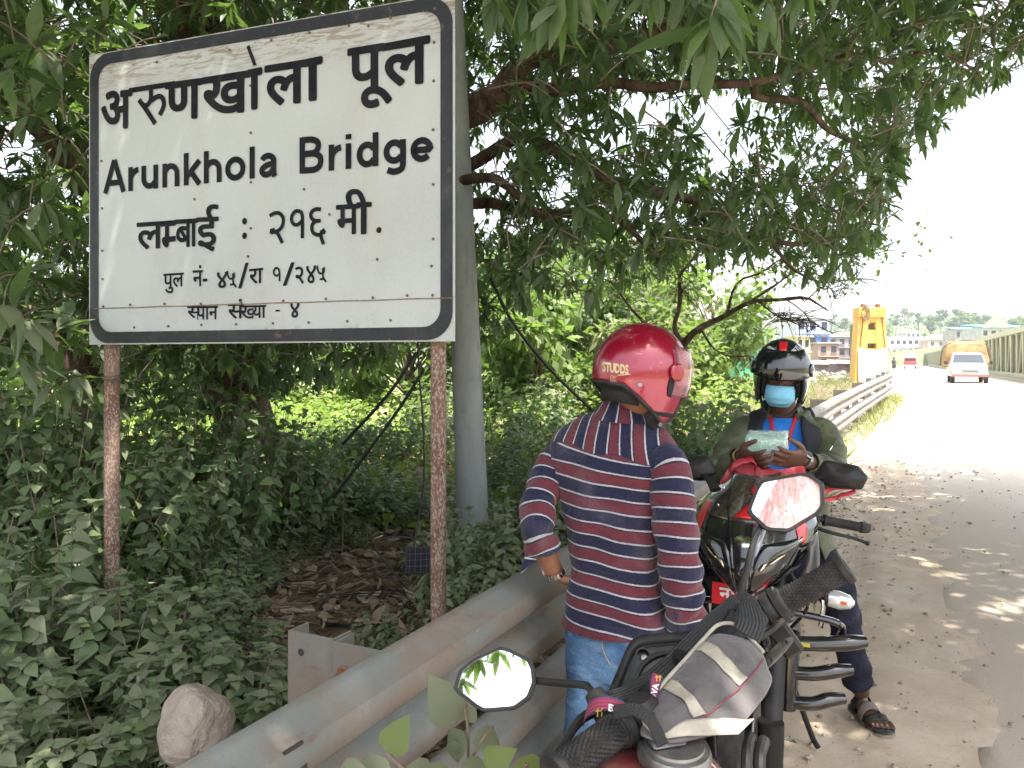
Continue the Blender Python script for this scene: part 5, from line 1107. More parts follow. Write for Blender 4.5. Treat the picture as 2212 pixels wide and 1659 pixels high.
pip = [onbag(*q, .003) for q in [(1425, 1598), (1390, 1562), (1402, 1530), (1416, 1500), (1441, 1470), (1482, 1425), (1519, 1384), (1548, 1355), (1578, 1350), (1600, 1362), (1625, 1388), (1648, 1412)]]
g = MB(); g.tube(pip, .0032, 8, res=60); g.build('piping', M_cream, body)
seam = [onbag(*q, .002) for q in [(1648, 1428), (1630, 1462), (1597, 1500), (1565, 1530), (1525, 1560), (1500, 1572)]]
g = MB(); g.tube(seam, .0012, 5, res=40); g.build('seam', mat('maroon thread', (.18, .03, .05), .8), body)
# lanyard
n = NT('lanyard cloth'); st = n.math('SINE', n.math('MULTIPLY', n.attr('ac'), 14)); edge = n.math('GREATER_THAN', n.math('ABSOLUTE', n.attr('ac')), .72)
c = n.mix(n.ramp(st, -.2, .4), (.16, .02, .05), (.25, .03, .07)); c = n.mix(edge, c, (.02, .022, .06)); n.set(col=c, rough=.8); n.bump(n.noise(900, 2), .4, .001); M_lan = n.mat
lan = thing('lanyard', 'maroon and navy striped lanyard wound round the left mirror stalk of the near motorbike', 'lanyard', tuple(at(1330, 1535, 1.15)))
LP = [at(1262, 1556, 1.17), at(1272, 1532, 1.150), at(1295, 1520, 1.138), at(1325, 1521, 1.132), at(1348, 1530, 1.13), at(1358, 1542, 1.14)]
ribbon('band', LP, [.020, .023, .023, .022, .016, .008], [(-.25, -.3, -.9)]*2, M_lan, lan, 40, .0012)
g = MB(); g.tube([at(1356, 1537, 1.135), at(1376, 1548, 1.13), at(1394, 1549, 1.13), at(1410, 1535, 1.135), at(1413, 1515, 1.14), at(1414, 1508, 1.145)], [.003, .0022, .002, .002, .003, .004], 6, res=24); g.build('twisted_cord', M_lan, lan)
LQ = [at(1414, 1512, 1.142), at(1414, 1492, 1.15), at(1416, 1472, 1.158), at(1421, 1457, 1.165)]
ribbon('band', LQ, [.006, .014, .018, .019], [(1, -.1, .1)]*2, M_lan, lan, 30, .0012)
def tlet(txt, c, ex, ey, size, bold, par, m):
    V, Fc = letters(txt, size, bold); g = MB(); nn = nrm(np.cross(ex, ey)); g.add([np.asarray(c)+nrm(ex)*x+nrm(ey)*y+nn*(z+.0) for x, y, z in V], Fc); return g.build('lettering', m, par, smooth=0)
tlet('BA', at(1313, 1535, 1.124), at(1345, 1540, 1.122)-at(1313, 1535, 1.124), (0.05, -.1, 1), .015, .0005, lan, M_white)
tlet('VA', at(1418, 1500, 1.138), (.25, 0, 1), (-1, .1, .2), .012, .0004, lan, M_white)
tlet('††', at(1286, 1544, 1.130), (1, .3, -.05), (0.05, -.1, 1), .014, .0004, lan, mat('gold thread', (.5, .3, .04), .6)); tlet('††', at(1415, 1469, 1.148), (1, 0, .1), (0, -.1, 1), .010, .0004, lan, bpy.data.materials['gold thread'])
# ================================================================ people
from mathutils.bvhtree import BVHTree
def bvh(o, mod=False):
    me = evalmesh(o, 'x') if mod else o.data
    return BVHTree.FromPolygons([v.co[:] for v in me.vertices], [tuple(p.vertices) for p in me.polygons])
def onto(tree_, o, u, v, off=.001):                     # the point of a surface (world-built mesh) met by a line of sight
    dr = Vector(((u-1106)/1661, 1, -(v-780)/1661)).normalized(); p, n_, i, d = tree_.ray_cast(Vector((0, 0, H)), dr)
    if p is None: return None
    if n_.dot(dr) > 0: n_ = -n_
    return np.array(p)+np.array(n_)*off
def smalls(tree_, txt, x0, y0, x1, y1, bold, m, name, parent, slope=0.0, off=.0036, bend=0.0):
    V, F = letters(txt, 1.0, bold); a = (V[:, 0]-V[:, 0].min())/np.ptp(V[:, 0]); b = (V[:, 1]-V[:, 1].min())/np.ptp(V[:, 1]); P = []
    for s, t in zip(a, b):
        q = onto(tree_, None, x0+(x1-x0)*s, y1+(y0-y1)*t+slope*(s-.5)+bend*(2*s-1)**2, off); P.append(q if q is not None else np.zeros(3))
    g = MB(); g.add(P, F); return g.build(name, m, parent, smooth=0)
def skinpatch(tree_, poly_a, poly_b, m, name, parent, off=.002, na=12, nb_=8, th=.0012):
    A = catmull(np.array([(*q, 0) for q in poly_a]), na)[:, :2]; B = catmull(np.array([(*q, 0) for q in poly_b]), na)[:, :2]
    g = MB(); G = []
    for p, q in zip(A, B): G.append([onto(tree_, None, *(p*(1-t)+q*t), off) for t in np.linspace(0, 1, nb_)])
    if any(x is None for r in G for x in r): return None
    g.grid(G); return g.build(name, m, parent, smooth=180, solid=th)
def hand(mb, wrist, f, n, thumb, curl=(35, 40, 25), k=1.0, spread=.10, tcurl=20):
    """palm, four unequal fingers bent towards the palm side n, thumb leaving the side of the palm"""
    f = nrm(f); n = nrm(np.asarray(n)-f*np.dot(n, f)); t = nrm(np.cross(f, n)); t = t if np.dot(t, thumb) > 0 else -t
    G = []
    for s, w, h in ((-.02, .026, .020), (.0, .028, .019), (.03, .038, .017), (.06, .043, .0155), (.085, .042, .0135), (.097, .036, .010)):
        c = wrist+f*s*k; G.append([c+t*w*k*np.sign(math.cos(a))*abs(math.cos(a))**.75+n*h*k*math.sin(a) for a in np.linspace(0, 6.2832, 20, endpoint=False)])
    mb.loft(G)
    for i, (o, L, r) in enumerate(((.031, .070, .0088), (.0105, .079, .0092), (-.0105, .073, .0088), (-.0305, .057, .0078))):
        b = wrist+f*.086*k+t*o*k; a = 0; d0 = nrm(f+t*spread*o/.03); P = [b-d0*.015*k, b]
        for j, q in enumerate((.45, .31, .24)):
            a += R(curl[j]*(1+.08*i)); d = d0*math.cos(a)+n*math.sin(a); P.append(P[-1]+d*L*q*k)
        mb.tube(P, np.array([r*1.1, r*1.05, r, r*.92, r*.72])*k, 10, res=14)
        mb.lathe([(r*.72*k, 0), (r*.5*k, r*.5*k), (0, r*.7*k)], P[-1], nrm(P[-1]-P[-2]), 10)
    b = wrist+f*.022*k+t*.030*k; d = nrm(f*.62+t*.70+n*.35); e = nrm(f*.95+t*.15+n*(.3+tcurl/60)); P = [b-d*.01, b+d*.030*k, b+d*.034*k+e*.030*k, b+d*.034*k+e*.055*k]
    mb.tube(P, np.array([.014, .0125, .0105, .0078])*k, 10, res=12); mb.lathe([(.0078*k, 0), (.005*k, .004*k), (0, .006*k)], P[-1], e, 10)
def skin(name, c1, c2): return mat(name, c1, .5, col2=c2, scale=14, bump=(220, .12, .002))
class HF:                                               # a head's own frame
    def __init__(s, c, f, roll=0.0):
        s.c = np.asarray(c, float); s.f = nrm(f); s.l = nrm(np.cross((0, 0, 1), s.f)); s.u = np.cross(s.f, s.l)
        l, u = s.l, s.u; s.l = l*math.cos(roll)+u*math.sin(roll); s.u = u*math.cos(roll)-l*math.sin(roll)
    def __call__(s, x, y, z): return s.c+s.f*x+s.l*y+s.u*z
def head(mb, F, k=1.0):
    G = []
    for z, hx, hy, ox in ((-.125, .045, .045, .018), (-.115, .065, .055, .022), (-.09, .082, .066, .012), (-.05, .090, .072, .004), (0, .094, .075, 0), (.05, .092, .074, -.002), (.09, .074, .062, -.006), (.112, .045, .04, -.008), (.12, .015, .014, -.008)):
        G.append([F((ox+hx*math.cos(a))*k, hy*math.sin(a)*k, z*k) for a in np.linspace(0, 6.2832, 28, endpoint=False)])
    mb.loft(G)
    mb.tube([F(.088*k, 0, .015*k), F(.104*k, 0, -.02*k), F(.110*k, 0, -.036*k), F(.092*k, 0, -.045*k)], [.008, .012, .015, .010], 10, res=12)   # nose
    for s in (-1, 1):
        mb.tube([F(.078*k, s*.012, .022*k), F(.082*k, s*.035, .027*k), F(.062*k, s*.058, .018*k)], [.009, .010, .008], 8, res=8)              # brow
        mb.tube([F(.002, s*.074*k, .02), F(-.012, s*.088*k, .012), F(-.012, s*.086*k, -.02), F(.004, s*.076*k, -.03)], [.008, .009, .009, .007], 8, res=10)  # ear
    mb.tube([F(.083*k, .022, -.068*k), F(.094*k, 0, -.066*k), F(.083*k, -.022, -.068*k)], [.006, .009, .006], 8, res=8); mb.tube([F(.08*k, .02, -.078*k), F(.090*k, 0, -.078*k), F(.08*k, -.02, -.078*k)], [.006, .010, .006], 8, res=8)
HK = 1.0; HA, HB, HT = .150, .130, .150                           # helmet half length, half width, height above centre
def hz(phi, brow, cheek, back):
    a = abs(phi); return float(np.interp(a, [0, 44, 58, 74, 100, 135, 180], [brow, brow, cheek*.82, cheek, cheek*.72, back, back]))
def hs(F, phi, z, off=0.0):
    k = HK
    rho = math.sqrt(max(0, 1-(z/HT)**2)) if z > 0 else 1-.20*(z/-.155)**2
    a = R(phi); p = np.array([HA*rho*math.cos(a), HB*rho*math.sin(a), z]); nn = nrm([math.cos(a)*rho/HA, math.sin(a)*rho/HB, (z/HT**2 if z > 0 else .3*z/HT**2)])
    return F(*((p*k+nn*off)))
def helmet(F, parent, m_shell, brow, cheek, back, name='helmet'):
    cols = np.linspace(-180, 180, 97)[:-1]; G = []
    for i in range(30):
        t = i/29; row = []
        for ph in cols: z0 = hz(ph, brow, cheek, back); e0 = math.asin(max(-1, min(1, z0/.158))); z = .158*math.sin(e0+(math.pi/2-e0)*t*.998); row.append(hs(F, ph, min(z, HT*.9995)))
        G.append(row)
    g = MB(); g.grid(G, 0, True); h = g.build(name, m_shell, parent, smooth=180, solid=.004)
    g = MB(); g.tube([hs(F, ph, hz(ph, brow, cheek, back)-.002, .001) for ph in np.linspace(-180, 180, 120)], .0055, 8, caps=False); g.build('edge_trim', M_rub, h)
    G = []
    for zz in (0, .35, .7, 1):
        G.append([hs(F, ph, hz(ph, brow-.012, cheek-.012, back-.016)+zz*.09, -.012-.004*zz) for ph in cols])
    G.append([hs(F, ph, hz(ph, brow-.006, cheek-.006, back-.008)+.01, -.034) for ph in cols]); G = [G[-1]]+G[:-1]
    g = MB(); g.grid(G, 0, True); g.build('padding', M_pad, h, smooth=180)
    return h
M_pad = mat('black helmet lining', (.012, .012, .013), .95)
M_hair = mat('black hair', (.008, .007, .006), .6, bump=(300, .8, .004))

# ---------------------------------------------------------------- the standing man, seen from behind
m1 = thing('person', 'standing man seen from behind in striped shirt, jeans and crimson helmet, hand on hip', 'person', tuple(at(1330, 1500, 2.38)*[1, 1, 0]))
F1 = nrm((.42, .91, 0)); L1 = np.array([-F1[1], F1[0], 0]); R1 = -L1
SK1 = skin('brown skin', (.23, .105, .06), (.28, .135, .08))
Tk = [(1347, 876, .060, .064, 3.), (1346, 890, .078, .070, 2.2), (1343, 903, .108, .078, 2.1), (1339, 917, .142, .082, 2.1), (1333, 934, .174, .090, 2.2), (1328, 958, .198, .099, 2.4), (1326, 995, .200, .106, 2.6), (1324, 1045, .180, .110, 2.6), (1322, 1110, .158, .110, 2.4), (1324, 1185, .142, .108, 2.4), (1330, 1255, .140, .108, 2.4), (1332, 1318, .160, .116, 2.4), (1335, 1348, .168, .121, 2.4)]
def tsec(k, n_=72, infl=1.0):
    u, v, hw, hd, p = k; c = at(u, v, 2.38); til = -.16*smooth01((1010-v)/80)*0+(-.05 if v < 960 else -.03)
    a3 = R1+np.array([0, 0, til*1.6]); out = []
    for th in np.linspace(0, 2*np.pi, n_, endpoint=False):
        x, y = math.cos(th), math.sin(th); out.append(c+a3*hw*infl*np.sign(x)*abs(x)**(2/p)+F1*hd*infl*np.sign(y)*abs(y)**(2/p))
    return out
rows = catmull(np.array(Tk, float), 96); NS = 96
G = np.array([tsec(r, NS) for r in rows])
# folds: soft diagonal creases, stronger low on the back
for i in range(G.shape[0]):
    c = G[i].mean(0); vv = rows[i][1]
    for j in range(NS):
        p = G[i, j]; o_ = nrm((p-c)*[1, 1, 0]); low = smooth01((vv-1120)/200)
        w = .010*fnoise((p[0]*1.2, p[1]*1.2, p[2]*.9), 6, 4)*(.35+low)+.006*low*math.sin(p[2]*62+p[0]*26+4*fnoise(p, 5, 2))+.004*math.sin(p[0]*60+5*fnoise(p, 3, 1))*(1-low)
        th = 2*np.pi*j/NS; G[i, j] = p+o_*w+np.array([0, 0, (.016*math.sin(th+2.2)-.02*max(0, -math.sin(th)))*smooth01((vv-1230)/118)])
PER = .0795
lat = ((G-at(1330, 980, 2.38))*R1).sum(2); zz_ = G[:, :, 2]
sa = (1.306-zz_)-.10*lat+.018*lat/.18*0+.010*np.array([[fnoise(q, 6, 6) for q in r] for r in G])+.03*(lat/.18)**2*smooth01((1000-rows[:, 1])/60)[:, None]
back = np.array([[np.dot(q-G[i].mean(0), F1) < .03 for q in G[i]] for i in range(len(G))])
yoke = (zz_-(1.272-.17*lat+.006*np.sin(lat*40)))                         # above zero: the yoke, its stripes run up and down
g = MB(); g.loft(G, caps=False, sa=sa.ravel(), sb=(lat+.35*(zz_-1.32)*lat/.2).ravel(), yk=yoke.ravel())
n = NT('striped shirt')
def stripes(n, s):
    f = n.math('FRACT', n.math('ADD', n.math('DIVIDE', s, PER), 20.0)); h = n.math('FRACT', n.math('MULTIPLY', f, 2.0))
    h = n.math('ADD', h, n.math('MULTIPLY', n.math('SUBTRACT', n.noise(140, 4, .7), .5), .10))
    wh = n.math('MULTIPLY', n.math('GREATER_THAN', h, .05), n.math('LESS_THAN', h, .175)); dk = n.math('MULTIPLY', n.math('GREATER_THAN', h, .17), n.math('LESS_THAN', h, .25)); dk2 = n.math('LESS_THAN', h, .045)
    base = n.mix(n.math('GREATER_THAN', f, .5), (.112, .024, .036), (.015, .016, .044))
    c = n.mix(n.math('MAXIMUM', dk, dk2), base, (.012, .010, .016)); return n.mix(wh, c, (.36, .36, .41))
yk = n.math('GREATER_THAN', n.attr('yk'), 0.0)
c = n.mix(yk, stripes(n, n.attr('sa')), stripes(n, n.math('MULTIPLY', n.attr('sb'), 1.12)))
seam = n.math('LESS_THAN', n.math('ABSOLUTE', n.attr('yk')), .0022); c = n.mix(n.math('MULTIPLY', seam, .7), c, (.03, .02, .03))
c = n.mix(n.math('MULTIPLY', n.ramp(n.noise(6, 4), .5, .75), .18), c, (.25, .22, .24))
n.set(col=c, rough=.9, spec=.2, sheen=.15); n.bump(n.noise(700, 2), .25, .001); n.bump(n.noise(20, 5, .62, n.scaled(n.coord(), 1, 1, 1.9), .9), .85, .016); M_shirt = n.mat
shirt = g.build('shirt', M_shirt, m1, smooth=180, solid=.003)
def sleeve(P, rr, name, sg, phase):
    X = catmull(np.array([(*at(*q), r) for q, r in zip(P, rr)]), 64); T, A, B = frames(X[:, :3], (0, -1, .2)); al = np.r_[0, np.cumsum(np.linalg.norm(np.diff(X[:, :3], axis=0), axis=1))]; n_ = 40; G = []; S = []
    for x, t, a, b, s in zip(X, T, A, B, al):
        row = []; 
        for th in np.linspace(0, 2*np.pi, n_, endpoint=False):
            d = a*math.cos(th)+b*math.sin(th); p = x[:3]+d*x[3]; w = .007*fnoise(p, 9, sg*3)+.005*math.sin(s*70+3*math.cos(th+sg)+4*fnoise(p, 6, 1))*smooth01((s-.1)/.1)
            row.append(p+d*w); S.append(s+phase+.004*fnoise(p, 8, 2)+.012*math.cos(th))
        G.append(row)
    g = MB(); g.loft(G, caps=False, sa=np.array(S), sb=np.zeros(len(S)), yk=np.full(len(S), -1.0)); return g.build(name, M_shirt, shirt, smooth=180, solid=.003), np.array(G)
sl, GLs = sleeve([(1240, 1004, 2.45), (1214, 994, 2.45), (1190, 1020, 2.44), (1172, 1070, 2.40), (1161, 1118, 2.36), (1160, 1150, 2.345), (1170, 1186, 2.36)], [.052, .060, .057, .053, .051, .050, .052], 'sleeve', 1, .01)
sr_, GRs = sleeve([(1418, 1012, 2.29), (1438, 1000, 2.275), (1450, 1030, 2.26), (1455, 1090, 2.245), (1464, 1190, 2.235), (1475, 1285, 2.25), (1485, 1352, 2.27)], [.052, .061, .063, .063, .061, .059, .062], 'sleeve', 2, .03)
# the open cuff flap on the left, the placket of the right cuff, the collar
M_shin = mat('shirt inside navy', (.02, .02, .05), .9)
g = MB(); a, b, c_, d = at(1157, 1180, 2.355), at(1208, 1196, 2.40), at(1150, 1238, 2.335), at(1128, 1240, 2.33)
G = [[at(1150, 1165, 2.34), at(1180, 1188, 2.34), at(1206, 1190, 2.36)], [at(1136, 1190, 2.33), at(1158, 1200, 2.33), at(1166, 1204, 2.335)], [at(1127, 1222, 2.33), at(1140, 1216, 2.325), at(1152, 1214, 2.33)], [at(1122, 1248, 2.335), at(1130, 1238, 2.33), at(1139, 1226, 2.335)]]
g.grid(G, sa=np.array([0, .0, .0, .03, .03, .03, .062, .062, .062, .09, .09, .09]), sb=np.zeros(12), yk=np.full(12, -1.)); g.build('cuff_flap', M_shirt, shirt, smooth=180, solid=.003, sub=2)
g = MB(); G = [[at(1450, 1318, 2.205), at(1462, 1316, 2.20)], [at(1466, 1362, 2.21), at(1482, 1362, 2.205)], [at(1480, 1408, 2.22), at(1497, 1404, 2.22)]]; g.grid(G); g.build('cuff_flap', M_shin, shirt, smooth=180, solid=.003, sub=2)
CK = [(1348, 868, .064, .066, 2.), (1347, 886, .080, .078, 2.), (1345, 908, .100, .092, 2.)]
Gc = np.array([tsec(k, 64) for k in catmull(np.array(CK), 10)]); lt = ((Gc-at(1345, 886, 2.38))*R1).sum(2)
sbv = np.array([[2*np.pi*j/64*.075 for j in range(64)] for _ in range(10)])
for i in range(10):
    for j in range(64): Gc[i, j, 2] += -.018*max(0, math.sin(2*np.pi*j/64))*(i/9)
g = MB(); g.loft(Gc, caps=False, sa=np.zeros(640), sb=sbv.ravel(), yk=np.full(640, 1.)); g.build('collar', M_shirt, shirt, smooth=180, solid=.004)
# body: one surface
b1 = MB()
HF1 = HF(at(1385, 805, 2.34), (.92, .38, -.16), R(3))
head(b1, HF1, 1.0)
def tub(mb, P, r, n_=16, res=18): mb.tube([np.asarray(p) for p in P], r, n_, res=res)
c7 = at(1345, 885, 2.38)
tub(b1, [at(1335, 1010, 2.38), c7, at(1362, 850, 2.36), HF1(-.02, 0, -.06)], [.07, .058, .056, .058])
G = [tsec(k, 40, .80) for k in catmull(np.array(Tk[5:], float), 14)]; b1.loft(G)
Lw, Rw = at(1199, 1240, 2.415), at(1474, 1386, 2.29)
tub(b1, [at(1245, 1005, 2.45), at(1205, 1010, 2.44), at(1172, 1085, 2.385), at(1164, 1148, 2.35), at(1180, 1195, 2.385), Lw], [.035, .042, .041, .037, .036, .027])
tub(b1, [at(1410, 1010, 2.30), at(1440, 1012, 2.28), at(1453, 1080, 2.25), at(1466, 1200, 2.26), at(1478, 1300, 2.28), Rw], [.035, .040, .040, .037, .035, .026])
hand(b1, Lw, at(1244, 1266, 2.47)-Lw, (.75, .55, .2), (0.1, -.1, -1), (14, 22, 18), .95, .1, 10)
hand(b1, Rw, (.10, .10, -1), (-.9, .3, 0), (.1, .9, .1), (22, 28, 20), .98)
hipc = at(1330, 1352, 2.38); FL_, FRt = np.array([.135, 2.44, .0]), np.array([.43, 2.30, .0])
LK, RK = at(1268, 1530, 2.34), at(1392, 1530, 2.25)
LA, RA_ = np.array([at(1240, 1700, 2.42)[0], 2.44, .085]), np.array([.44, 2.30, .085])
tub(b1, [hipc-R1*.085+np.array([0, 0, .04]), LK, LA], [.055, .042, .032]); tub(b1, [hipc+R1*.085+np.array([0, 0, .04]), RK, RA_], [.055, .042, .032])
for A_, fd in ((LA, nrm((.25, .95, 0))), (RA_, nrm((.55, .83, 0)))):
    b1.loft([[A_*[1, 1, 0]+fd*s+np.cross((0, 0, 1), fd)*w*math.cos(a)+np.array([0, 0, h+h*math.sin(a)]) for a in np.linspace(0, 6.28, 16, endpoint=False)] for s, w, h in ((-.06, .02, .02), (-.045, .032, .038), (0, .036, .042), (.08, .042, .028), (.14, .044, .016), (.17, .03, .010))])
remesh(b1, 'body', SK1, m1, .006, 2)
# trousers
j1 = MB(); PK = [(1334, 1312, .118, .085, 2.3), (1335, 1350, .138, .102, 2.3), (1332, 1410, .152, .113, 2.3), (1328, 1450, .150, .105, 2.3)]
j1.loft([tsec(k, 40) for k in catmull(np.array(PK), 10)])
tub(j1, [hipc-R1*.082+np.array([0, 0, .02]), at(1280, 1450, 2.38), at(1277, 1500, 2.365), LK+np.array([.0, 0, 0]), at(1262, 1600, 2.37), at(1250, 1680, 2.40), LA+np.array([0, 0, .0])], [.080, .083, .074, .066, .064, .060, .062], 24, 40)
tub(j1, [hipc+R1*.082+np.array([0, 0, .02]), at(1378, 1450, 2.32), at(1386, 1500, 2.28), RK, at(1394, 1600, 2.26), at(1400, 1680, 2.28), RA_], [.080, .083, .074, .066, .064, .060, .062], 24, 40)
n = NT('blue jeans'); co = n.coord(); wv = n.noise(420, 2, .5, n.scaled(co, 1, 1, .25)); fd = n.noise(7, 5, .6, n.scaled(co, 1, 1, .6)); cr = n.noise(24, 4, .6, n.scaled(co, .6, .6, 1.6), .5)
c = n.mix(n.ramp(fd, .32, .68), (.035, .085, .185), (.13, .235, .38)); c = n.mix(n.math('MULTIPLY', n.ramp(cr, .52, .68), .55), c, (.21, .32, .46)); c = n.mix(n.math('MULTIPLY', n.ramp(wv, .4, .7), .35), c, (.02, .05, .12))
n.set(col=c, rough=.9, spec=.2); n.bump(wv, .2, .001); n.bump(cr, .5, .015); M_jean = n.mat
jeans = remesh(j1, 'jeans', M_jean, m1, .008, 4)
for v in jeans.data.vertices:
    p = v.co; k_ = max(0, .012*math.sin(p.z*70+p.x*25+5*noise.noise(Vector((p.x*5, p.y*5, p.z*4)))))*(.4+max(0, noise.noise(Vector((p.x*4+3, p.y*4, p.z*5))))); v.co = p+v.normal*k_*.55
M_stitch = mat('tan stitching', (.42, .30, .16), .8)
tj = bvh(jeans); g = MB()
for L in ([(1365, 1398), (1372, 1432), (1400, 1443)], [(1366, 1405), (1430, 1440)], [(1366, 1412), (1420, 1440)], [(1301, 1362), (1302, 1400), (1318, 1436)], [(1364, 1394), (1440, 1416)]):
    P = [onto(tj, None, *q[:2], .0015) for q in catmull(np.array([(*q, 0) for q in L]), 16)]; P = [p for p in P if p is not None]
    if len(P) > 3: g.tube(P, .0013, 5)
if g.n: g.build('stitching', M_stitch, jeans)
M_shoe = mat('dark shoe', (.03, .028, .026), .6)
for A_, fd in ((LA, nrm((.25, .95, 0))), (RA_, nrm((.55, .83, 0)))):
    g = MB(); g.loft([[A_*[1, 1, 0]+fd*s+np.cross((0, 0, 1), fd)*w*math.cos(a)+np.array([0, 0, .001+h+h*math.sin(a)]) for a in np.linspace(0, 6.28, 20, endpoint=False)] for s, w, h in ((-.075, .02, .03), (-.065, .04, .045), (0, .046, .048), (.08, .052, .038), (.15, .050, .026), (.185, .03, .018))]); g.build('shoe', M_shoe, m1)
# helmet
n = NT('crimson helmet'); sc1_ = n.noise(11, 7, .75, n.scaled(n.coord(), 1, 1, 3.5), 1.2); c = n.mix(n.math('MULTIPLY', n.ramp(sc1_, .60, .70), .55), (.26, .0018, .022), (.45, .22, .22)); c = n.mix(n.math('MULTIPLY', n.ramp(n.noise(34, 6, .8), .62, .70), .6), c, (.07, .02, .03)); n.set(col=c, rough=.25, metal=.3, coat=1.0, coatr=.05); M_crim = n.mat
h1 = helmet(HF1, m1, M_crim, .055, -.140, -.045)
n = NT('clear visor'); n.set(col=(.85, .55, .58), rough=.08, trans=.9, ior=1.25, spec=.5); M_clear = n.mat
g = MB(); g.grid([[hs(HF1, ph, z, .007+.004*(z > .03)) for ph in np.linspace(-78, 78, 33)] for z in np.linspace(-.055, .085, 12)]); g.build('visor', M_clear, h1, smooth=180, solid=.003)
th1 = bvh(h1)
for s in (-1, 1): g = MB(); q = hs(HF1, s*76, .015, .008); nq = nrm(hs(HF1, s*76, .015, .02)-q); g.lathe([(.026, -.006), (.027, .002), (.022, .006), (0, .007)], q, nq, 24); g.build('visor_pivot', M_crim, h1)
M_gold = mat('cream gold lettering', (.62, .50, .27), .4)
smalls(th1, 'STUDDS', 1303, 785, 1358, 806, .05, M_gold, 'lettering', h1, slope=7)
g = MB(); g.tube([q for q in (onto(th1, None, 1336+26*t, 811-3*t, .0034) for t in np.linspace(0, 1, 8)) if q is not None], .0014, 5); g.build('lettering', M_gold, h1)
P = [(1320, 812), (1334, 813), (1334, 825), (1320, 824), (1320, 812)]; g = MB(); g.tube([onto(th1, None, *q, .003) for q in P], .0007, 4)
for L in ([(1327, 813), (1327, 817)], [(1323, 816), (1331, 816.5), (1331, 822), (1323, 821.5), (1323, 816)], [(1326, 819), (1329, 819)]): g.tube([onto(th1, None, *q, .003) for q in L], .0007, 4)
g.build('standard_mark', M_gold, h1)
smalls(th1, 'IS 4151', 1317, 826.5, 1338, 829.5, .02, M_gold, 'lettering', h1, slope=1)
skinpatch(th1, [(1448, 806), (1441, 835), (1440, 855)], [(1462, 812), (1456, 838), (1447, 858)], M_pad, 'vent', h1, .0045)
for u, v in ((1382, 831), (1291, 823)):
    q = onto(th1, None, u, v, .0022)
    if q is not None: g = MB(); nq = nrm(onto(th1, None, u, v, .01)-q); g.lathe([(.0075, 0), (.006, .003), (0, .0035)], q, nq, 14); g.build('rivet', M_alu, h1)
# cheek pad with press studs, chin strap
g = MB(); G = []
for t in np.linspace(0, 1, 10): G.append([hs(HF1, ph, -.105-.062*t*(1-((abs(ph)-72)/26)**2*.7), .002-.03*t) for ph in np.linspace(-98, -46, 14)])
g.grid(G); ck1 = g.build('cheek_pad', M_pad, h1, smooth=180, solid=.012)
for ph, z in ((-62, -.135), (-80, -.140)):
    q = hs(HF1, ph, z, .006); g = MB(); g.lathe([(.007, 0), (.0065, .003), (.003, .003), (.003, .001), (0, .001)], q, nrm(hs(HF1, ph, z, .05)-q), 14); g.build('press_stud', M_alu, ck1)
g = MB(); G = []
for z in (-.10, -.07, -.03): G.append([HF1(-.1*math.cos(R(a))*1.0-.004, .08*math.sin(R(a)), z) for a in np.linspace(-70, 70, 14)])
g.grid(G); g.build('hair', M_hair, m1, smooth=180, solid=.02)
# watch on the left wrist
def watch(name, w, axis, r, parent, label, m, face=None):
    t = MB(); ax = nrm(axis); u = nrm(np.cross(ax, (0, 0, 1))); v = np.cross(ax, u)
    for a in np.linspace(0, 6.283, 22, endpoint=False): d = u*math.cos(a)*1.08+v*math.sin(a)*.92; t.box(w+d*r, (.0055*1.25, .018, .003), np.array([nrm(-u*math.sin(a)+v*math.cos(a)), ax, nrm(d)]).T)
    o = t.build(name, m, parent, smooth=0)
    if face is not None: g = MB(); f = nrm(face); g.lathe([(.017, 0), (.018, .004), (.015, .007), (0, .007)], w+f*r*.98, f, 20); g.build('watch_case', m, o)
    return o
watch('wrist_watch', Lw+nrm(at(1180, 1195, 2.385)-Lw)*.012, Lw-at(1180, 1195, 2.385), .034, m1, '', M_chrome, (-.3, .6, .5))
# ---------------------------------------------------------------- the seated rider facing the camera
F2 = nrm((-.36, -.93, 0)); L2 = np.array([-F2[1], F2[0], 0]); U2 = np.array([0, 0, 1.])
m2 = thing('person', 'man in blue face mask and black helmet seated on the black motorbike with a box', 'person', tuple(at(1700, 1500, 3.4)*[1, 1, 0]))
SK2 = skin('dark brown skin', (.075, .034, .02), (.105, .048, .03))
YB = 3.42
Jk = [(1694, 878, .066, .070, 2.2), (1692, 893, .090, .080, 2.2), (1690, 906, .140, .094, 2.3), (1688, 922, .182, .108, 2.5), (1687, 950, .200, .118, 2.6), (1688, 1000, .196, .128, 2.6), (1692, 1060, .186, .136, 2.5), (1698, 1120, .182, .145, 2.4), (1706, 1180, .190, .155, 2.4), (1712, 1215, .196, .16, 2.4)]
def jsec(k, th, infl=1.0):
    u, v, hw, hd, p = k; c = at(u, v, YB); x, y = math.cos(th), math.sin(th)
    return c+L2*hw*infl*np.sign(x)*abs(x)**(2/p)+F2*hd*infl*np.sign(y)*abs(y)**(2/p)
rows = catmull(np.array(Jk, float), 60)
def gap(v): return float(np.interp(v, [878, 905, 940, 1000, 1080, 1215], [38, 36, 27, 24, 30, 44]))
n = NT('olive jacket'); wr = n.noise(14, 5, .6, None, .8); n.set(col=n.mix(n.ramp(wr, .3, .7), (.048, .054, .025), (.082, .088, .044)), rough=.55, spec=.4, sheen=.1); n.bump(wr, .55, .02); n.bump(n.noise(45, 4), .2, .005); M_jack = n.mat
g = MB(); G = []
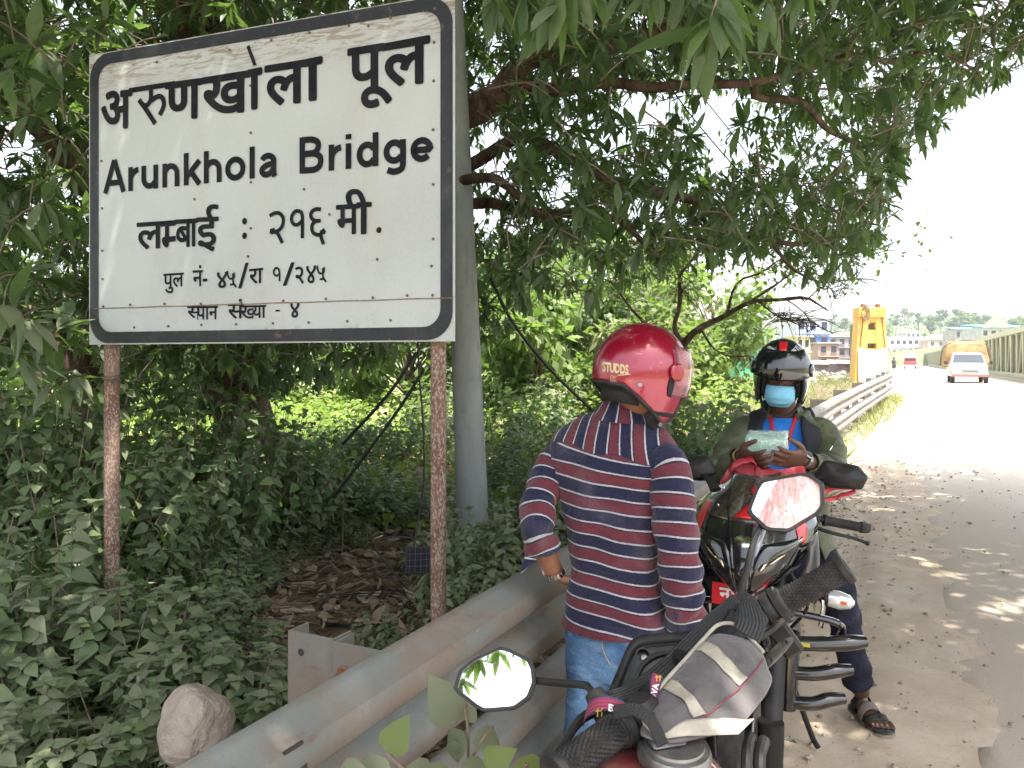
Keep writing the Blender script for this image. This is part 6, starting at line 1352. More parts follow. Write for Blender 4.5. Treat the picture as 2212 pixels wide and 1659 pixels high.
for r in rows:
    gp = R(gap(r[1])); row = []
    for t in np.linspace(0, 1, 80):
        th = math.pi/2+gp+t*(2*math.pi-2*gp); p = jsec(r, th); c = at(r[0], r[1], YB); o_ = nrm((p-c)*[1, 1, 0])
        w = .010*fnoise(p, 5, 2)+.006*fnoise(p, 12, 7); 
        if t < .06 or t > .94: w += .010*(1-min(t, 1-t)/.06)
        row.append(p+o_*w)
    G.append(row)
g.grid(G); jack = g.build('jacket', M_jack, m2, smooth=180, solid=.004)
# the turned-down collar
g = MB(); G = []
for k, (dz, inf) in enumerate(((.012, .98), (.022, 1.03), (.012, 1.14), (-.018, 1.24))):
    row = []
    for t in np.linspace(0, 1, 50): th = math.pi/2+R(30)+t*(2*math.pi-R(60)); e = .045*max(0, 1-min(t, 1-t)/.16)*(k/3); row.append(jsec(rows[3], th, inf)+np.array([0, 0, dz-e]))
    G.append(row)
g.grid(G); g.build('collar', M_jack, jack, smooth=180, solid=.005)
def sleeve2(P, rr, sd):
    X = catmull(np.array([(*at(*q), r) for q, r in zip(P, rr)]), 54); T, A, B = frames(X[:, :3], (0, -1, .2)); al = np.r_[0, np.cumsum(np.linalg.norm(np.diff(X[:, :3], axis=0), axis=1))]; G = []
    for x, t, a, b, s in zip(X, T, A, B, al):
        G.append([x[:3]+(a*math.cos(th)+b*math.sin(th))*(x[3]+.008*fnoise(x[:3]+a*math.cos(th)*.06, 12, sd)+.006*math.sin(s*62+4*math.cos(th+sd)+5*fnoise(x[:3], 7, 1))*smooth01((s-.08)/.1)) for th in np.linspace(0, 2*np.pi, 36, endpoint=False)])
    g = MB(); g.loft(G, caps=False); return g.build('sleeve', M_jack, jack, smooth=180, solid=.004)
sleeve2([(1630, 940, 3.43), (1608, 936, 3.44), (1588, 968, 3.40), (1566, 1005, 3.32), (1562, 1018, 3.24), (1578, 1005, 3.16), (1594, 988, 3.12)], [.070, .074, .070, .064, .060, .050, .042], 1)
s2 = sleeve2([(1748, 942, 3.36), (1772, 938, 3.36), (1788, 972, 3.30), (1796, 1012, 3.22), (1788, 1024, 3.12), (1766, 1010, 3.05), (1748, 998, 3.01)], [.070, .074, .071, .065, .060, .052, .043], 4)
t2b = bvh(s2); g = MB()
P = [onto(t2b, None, *q, .004) for q in [(1806, 948), (1803, 956), (1797, 966), (1793, 974)]]; P = [p for p in P if p is not None]
if len(P) > 2: g.tube(P, .0022, 6, res=12); g.build('zip', M_chrome, s2)
# blue shirt under the open jacket
n = NT('blue shirt'); n.set(col=n.mix(n.ramp(n.noise(9, 4), .35, .65), (.006, .135, .52), (.01, .18, .62)), rough=.8, sheen=.2); n.bump(n.noise(11, 4, .6, None, .5), .45, .015); M_blue = n.mat
g = MB(); g.grid([[jsec(r, math.radians(a), .955) for a in np.linspace(20, 160, 40)] for r in rows[4:34]]); g.build('tee_shirt', M_blue, m2, smooth=180, solid=.003)
M_lany = mat('red ribbon', (.42, .012, .03), .6)
def ribb(name, P, wd, nor, m, parent, th=.0018, n_=36):
    X = catmull(np.array([(*p,) for p in P], float), n_); T = np.gradient(X, axis=0); T /= np.linalg.norm(T, axis=1)[:, None]; S = np.cross(T, np.asarray(nor, float)); S /= np.linalg.norm(S, axis=1)[:, None]
    g = MB(); g.grid([[x+s*wd*t/2 for t in np.linspace(-1, 1, 5)] for x, s in zip(X, S)]); return g.build(name, m, parent, smooth=180, solid=th)
def fr(u, v, off=.006):                                  # a point on the chest front
    d = np.array([(u-1106)/1661, 1, -(v-780)/1661]); best = None
    for y in np.linspace(3.0, 3.45, 90):
        q = at(u, v, y); r = rows[np.argmin(np.abs(rows[:, 1]-(780+(H-q[2])*1661/YB)))]; c = at(r[0], r[1], YB); x_, y_ = np.dot(q-c, L2)/r[2], np.dot(q-c, F2)/r[3]
        if abs(x_)**r[4]+abs(y_)**r[4] < 1: return q+F2*off
    return at(u, v, 3.3)
ribb('lanyard', [fr(1664, 896), fr(1668, 920), fr(1676, 950), fr(1684, 985)], .016, F2, M_lany, m2)
ribb('lanyard', [fr(1722, 892), fr(1714, 918), fr(1703, 950), fr(1692, 985)], .016, F2, M_lany, m2)
# backpack: two wide straps over the shoulders and the bag behind
bpk = thing('backpack', 'black backpack with wide padded straps worn by the seated rider', 'backpack', tuple(at(1690, 950, 3.6)))
n = NT('black padded strap'); n.set(col=(.012, .012, .016), rough=.8); n.bump(n.noise(600, 2), .3, .001); M_pads = n.mat
for s, g0 in ((-1, 135), (1, 45)):
    P = []
    for i, a in ((4, g0+s*-90+s*0), ): pass
    Q = [jsec(rows[14], R(g0), 1.08), ]
    us = [(1628, 1755)[s > 0]]
    X = [(1648, 885), (1637, 898), (1629, 920), (1627, 950), (1627, 985), (1630, 1030)] if s < 0 else [(1728, 885), (1742, 898), (1750, 920), (1754, 950), (1756, 985), (1754, 1030)]
    P = [at(X[0][0], X[0][1]+6, 3.56), at(X[0][0], X[0][1]-3, 3.46)]+[fr(u, v, .022) for u, v in X[1:]]
    ribb('strap', P, .078, nrm(F2+U2*.25+L2*s*.45), M_pads, bpk, .012, 44)
g = MB(); g.box(at(1690, 985, 3.42)-F2*.24, (.30, .16, .42), np.array([L2, F2, U2]).T, bev=.06); g.build('pack', M_pads, bpk, smooth=60)
# body
b2 = MB(); hc = at(1687, 811, 3.30); HF2 = HF(hc, (-.33, -.90, -.26), R(-4)); head(b2, HF2, .90)
tub(b2, [at(1690, 940, YB), at(1692, 890, 3.40), HF2(-.03, 0, -.05)], [.075, .062, .056])
b2.loft([[jsec(k, a, .80) for a in np.linspace(0, 6.28, 36, endpoint=False)] for k in catmull(np.array(Jk[2:], float), 12)])
RW, LW = at(1603, 985, 3.05), at(1733, 992, 2.985)
tub(b2, [at(1612, 938, 3.43), at(1588, 970, 3.40), at(1564, 1010, 3.30), at(1582, 1002, 3.16), RW], [.05, .046, .04, .034, .027])
tub(b2, [at(1768, 940, 3.36), at(1789, 975, 3.29), at(1790, 1018, 3.16), at(1762, 1005, 3.04), LW], [.05, .046, .04, .034, .027])
hand(b2, RW, at(1650, 1001, 2.905)-RW, (.55, .65, .45), (0, .3, 1), (12, 26, 20), 1.0, .09, 30)
hand(b2, LW, at(1668, 991, 2.885)-LW, (-.10, .80, .50), (0, .3, 1), (8, 18, 16), 1.02, .09, 30)
hp = at(1712, 1190, YB); KL, AL = np.array([1.36, 3.20, .56]), np.array([1.525, 3.355, .10]); KR, AR = np.array([.84, 3.42, .56]), np.array([.80, 3.66, .10])
for sd, K, A_ in ((1, KL, AL), (-1, KR, AR)): tub(b2, [hp+L2*sd*.09, (hp+L2*sd*.1)*.5+K*.5, K, A_], [.07, .06, .047, .034])
def foot(mb, A_, fd, k=1.0):
    sd = np.cross((0, 0, 1), fd); base = A_*[1, 1, 0]+np.array([0, 0, .022+float(gz(A_[0], A_[1]))])
    G = []
    for s, w, h, o in ((-.055, .018, .03, 0), (-.045, .028, .045, 0), (-.01, .033, .055, 0), (.03, .036, .045, 0), (.08, .042, .030, .003), (.125, .046, .020, .006), (.150, .044, .013, .006)):
        G.append([base+fd*s+sd*(w*math.cos(a)+o)+np.array([0, 0, h*(1+math.sin(a))*.5+.0]) for a in np.linspace(0, 6.2832, 20, endpoint=False)])
    mb.loft(G)
    for i, (o, L, r) in enumerate(((-.032, .050, .0125), (-.010, .046, .0095), (.010, .040, .009), (.027, .034, .0085), (.042, .026, .008))):
        o_ = -o*FS; b = base+fd*.135+sd*o_+np.array([0, 0, .012]); mb.tube([b, b+fd*L*.5+np.array([0, 0, .006]), b+fd*L+np.array([0, 0, -.002])], [r*1.05, r, r*.8], 10, res=8); mb.lathe([(r*.8, 0), (r*.5, r*.5), (0, r*.6)], b+fd*L+np.array([0, 0, -.002]), fd, 8)
FDL = nrm((.10, -.99, 0)); FDR = nrm((-.3, -.95, 0)); FS = 1
foot(b2, AL, FDL); FS = -1; foot(b2, AR, FDR)
remesh(b2, 'body', SK2, m2, .0055, 2)
M_toe = mat('pale toenail', (.30, .19, .15), .4)
g = MB()
for o, L in ((.032, .050), (.010, .046), (-.010, .040), (-.027, .034), (-.042, .026)):
    sd = np.cross((0, 0, 1), FDL); c = AL*[1, 1, 0]+np.array([0, 0, .042+float(gz(AL[0], AL[1]))])+FDL*(.135+L*.86)+sd*-o*-1; g.lathe([(.005, 0), (.004, .002), (0, .003)], c, FDL*.6+np.array([0, 0, .8]), 8)
g.build('toenail', M_toe, m2)
# trousers
j2 = MB(); j2.loft([[jsec(k, a, 1.0) for a in np.linspace(0, 6.28, 36, endpoint=False)] for k in catmull(np.array([(1706, 1150, .150, .13, 2.3), (1712, 1200, .165, .15, 2.3), (1714, 1245, .15, .14, 2.2)], float), 8)])
for sd, K, A_ in ((1, KL, AL), (-1, KR, AR)):
    q = A_*.85+K*.15; tub(j2, [hp+L2*sd*.085, (hp+L2*sd*.105)*.5+K*.5, K+F2*.0, K*.55+A_*.45, q+np.array([0, 0, -.01])], [.095, .086, .073, .064, .063], 22, 34)
n = NT('navy trousers'); co = n.coord(); cr = n.noise(16, 4, .6, None, .6); n.set(col=n.mix(n.ramp(cr, .3, .75), (.008, .009, .018), (.020, .022, .040)), rough=.85, spec=.25); n.bump(cr, .6, .02); M_navy = n.mat
tr = remesh(j2, 'trousers', M_navy, m2, .009, 4)
for v in tr.data.vertices: p = v.co; v.co = p+v.normal*(.008*noise.noise(p*9)+.004*math.sin(p.z*55+6*noise.noise(p*5)))
# sandals
M_sole = mat('sandal sole', (.03, .03, .03), .8, col2=(.12, .105, .09), scale=30); M_edge = mat('sandal edge', (.22, .19, .15), .9); M_tan = mat('taupe strap', (.15, .115, .095), .8)
for A_, fd, s in ((AL, FDL, 1), (AR, FDR, -1)):
    sd = np.cross((0, 0, 1), fd)*-s; base = A_*[1, 1, 0]+np.array([0, 0, float(gz(A_[0], A_[1]))])
    ol = catmull(np.array([(-.075, 0, 0), (-.06, .034, 0), (0, .036, 0), (.08, .050, 0), (.15, .054, 0), (.195, .030, 0), (.205, -.01, 0), (.185, -.042, 0), (.12, -.046, 0), (.04, -.036, 0), (-.055, -.033, 0), (-.075, 0, 0)]), 50)[:-1, :2]
    g = MB(); g.prism([tuple(q) for q in ol], .004, .016, lambda a, b, h: base+fd*a+sd*b*-1+np.array([0, 0, h]), 1); g.prism([tuple(q*.985) for q in ol], .0162, .026, lambda a, b, h: base+fd*a+sd*b*-1+np.array([0, 0, h]), 0)
    so_ = g.build('sandal', [M_sole, M_edge], m2, smooth=40)
    def strap(x0, hgt, wd, m, lift=0, hw=.047):
        g = MB(); G = []
        for t in np.linspace(0, 1, 16): a = math.pi*t; c = base+fd*(x0+lift*math.sin(a))+sd*hw*math.cos(a)+np.array([0, 0, .020+hgt*math.sin(a)**.8]); G.append([c+(fd*.9+np.array([0, 0, -.45]))*w for w in np.linspace(-wd/2, wd/2, 5)])
        g.grid(G); g.build('strap', m, so_, smooth=180, solid=.004)
    strap(.115, .038, .034, M_rub, .015, .052); strap(.065, .058, .036, M_tan, .0, .047); strap(-.005, .086, .028, M_rub, .02, .040)
# helmet with a dark raised visor, face mask
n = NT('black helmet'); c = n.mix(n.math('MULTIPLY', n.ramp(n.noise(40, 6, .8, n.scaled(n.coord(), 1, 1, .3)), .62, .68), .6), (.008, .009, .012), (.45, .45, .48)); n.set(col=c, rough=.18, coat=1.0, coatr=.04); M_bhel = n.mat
HK = .885
HF2h = HF(at(1689, 799, 3.30), (-.33, -.90, -.26), R(-4))
h2_ = helmet(HF2h, m2, M_bhel, .045, -.150, -.07)
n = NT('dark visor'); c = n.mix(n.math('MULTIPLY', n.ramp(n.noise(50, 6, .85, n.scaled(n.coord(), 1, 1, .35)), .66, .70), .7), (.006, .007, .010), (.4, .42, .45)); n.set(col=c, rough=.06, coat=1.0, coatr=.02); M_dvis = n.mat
g = MB(); g.grid([[hs(HF2h, ph, z, .009) for ph in np.linspace(-74, 74, 41)] for z in np.linspace(-.008, .112, 16)]); vis = g.build('visor', M_dvis, h2_, smooth=180, solid=.003)
for s in (-1, 1): g = MB(); q = hs(HF2h, s*72, .02, .010); nq = nrm(hs(HF2h, s*72, .02, .03)-q); g.lathe([(.028, -.006), (.029, .002), (.024, .006), (0, .008)], q, nq, 24); g.build('visor_pivot', M_bhel, h2_)
t3 = bvh(h2_)
M_grey = mat('white helmet decal', (.45, .46, .50), .25, coat=1.0)
def hpatch(name, A, B, m, off=.0015, na=10, nb_=6):
    A = catmull(np.array([(*q, 0) for q in A]), na)[:, :2]; B = catmull(np.array([(*q, 0) for q in B]), na)[:, :2]; g = MB(); g.grid([[hs(HF2h, *(p*(1-t)+q*t), off) for t in np.linspace(0, 1, nb_)] for p, q in zip(A, B)]); return g.build(name, m, h2_, smooth=180, solid=.002)
hpatch('red_stripe', [(-13, .118), (-18, .132), (-35, .146)], [(9, .118), (13, .132), (28, .146)], M_redp, .003)
hpatch('decal', [(24, .118), (38, .126), (60, .132), (90, .12)], [(30, .117), (46, .108), (68, .098), (92, .075)], M_grey, .003)
hpatch('decal', [(-28, .119), (-42, .124), (-62, .125)], [(-30, .117), (-44, .116), (-64, .113)], M_grey, .003)
for k in range(3): hpatch('decal', [(40+12*k, .124), (44+12*k, .126)], [(46+12*k, .108), (50+12*k, .107)], M_bhel, .0045, 4, 4)
hpatch('decal', [(70, .03), (84, .05), (92, .08)], [(78, .02), (92, .03), (100, .06)], M_redp, .003)
n = NT('blue mask cloth'); co = n.coord(); pl = n.math('SINE', n.math('MULTIPLY', n.new('SeparateXYZ').outputs[2], 1)); n.set(col=n.mix(n.ramp(n.noise(12, 4), .3, .7), (.16, .42, .58), (.22, .50, .66)), rough=.8); n.bump(n.noise(30, 3), .3, .004); M_mask = n.mat
g = MB(); G = []
for i, z in enumerate(np.linspace(-.018, -.128, 18)):
    t = i/17; row = []
    for a in np.linspace(-68, 68, 27):
        w = 1-.10*(t*2-1)**2*abs(a)/68; x = (.114+.020*math.sin(math.pi*min(1, t*1.15)))-.052*(a/68)**2-.030*max(0, t-.7)/.3*(1-(a/68)**2*.3); pl_ = .0028*math.sin(t*math.pi*6)*(1-abs(a)/80)
        row.append(HF2(.92*(x+pl_), .92*.071*math.sin(R(a))*w*(1-.22*max(0, t-.55)/.45), .88*(z-.012+.012*(1-(a/68)**2)*(1 if i == 0 else .5))))
    G.append(row)
g.grid(G); msk = g.build('face_mask', M_mask, m2, smooth=180, solid=.002)
for s in (-1, 1):
    for z0, z1 in ((-.022, .0), (-.10, -.03)): g = MB(); g.tube([HF2(.058, s*.066, z0), HF2(.03, s*.078, (z0+z1)/2), HF2(-.005, s*.088, z1)], .0016, 5, res=8); g.build('ear_loop', M_white, msk)
g = MB(); g.tube([hs(HF2h, 76, -.145, -.012), HF2(.055, .055, -.145), HF2(.075, 0, -.160), HF2(.055, -.055, -.145), hs(HF2h, -76, -.145, -.012)], .008, 8, res=24, flat=.4); g.build('chin_strap', M_web, h2_)
M_watch = mat('dull steel', (.35, .35, .34), .35, 1.0)
watch('wrist_watch', LW+nrm(at(1762, 1005, 3.04)-LW)*.010, LW-at(1762, 1005, 3.04), .032, m2, '', M_watch, (.3, -.5, .5)); M_brass = mat('brass bracelet', (.45, .27, .10), .3, .9)
watch('bracelet', RW+nrm(at(1582, 1002, 3.16)-RW)*.008, RW-at(1582, 1002, 3.16), .032, m2, '', M_brass)
# wrapped box, carrier bag
pkg = thing('package', 'white box wrapped in thin green plastic held in the seated rider\'s hands', 'package', tuple(at(1660, 985, 2.985)))
_a = R(-24); _x = nrm((math.cos(_a), math.sin(_a), .02)); _z = nrm((.02, -.28, .95)); _y = nrm(np.cross(_z, _x)); _z = np.cross(_x, _y); Mp = np.array([_x, _y, _z]).T; pcn = at(1658, 963, 3.02)
g = MB(); g.box(pcn, (.146, .11, .086), Mp, bev=.006); g.build('box', mat('white card', (.62, .64, .62), .7, col2=(.52, .54, .53), scale=25), pkg, smooth=30)
n = NT('green plastic wrap'); fo = n.noise(30, 5, .6, None, 1.2); n.set(col=n.mix(n.ramp(fo, .35, .65), (.30, .74, .50), (.74, .90, .82)), rough=.3, spec=.5); n.bump(fo, .8, .01); t_ = n.new('BsdfTransparent'); mx = n.new('MixShader'); n.put(mx.inputs[0], n.math('ADD', n.math('MULTIPLY', n.ramp(fo, .35, .7), .45), .2)); n.L.new(t_.outputs[0], mx.inputs[1]); n.L.new(n.b.outputs[0], mx.inputs[2]); n.L.new(mx.outputs[0], n.out.inputs[0]); M_film = n.mat
g = MB(); G = []
for a in np.linspace(-.076, .076, 22):
    row = []
    for (b, z) in [(-.058, -.004), (-.0585, .018), (-.058, .045), (-.03, .0465), (0, .0465), (.03, .0465), (.058, .044), (.0585, .0)]: q = np.array([a, b, z]); row.append(pcn+Mp@(q*(1+.02*fnoise(q*1, 60, 3))+np.array([0, 0, .004*abs(fnoise(q, 50, 8))])))
    G.append(row)
g.grid(G); g.build('wrap', M_film, pkg, smooth=180)
g = MB(); c0 = pcn+Mp@np.array([-.02, -.062, .022])
for k in range(9): a = k*.7; d = Mp@np.array([math.cos(a), -.35, math.sin(a)]); g.tube([c0, c0+d*.008, c0+d*.018+Mp@np.array([0, -.004, .004])], [.004, .003, .001], 5)
g.build('knot', M_film, pkg)
n = NT('red carrier plastic'); fo = n.noise(26, 5, .6, n.scaled(n.coord(), 1, 1, .6), 1); n.set(col=n.mix(n.ramp(fo, .35, .65), (.52, .035, .05), (.75, .14, .16)), rough=.35, spec=.5); n.bump(fo, .7, .012); tr_ = n.new('BsdfTranslucent'); n.put(tr_.inputs[0], (.8, .12, .14)); mx = n.new('MixShader'); mx.inputs[0].default_value = .45; n.L.new(n.b.outputs[0], mx.inputs[1]); n.L.new(tr_.outputs[0], mx.inputs[2]); n.L.new(mx.outputs[0], n.out.inputs[0]); M_carr = n.mat
cb = thing('carrier_bag', 'thin red plastic carrier bag stuffed behind the windscreen of the black motorbike', 'carrier bag', tuple(at(1655, 1030, 2.92)))
top = [(1556, 1040, 2.96), (1572, 1012, 2.97), (1600, 999, 2.98), (1640, 1006, 2.96), (1680, 1014, 2.94), (1712, 1010, 2.93), (1736, 1008, 2.93), (1742, 1030, 2.93)]
T_ = catmull([at(*q) for q in top], 40); g = MB()
g.grid([[p+np.array([0, .05*k, -.075*k])+np.array([.006*fnoise(p, 30, 2+k), .012*fnoise(p, 22, 5+k), .006*fnoise(p, 25, 3)]) for p in T_] for k in (0, .25, .5, .8, 1.1, 1.5)]); g.grid([[p+np.array([0, -.03*k, -.05*k])+np.array([.006*fnoise(p, 30, 2+k), .012*fnoise(p, 22, 5+k), 0]) for p in T_] for k in (0, .4, .8, 1.2)]); g.build('sack', M_carr, cb, smooth=180)
def loop(P, w): 
    X = catmull([at(*q) for q in P], 40); g = MB(); g.grid([[p+np.array([.004*fnoise(p, 40, 2), w*t, w*.8*t+.004*fnoise(p, 50, 4)]) for t in (-.5, 0, .5)] for p in X]); g.build('handle', M_carr, cb, smooth=180, solid=.0012)
loop([(1575, 1018, 2.96), (1592, 1000, 2.95), (1622, 993, 2.94), (1634, 1002, 2.94), (1630, 1020, 2.94)], .022)
cb2 = thing('carrier_bag', 'red plastic bag handle sticking out to the right of the near mirror', 'carrier bag', tuple(at(1790, 1070, 2.8)))
cb = cb2
g = MB(); g.grid([[at(1748+30*s, 1052+34*t+6*math.sin(5*s+3*t), 2.84-.03*math.sin(4*s+5*t)) for s in np.linspace(0, 1, 10)] for t in np.linspace(0, 1, 10)]); g.build('sack', M_carr, cb2, smooth=180, solid=.001)
loop([(1770, 1066, 2.83), (1800, 1056, 2.82), (1840, 1054, 2.81), (1845, 1060, 2.81), (1810, 1073, 2.81), (1772, 1084, 2.83)], .014)
# ================================================================ beyond the tree: bank trees, houses, hill, vehicles
M_bg = [leaf_mat('bank foliage a', ((.085, .125, .04), (.135, .18, .06), (.21, .255, .09)), .35, .55), leaf_mat('bank foliage b', ((.05, .075, .03), (.085, .115, .042), (.14, .165, .065)), .3, .55), leaf_mat('dusty olive foliage', ((.08, .09, .04), (.13, .14, .06), (.20, .20, .09)), .3, .6)]
def bush_tree(x, y, h, r, m, label, seed, leaf=.16, nl=2600, group=None, name='tree', trunk=.10, zlo=.25):
    rg = np.random.default_rng(seed); z0 = float(gz(x, y)); root = thing(name, label, 'tree', (x, y, z0-.05), group)
    g = MB(); X = wig([(x, y, z0-.2, trunk), (x+.1*r, y, z0+h*.35, trunk*.8), (x-.05*r, y, z0+h*.75, trunk*.35)], .08*r, 14, seed); g.tube(X[:, :3], X[:, 3], 8); g.build('trunk', M_bark, root, smooth=180)
    k = 26; cs = []; st = MB()
    for i in range(k):
        a = rg.uniform(0, 6.28); zz = rg.uniform(zlo, 1); rr = r*math.sqrt(max(.05, 1-((zz-.55)/.55)**2))*rg.uniform(.25, 1); c = np.array([x+rr*math.cos(a), y+rr*math.sin(a), z0+h*zz*.95]); cs.append((c, r*rg.uniform(.22, .42)))
        st.tube(catmull([(x, y, z0+h*zz*.5), (np.array([x, y, z0+h*zz*.6])+c)/2, c], 7), np.linspace(trunk*.3, .012, 7), 4, caps=False)
    ci = rg.integers(k, size=nl); d = rg.normal(size=(nl, 3)); d /= np.linalg.norm(d, axis=1)[:, None]; P = np.array([cs[i][0]+dd*cs[i][1]*rg.random()**.4*[1, 1, .8] for i, dd in zip(ci, d)])
    l = leaf*rg.uniform(.6, 1.3, nl); A = d+rand_dirs(nl)*.8; A[:, 2] -= .3
    leaves('crown', [m, M_twig], P, A, np.tile([0., 0., 1.], (nl, 1))+rand_dirs(nl)*.6, l, l*.32, rg.uniform(.1, .5, nl), kind='lite', parent=root, rnd=np.clip(.5+.45*np.array([fnoise(p, .9/r, 3) for p in P])+rg.normal(0, .2, nl), 0, 1), extra=st); return root
BT = [(1150, 15, 3.0, 1.5, 0), (1290, 17.5, 3.5, 1.7, 1), (1400, 15, 2.6, 1.3, 2), (1545, 21, 4.0, 1.8, 0), (1240, 24, 6.0, 2.6, 1), (1060, 19, 4.6, 2.0, 1), (880, 18, 3.4, 1.8, 0), (700, 21, 4.5, 2.2, 1), (520, 18, 3.6, 1.9, 0), (120, 15, 3.2, 1.7, 0), (-40, 19, 5.4, 2.4, 1), (300, 23, 5.2, 2.4, 1), (1470, 28, 6.0, 2.6, 2), (1350, 34, 7.5, 3.4, 1), (1150, 36, 8, 3.6, 1), (60, 26, 6.5, 2.8, 0), (-250, 17, 5.0, 2.4, 1)]
KD = ['bright green bushy tree on the sunny bank beyond the pole', 'dark green bushy tree standing on the bank behind the shrubs', 'dusty olive bushy tree on the bank behind the standing man']
for i, (u, y, h, r, k) in enumerate(BT): bush_tree(pu(u, y), y, h, r, M_bg[k], KD[k], 40+i, .13+.006*y, 2600, ['bright bushy trees on the bank', 'dark bushy trees on the bank', 'olive bushy trees on the bank'][k])
# the thin leaning tree behind the men
lt_ = thing('leaning_thorn_tree', 'thin leaning tree with bare twigs and sparse yellow green leaves above the riders', 'tree', tuple(at(1425, 960, 10.5)*[1, 1, 0]))
g = MB(); limb(g, [(1420, 1010, 10.6, .09), (1440, 850, 10.5, .07), (1478, 745, 10.4, .055), (1555, 690, 10.2, .038), (1640, 655, 10, .026), (1730, 645, 9.8, .02), (1790, 672, 9.7, .008)], 30, .1, 5); g.build('trunk', M_bark, lt_, smooth=180)
LB = [[(1478, 745, 10.4, 0.0372), (1462, 640, 10.5, 0.0279), (1500, 540, 10.6, 0.0186), (1560, 480, 10.6, 0.0074)], [(1465, 790, 10.4, 0.0310), (1380, 690, 10.8, 0.0217), (1300, 600, 11, 0.0099)], [(1555, 690, 10.2, 0.0248), (1600, 610, 10.2, 0.0161), (1700, 560, 9.8, 0.0099), (1820, 548, 9.5, 0.0050), (1915, 542, 9.4, 0.0025)], [(1640, 655, 10, 0.0155), (1690, 690, 9.8, 0.0087), (1740, 690, 9.7, 0.0037)], [(1600, 665, 10.1, 0.0161), (1680, 600, 10, 0.0099), (1760, 590, 9.8, 0.0062), (1850, 600, 9.7, 0.0031)], [(1700, 648, 9.8, 0.0087), (1755, 700, 9.8, 0.0043), (1800, 720, 9.8, 0.0025)], [(1510, 720, 10.3, 0.0186), (1560, 760, 10.3, 0.0112), (1620, 780, 10.2, 0.0043)], [(1730, 645, 9.8, 0.0074), (1770, 610, 9.8, 0.0043), (1800, 640, 9.8, 0.0025)]]
tips = []
for i, P in enumerate(LB):
    g = MB(); X = limb(g, P, 24, .14, i+20, 6)
    for q in X[8:]:
        for _ in range(4 if i < 5 else 1):
            d = nrm(np.array([random.gauss(.3, .6), random.gauss(0, .5), random.gauss(-.05, .5)])); L = random.uniform(.15, .55); e = q[:3]+d*L; g.tube([q[:3], (q[:3]+e)/2+np.array([0, 0, .03]), e], [.006, .004, .002], 4, caps=False); tips.append((e, i))
    g.build('branch', M_bark, lt_, smooth=180)
P = np.array([t[0] for t in tips]); yel = np.array([t[1] in (2, 4) for t in tips]); u_, v_ = proj(P); k_ = ~((u_ > 1640) & (v_ > 625)) & ~((u_ > 1845) & (v_ > 560)); P, yel = P[k_], yel[k_]
for m, msk, nn in ((M_vine, yel, 5), (M_bg[2], ~yel, 4)):
    Q = np.repeat(P[msk], nn, axis=0); Q = Q+RNG.normal(0, .13, (len(Q), 3)); u_, v_ = proj(Q); Q = Q[~((u_ > 1690) & (v_ > 640))]; k = len(Q); l = RNG.uniform(.05, .10, k); leaves('foliage', m, Q, rand_dirs(k, -.9, .3), np.tile([0., 0., 1.], (k, 1))+rand_dirs(k)*.6, l, l*.36, RNG.uniform(.1, .5, k), kind='lite', parent=lt_)

# hill
def hillz(x, y):
    rid = 22+5*np.sin(x*.011+1)+12*smooth01((x-160)/260)+4*np.sin(x*.03)
    a = rid*smooth01((y-335)/170)*(1-.35*smooth01((y-620)/300)); b = 9.0*np.exp(-(((x-150)/55)**2+((y-235)/60)**2)); return a+b-2.2
hx_, hy_ = np.meshgrid(np.linspace(-420, 1300, 130), np.linspace(140, 950, 70)); n = NT('wooded hill ground'); n.set(col=n.mix(n.ramp(n.noise(.05, 6), .35, .65), (.06, .11, .03), (.16, .17, .07)), rough=.95)
g = MB(); g.grid(np.dstack([hx_, hy_, hillz(hx_, hy_)])); tag(g.build('hill', n.mat, smooth=180), kind='structure')
M_for = leaf_mat('far forest', ((.030, .065, .028), (.05, .095, .038), (.08, .13, .055)), .3, .7)
NC_ = 1500; cx = RNG.uniform(-300, 900, NC_); cy = RNG.uniform(345, 560, NC_); k = ~((np.abs(1106+1661*cx/cy-1965) < 60) & (cy < 365)); cx, cy = cx[k], cy[k]; NC_ = len(cx); cr_ = RNG.uniform(2.5, 5, NC_); chh = RNG.uniform(5, 10, NC_)
per = 34; d = rand_dirs(NC_*per); Q = np.repeat(np.c_[cx, cy, hillz(cx, cy)+chh*.6], per, axis=0)+d*np.repeat(np.c_[cr_, cr_, chh*.5], per, axis=0)*RNG.uniform(.5, 1, (NC_*per, 1)); l = RNG.uniform(1.2, 2.4, NC_*per)
tag(leaves('forest', M_for, Q, rand_dirs(NC_*per, -.8, .3), np.tile([0., 0., 1.], (NC_*per, 1))+d*.8, l, l*.4, RNG.uniform(.1, .4, NC_*per), kind='lite'), 'hazy green forest covering the far hill', None, None, 'stuff')
def hill_tree(h, r, seed):
    rg = np.random.default_rng(seed); root = thing('forest_tree', 'tall pale tree standing above the forest on the far hill', 'tree', (0, 0, 0), 'tall trees on the far hill')
    g = MB(); g.tube([(0, 0, -1), (.3, 0, h*.5), (0, .2, h*.9)], [.35, .28, .1], 6); g.build('trunk', M_bark, root, smooth=180)
    nl = 420; c = [(np.array([rg.normal(0, r*.45), rg.normal(0, r*.4), h*rg.uniform(.5, 1)]), r*rg.uniform(.25, .5)) for _ in range(9)]; ci = rg.integers(9, size=nl); dd = rand_dirs(nl); P = np.array([c[i][0]+q*c[i][1]*[1, 1, .6] for i, q in zip(ci, dd)]); l = rg.uniform(.8, 1.8, nl)
    leaves('crown', M_for, P, rand_dirs(nl, -.8, .3), dd+[0, 0, .8], l, l*.4, rg.uniform(.1, .4, nl), kind='lite', parent=root); return root
HTs = [hill_tree(17, 4.5, s) for s in (1, 2, 3)]
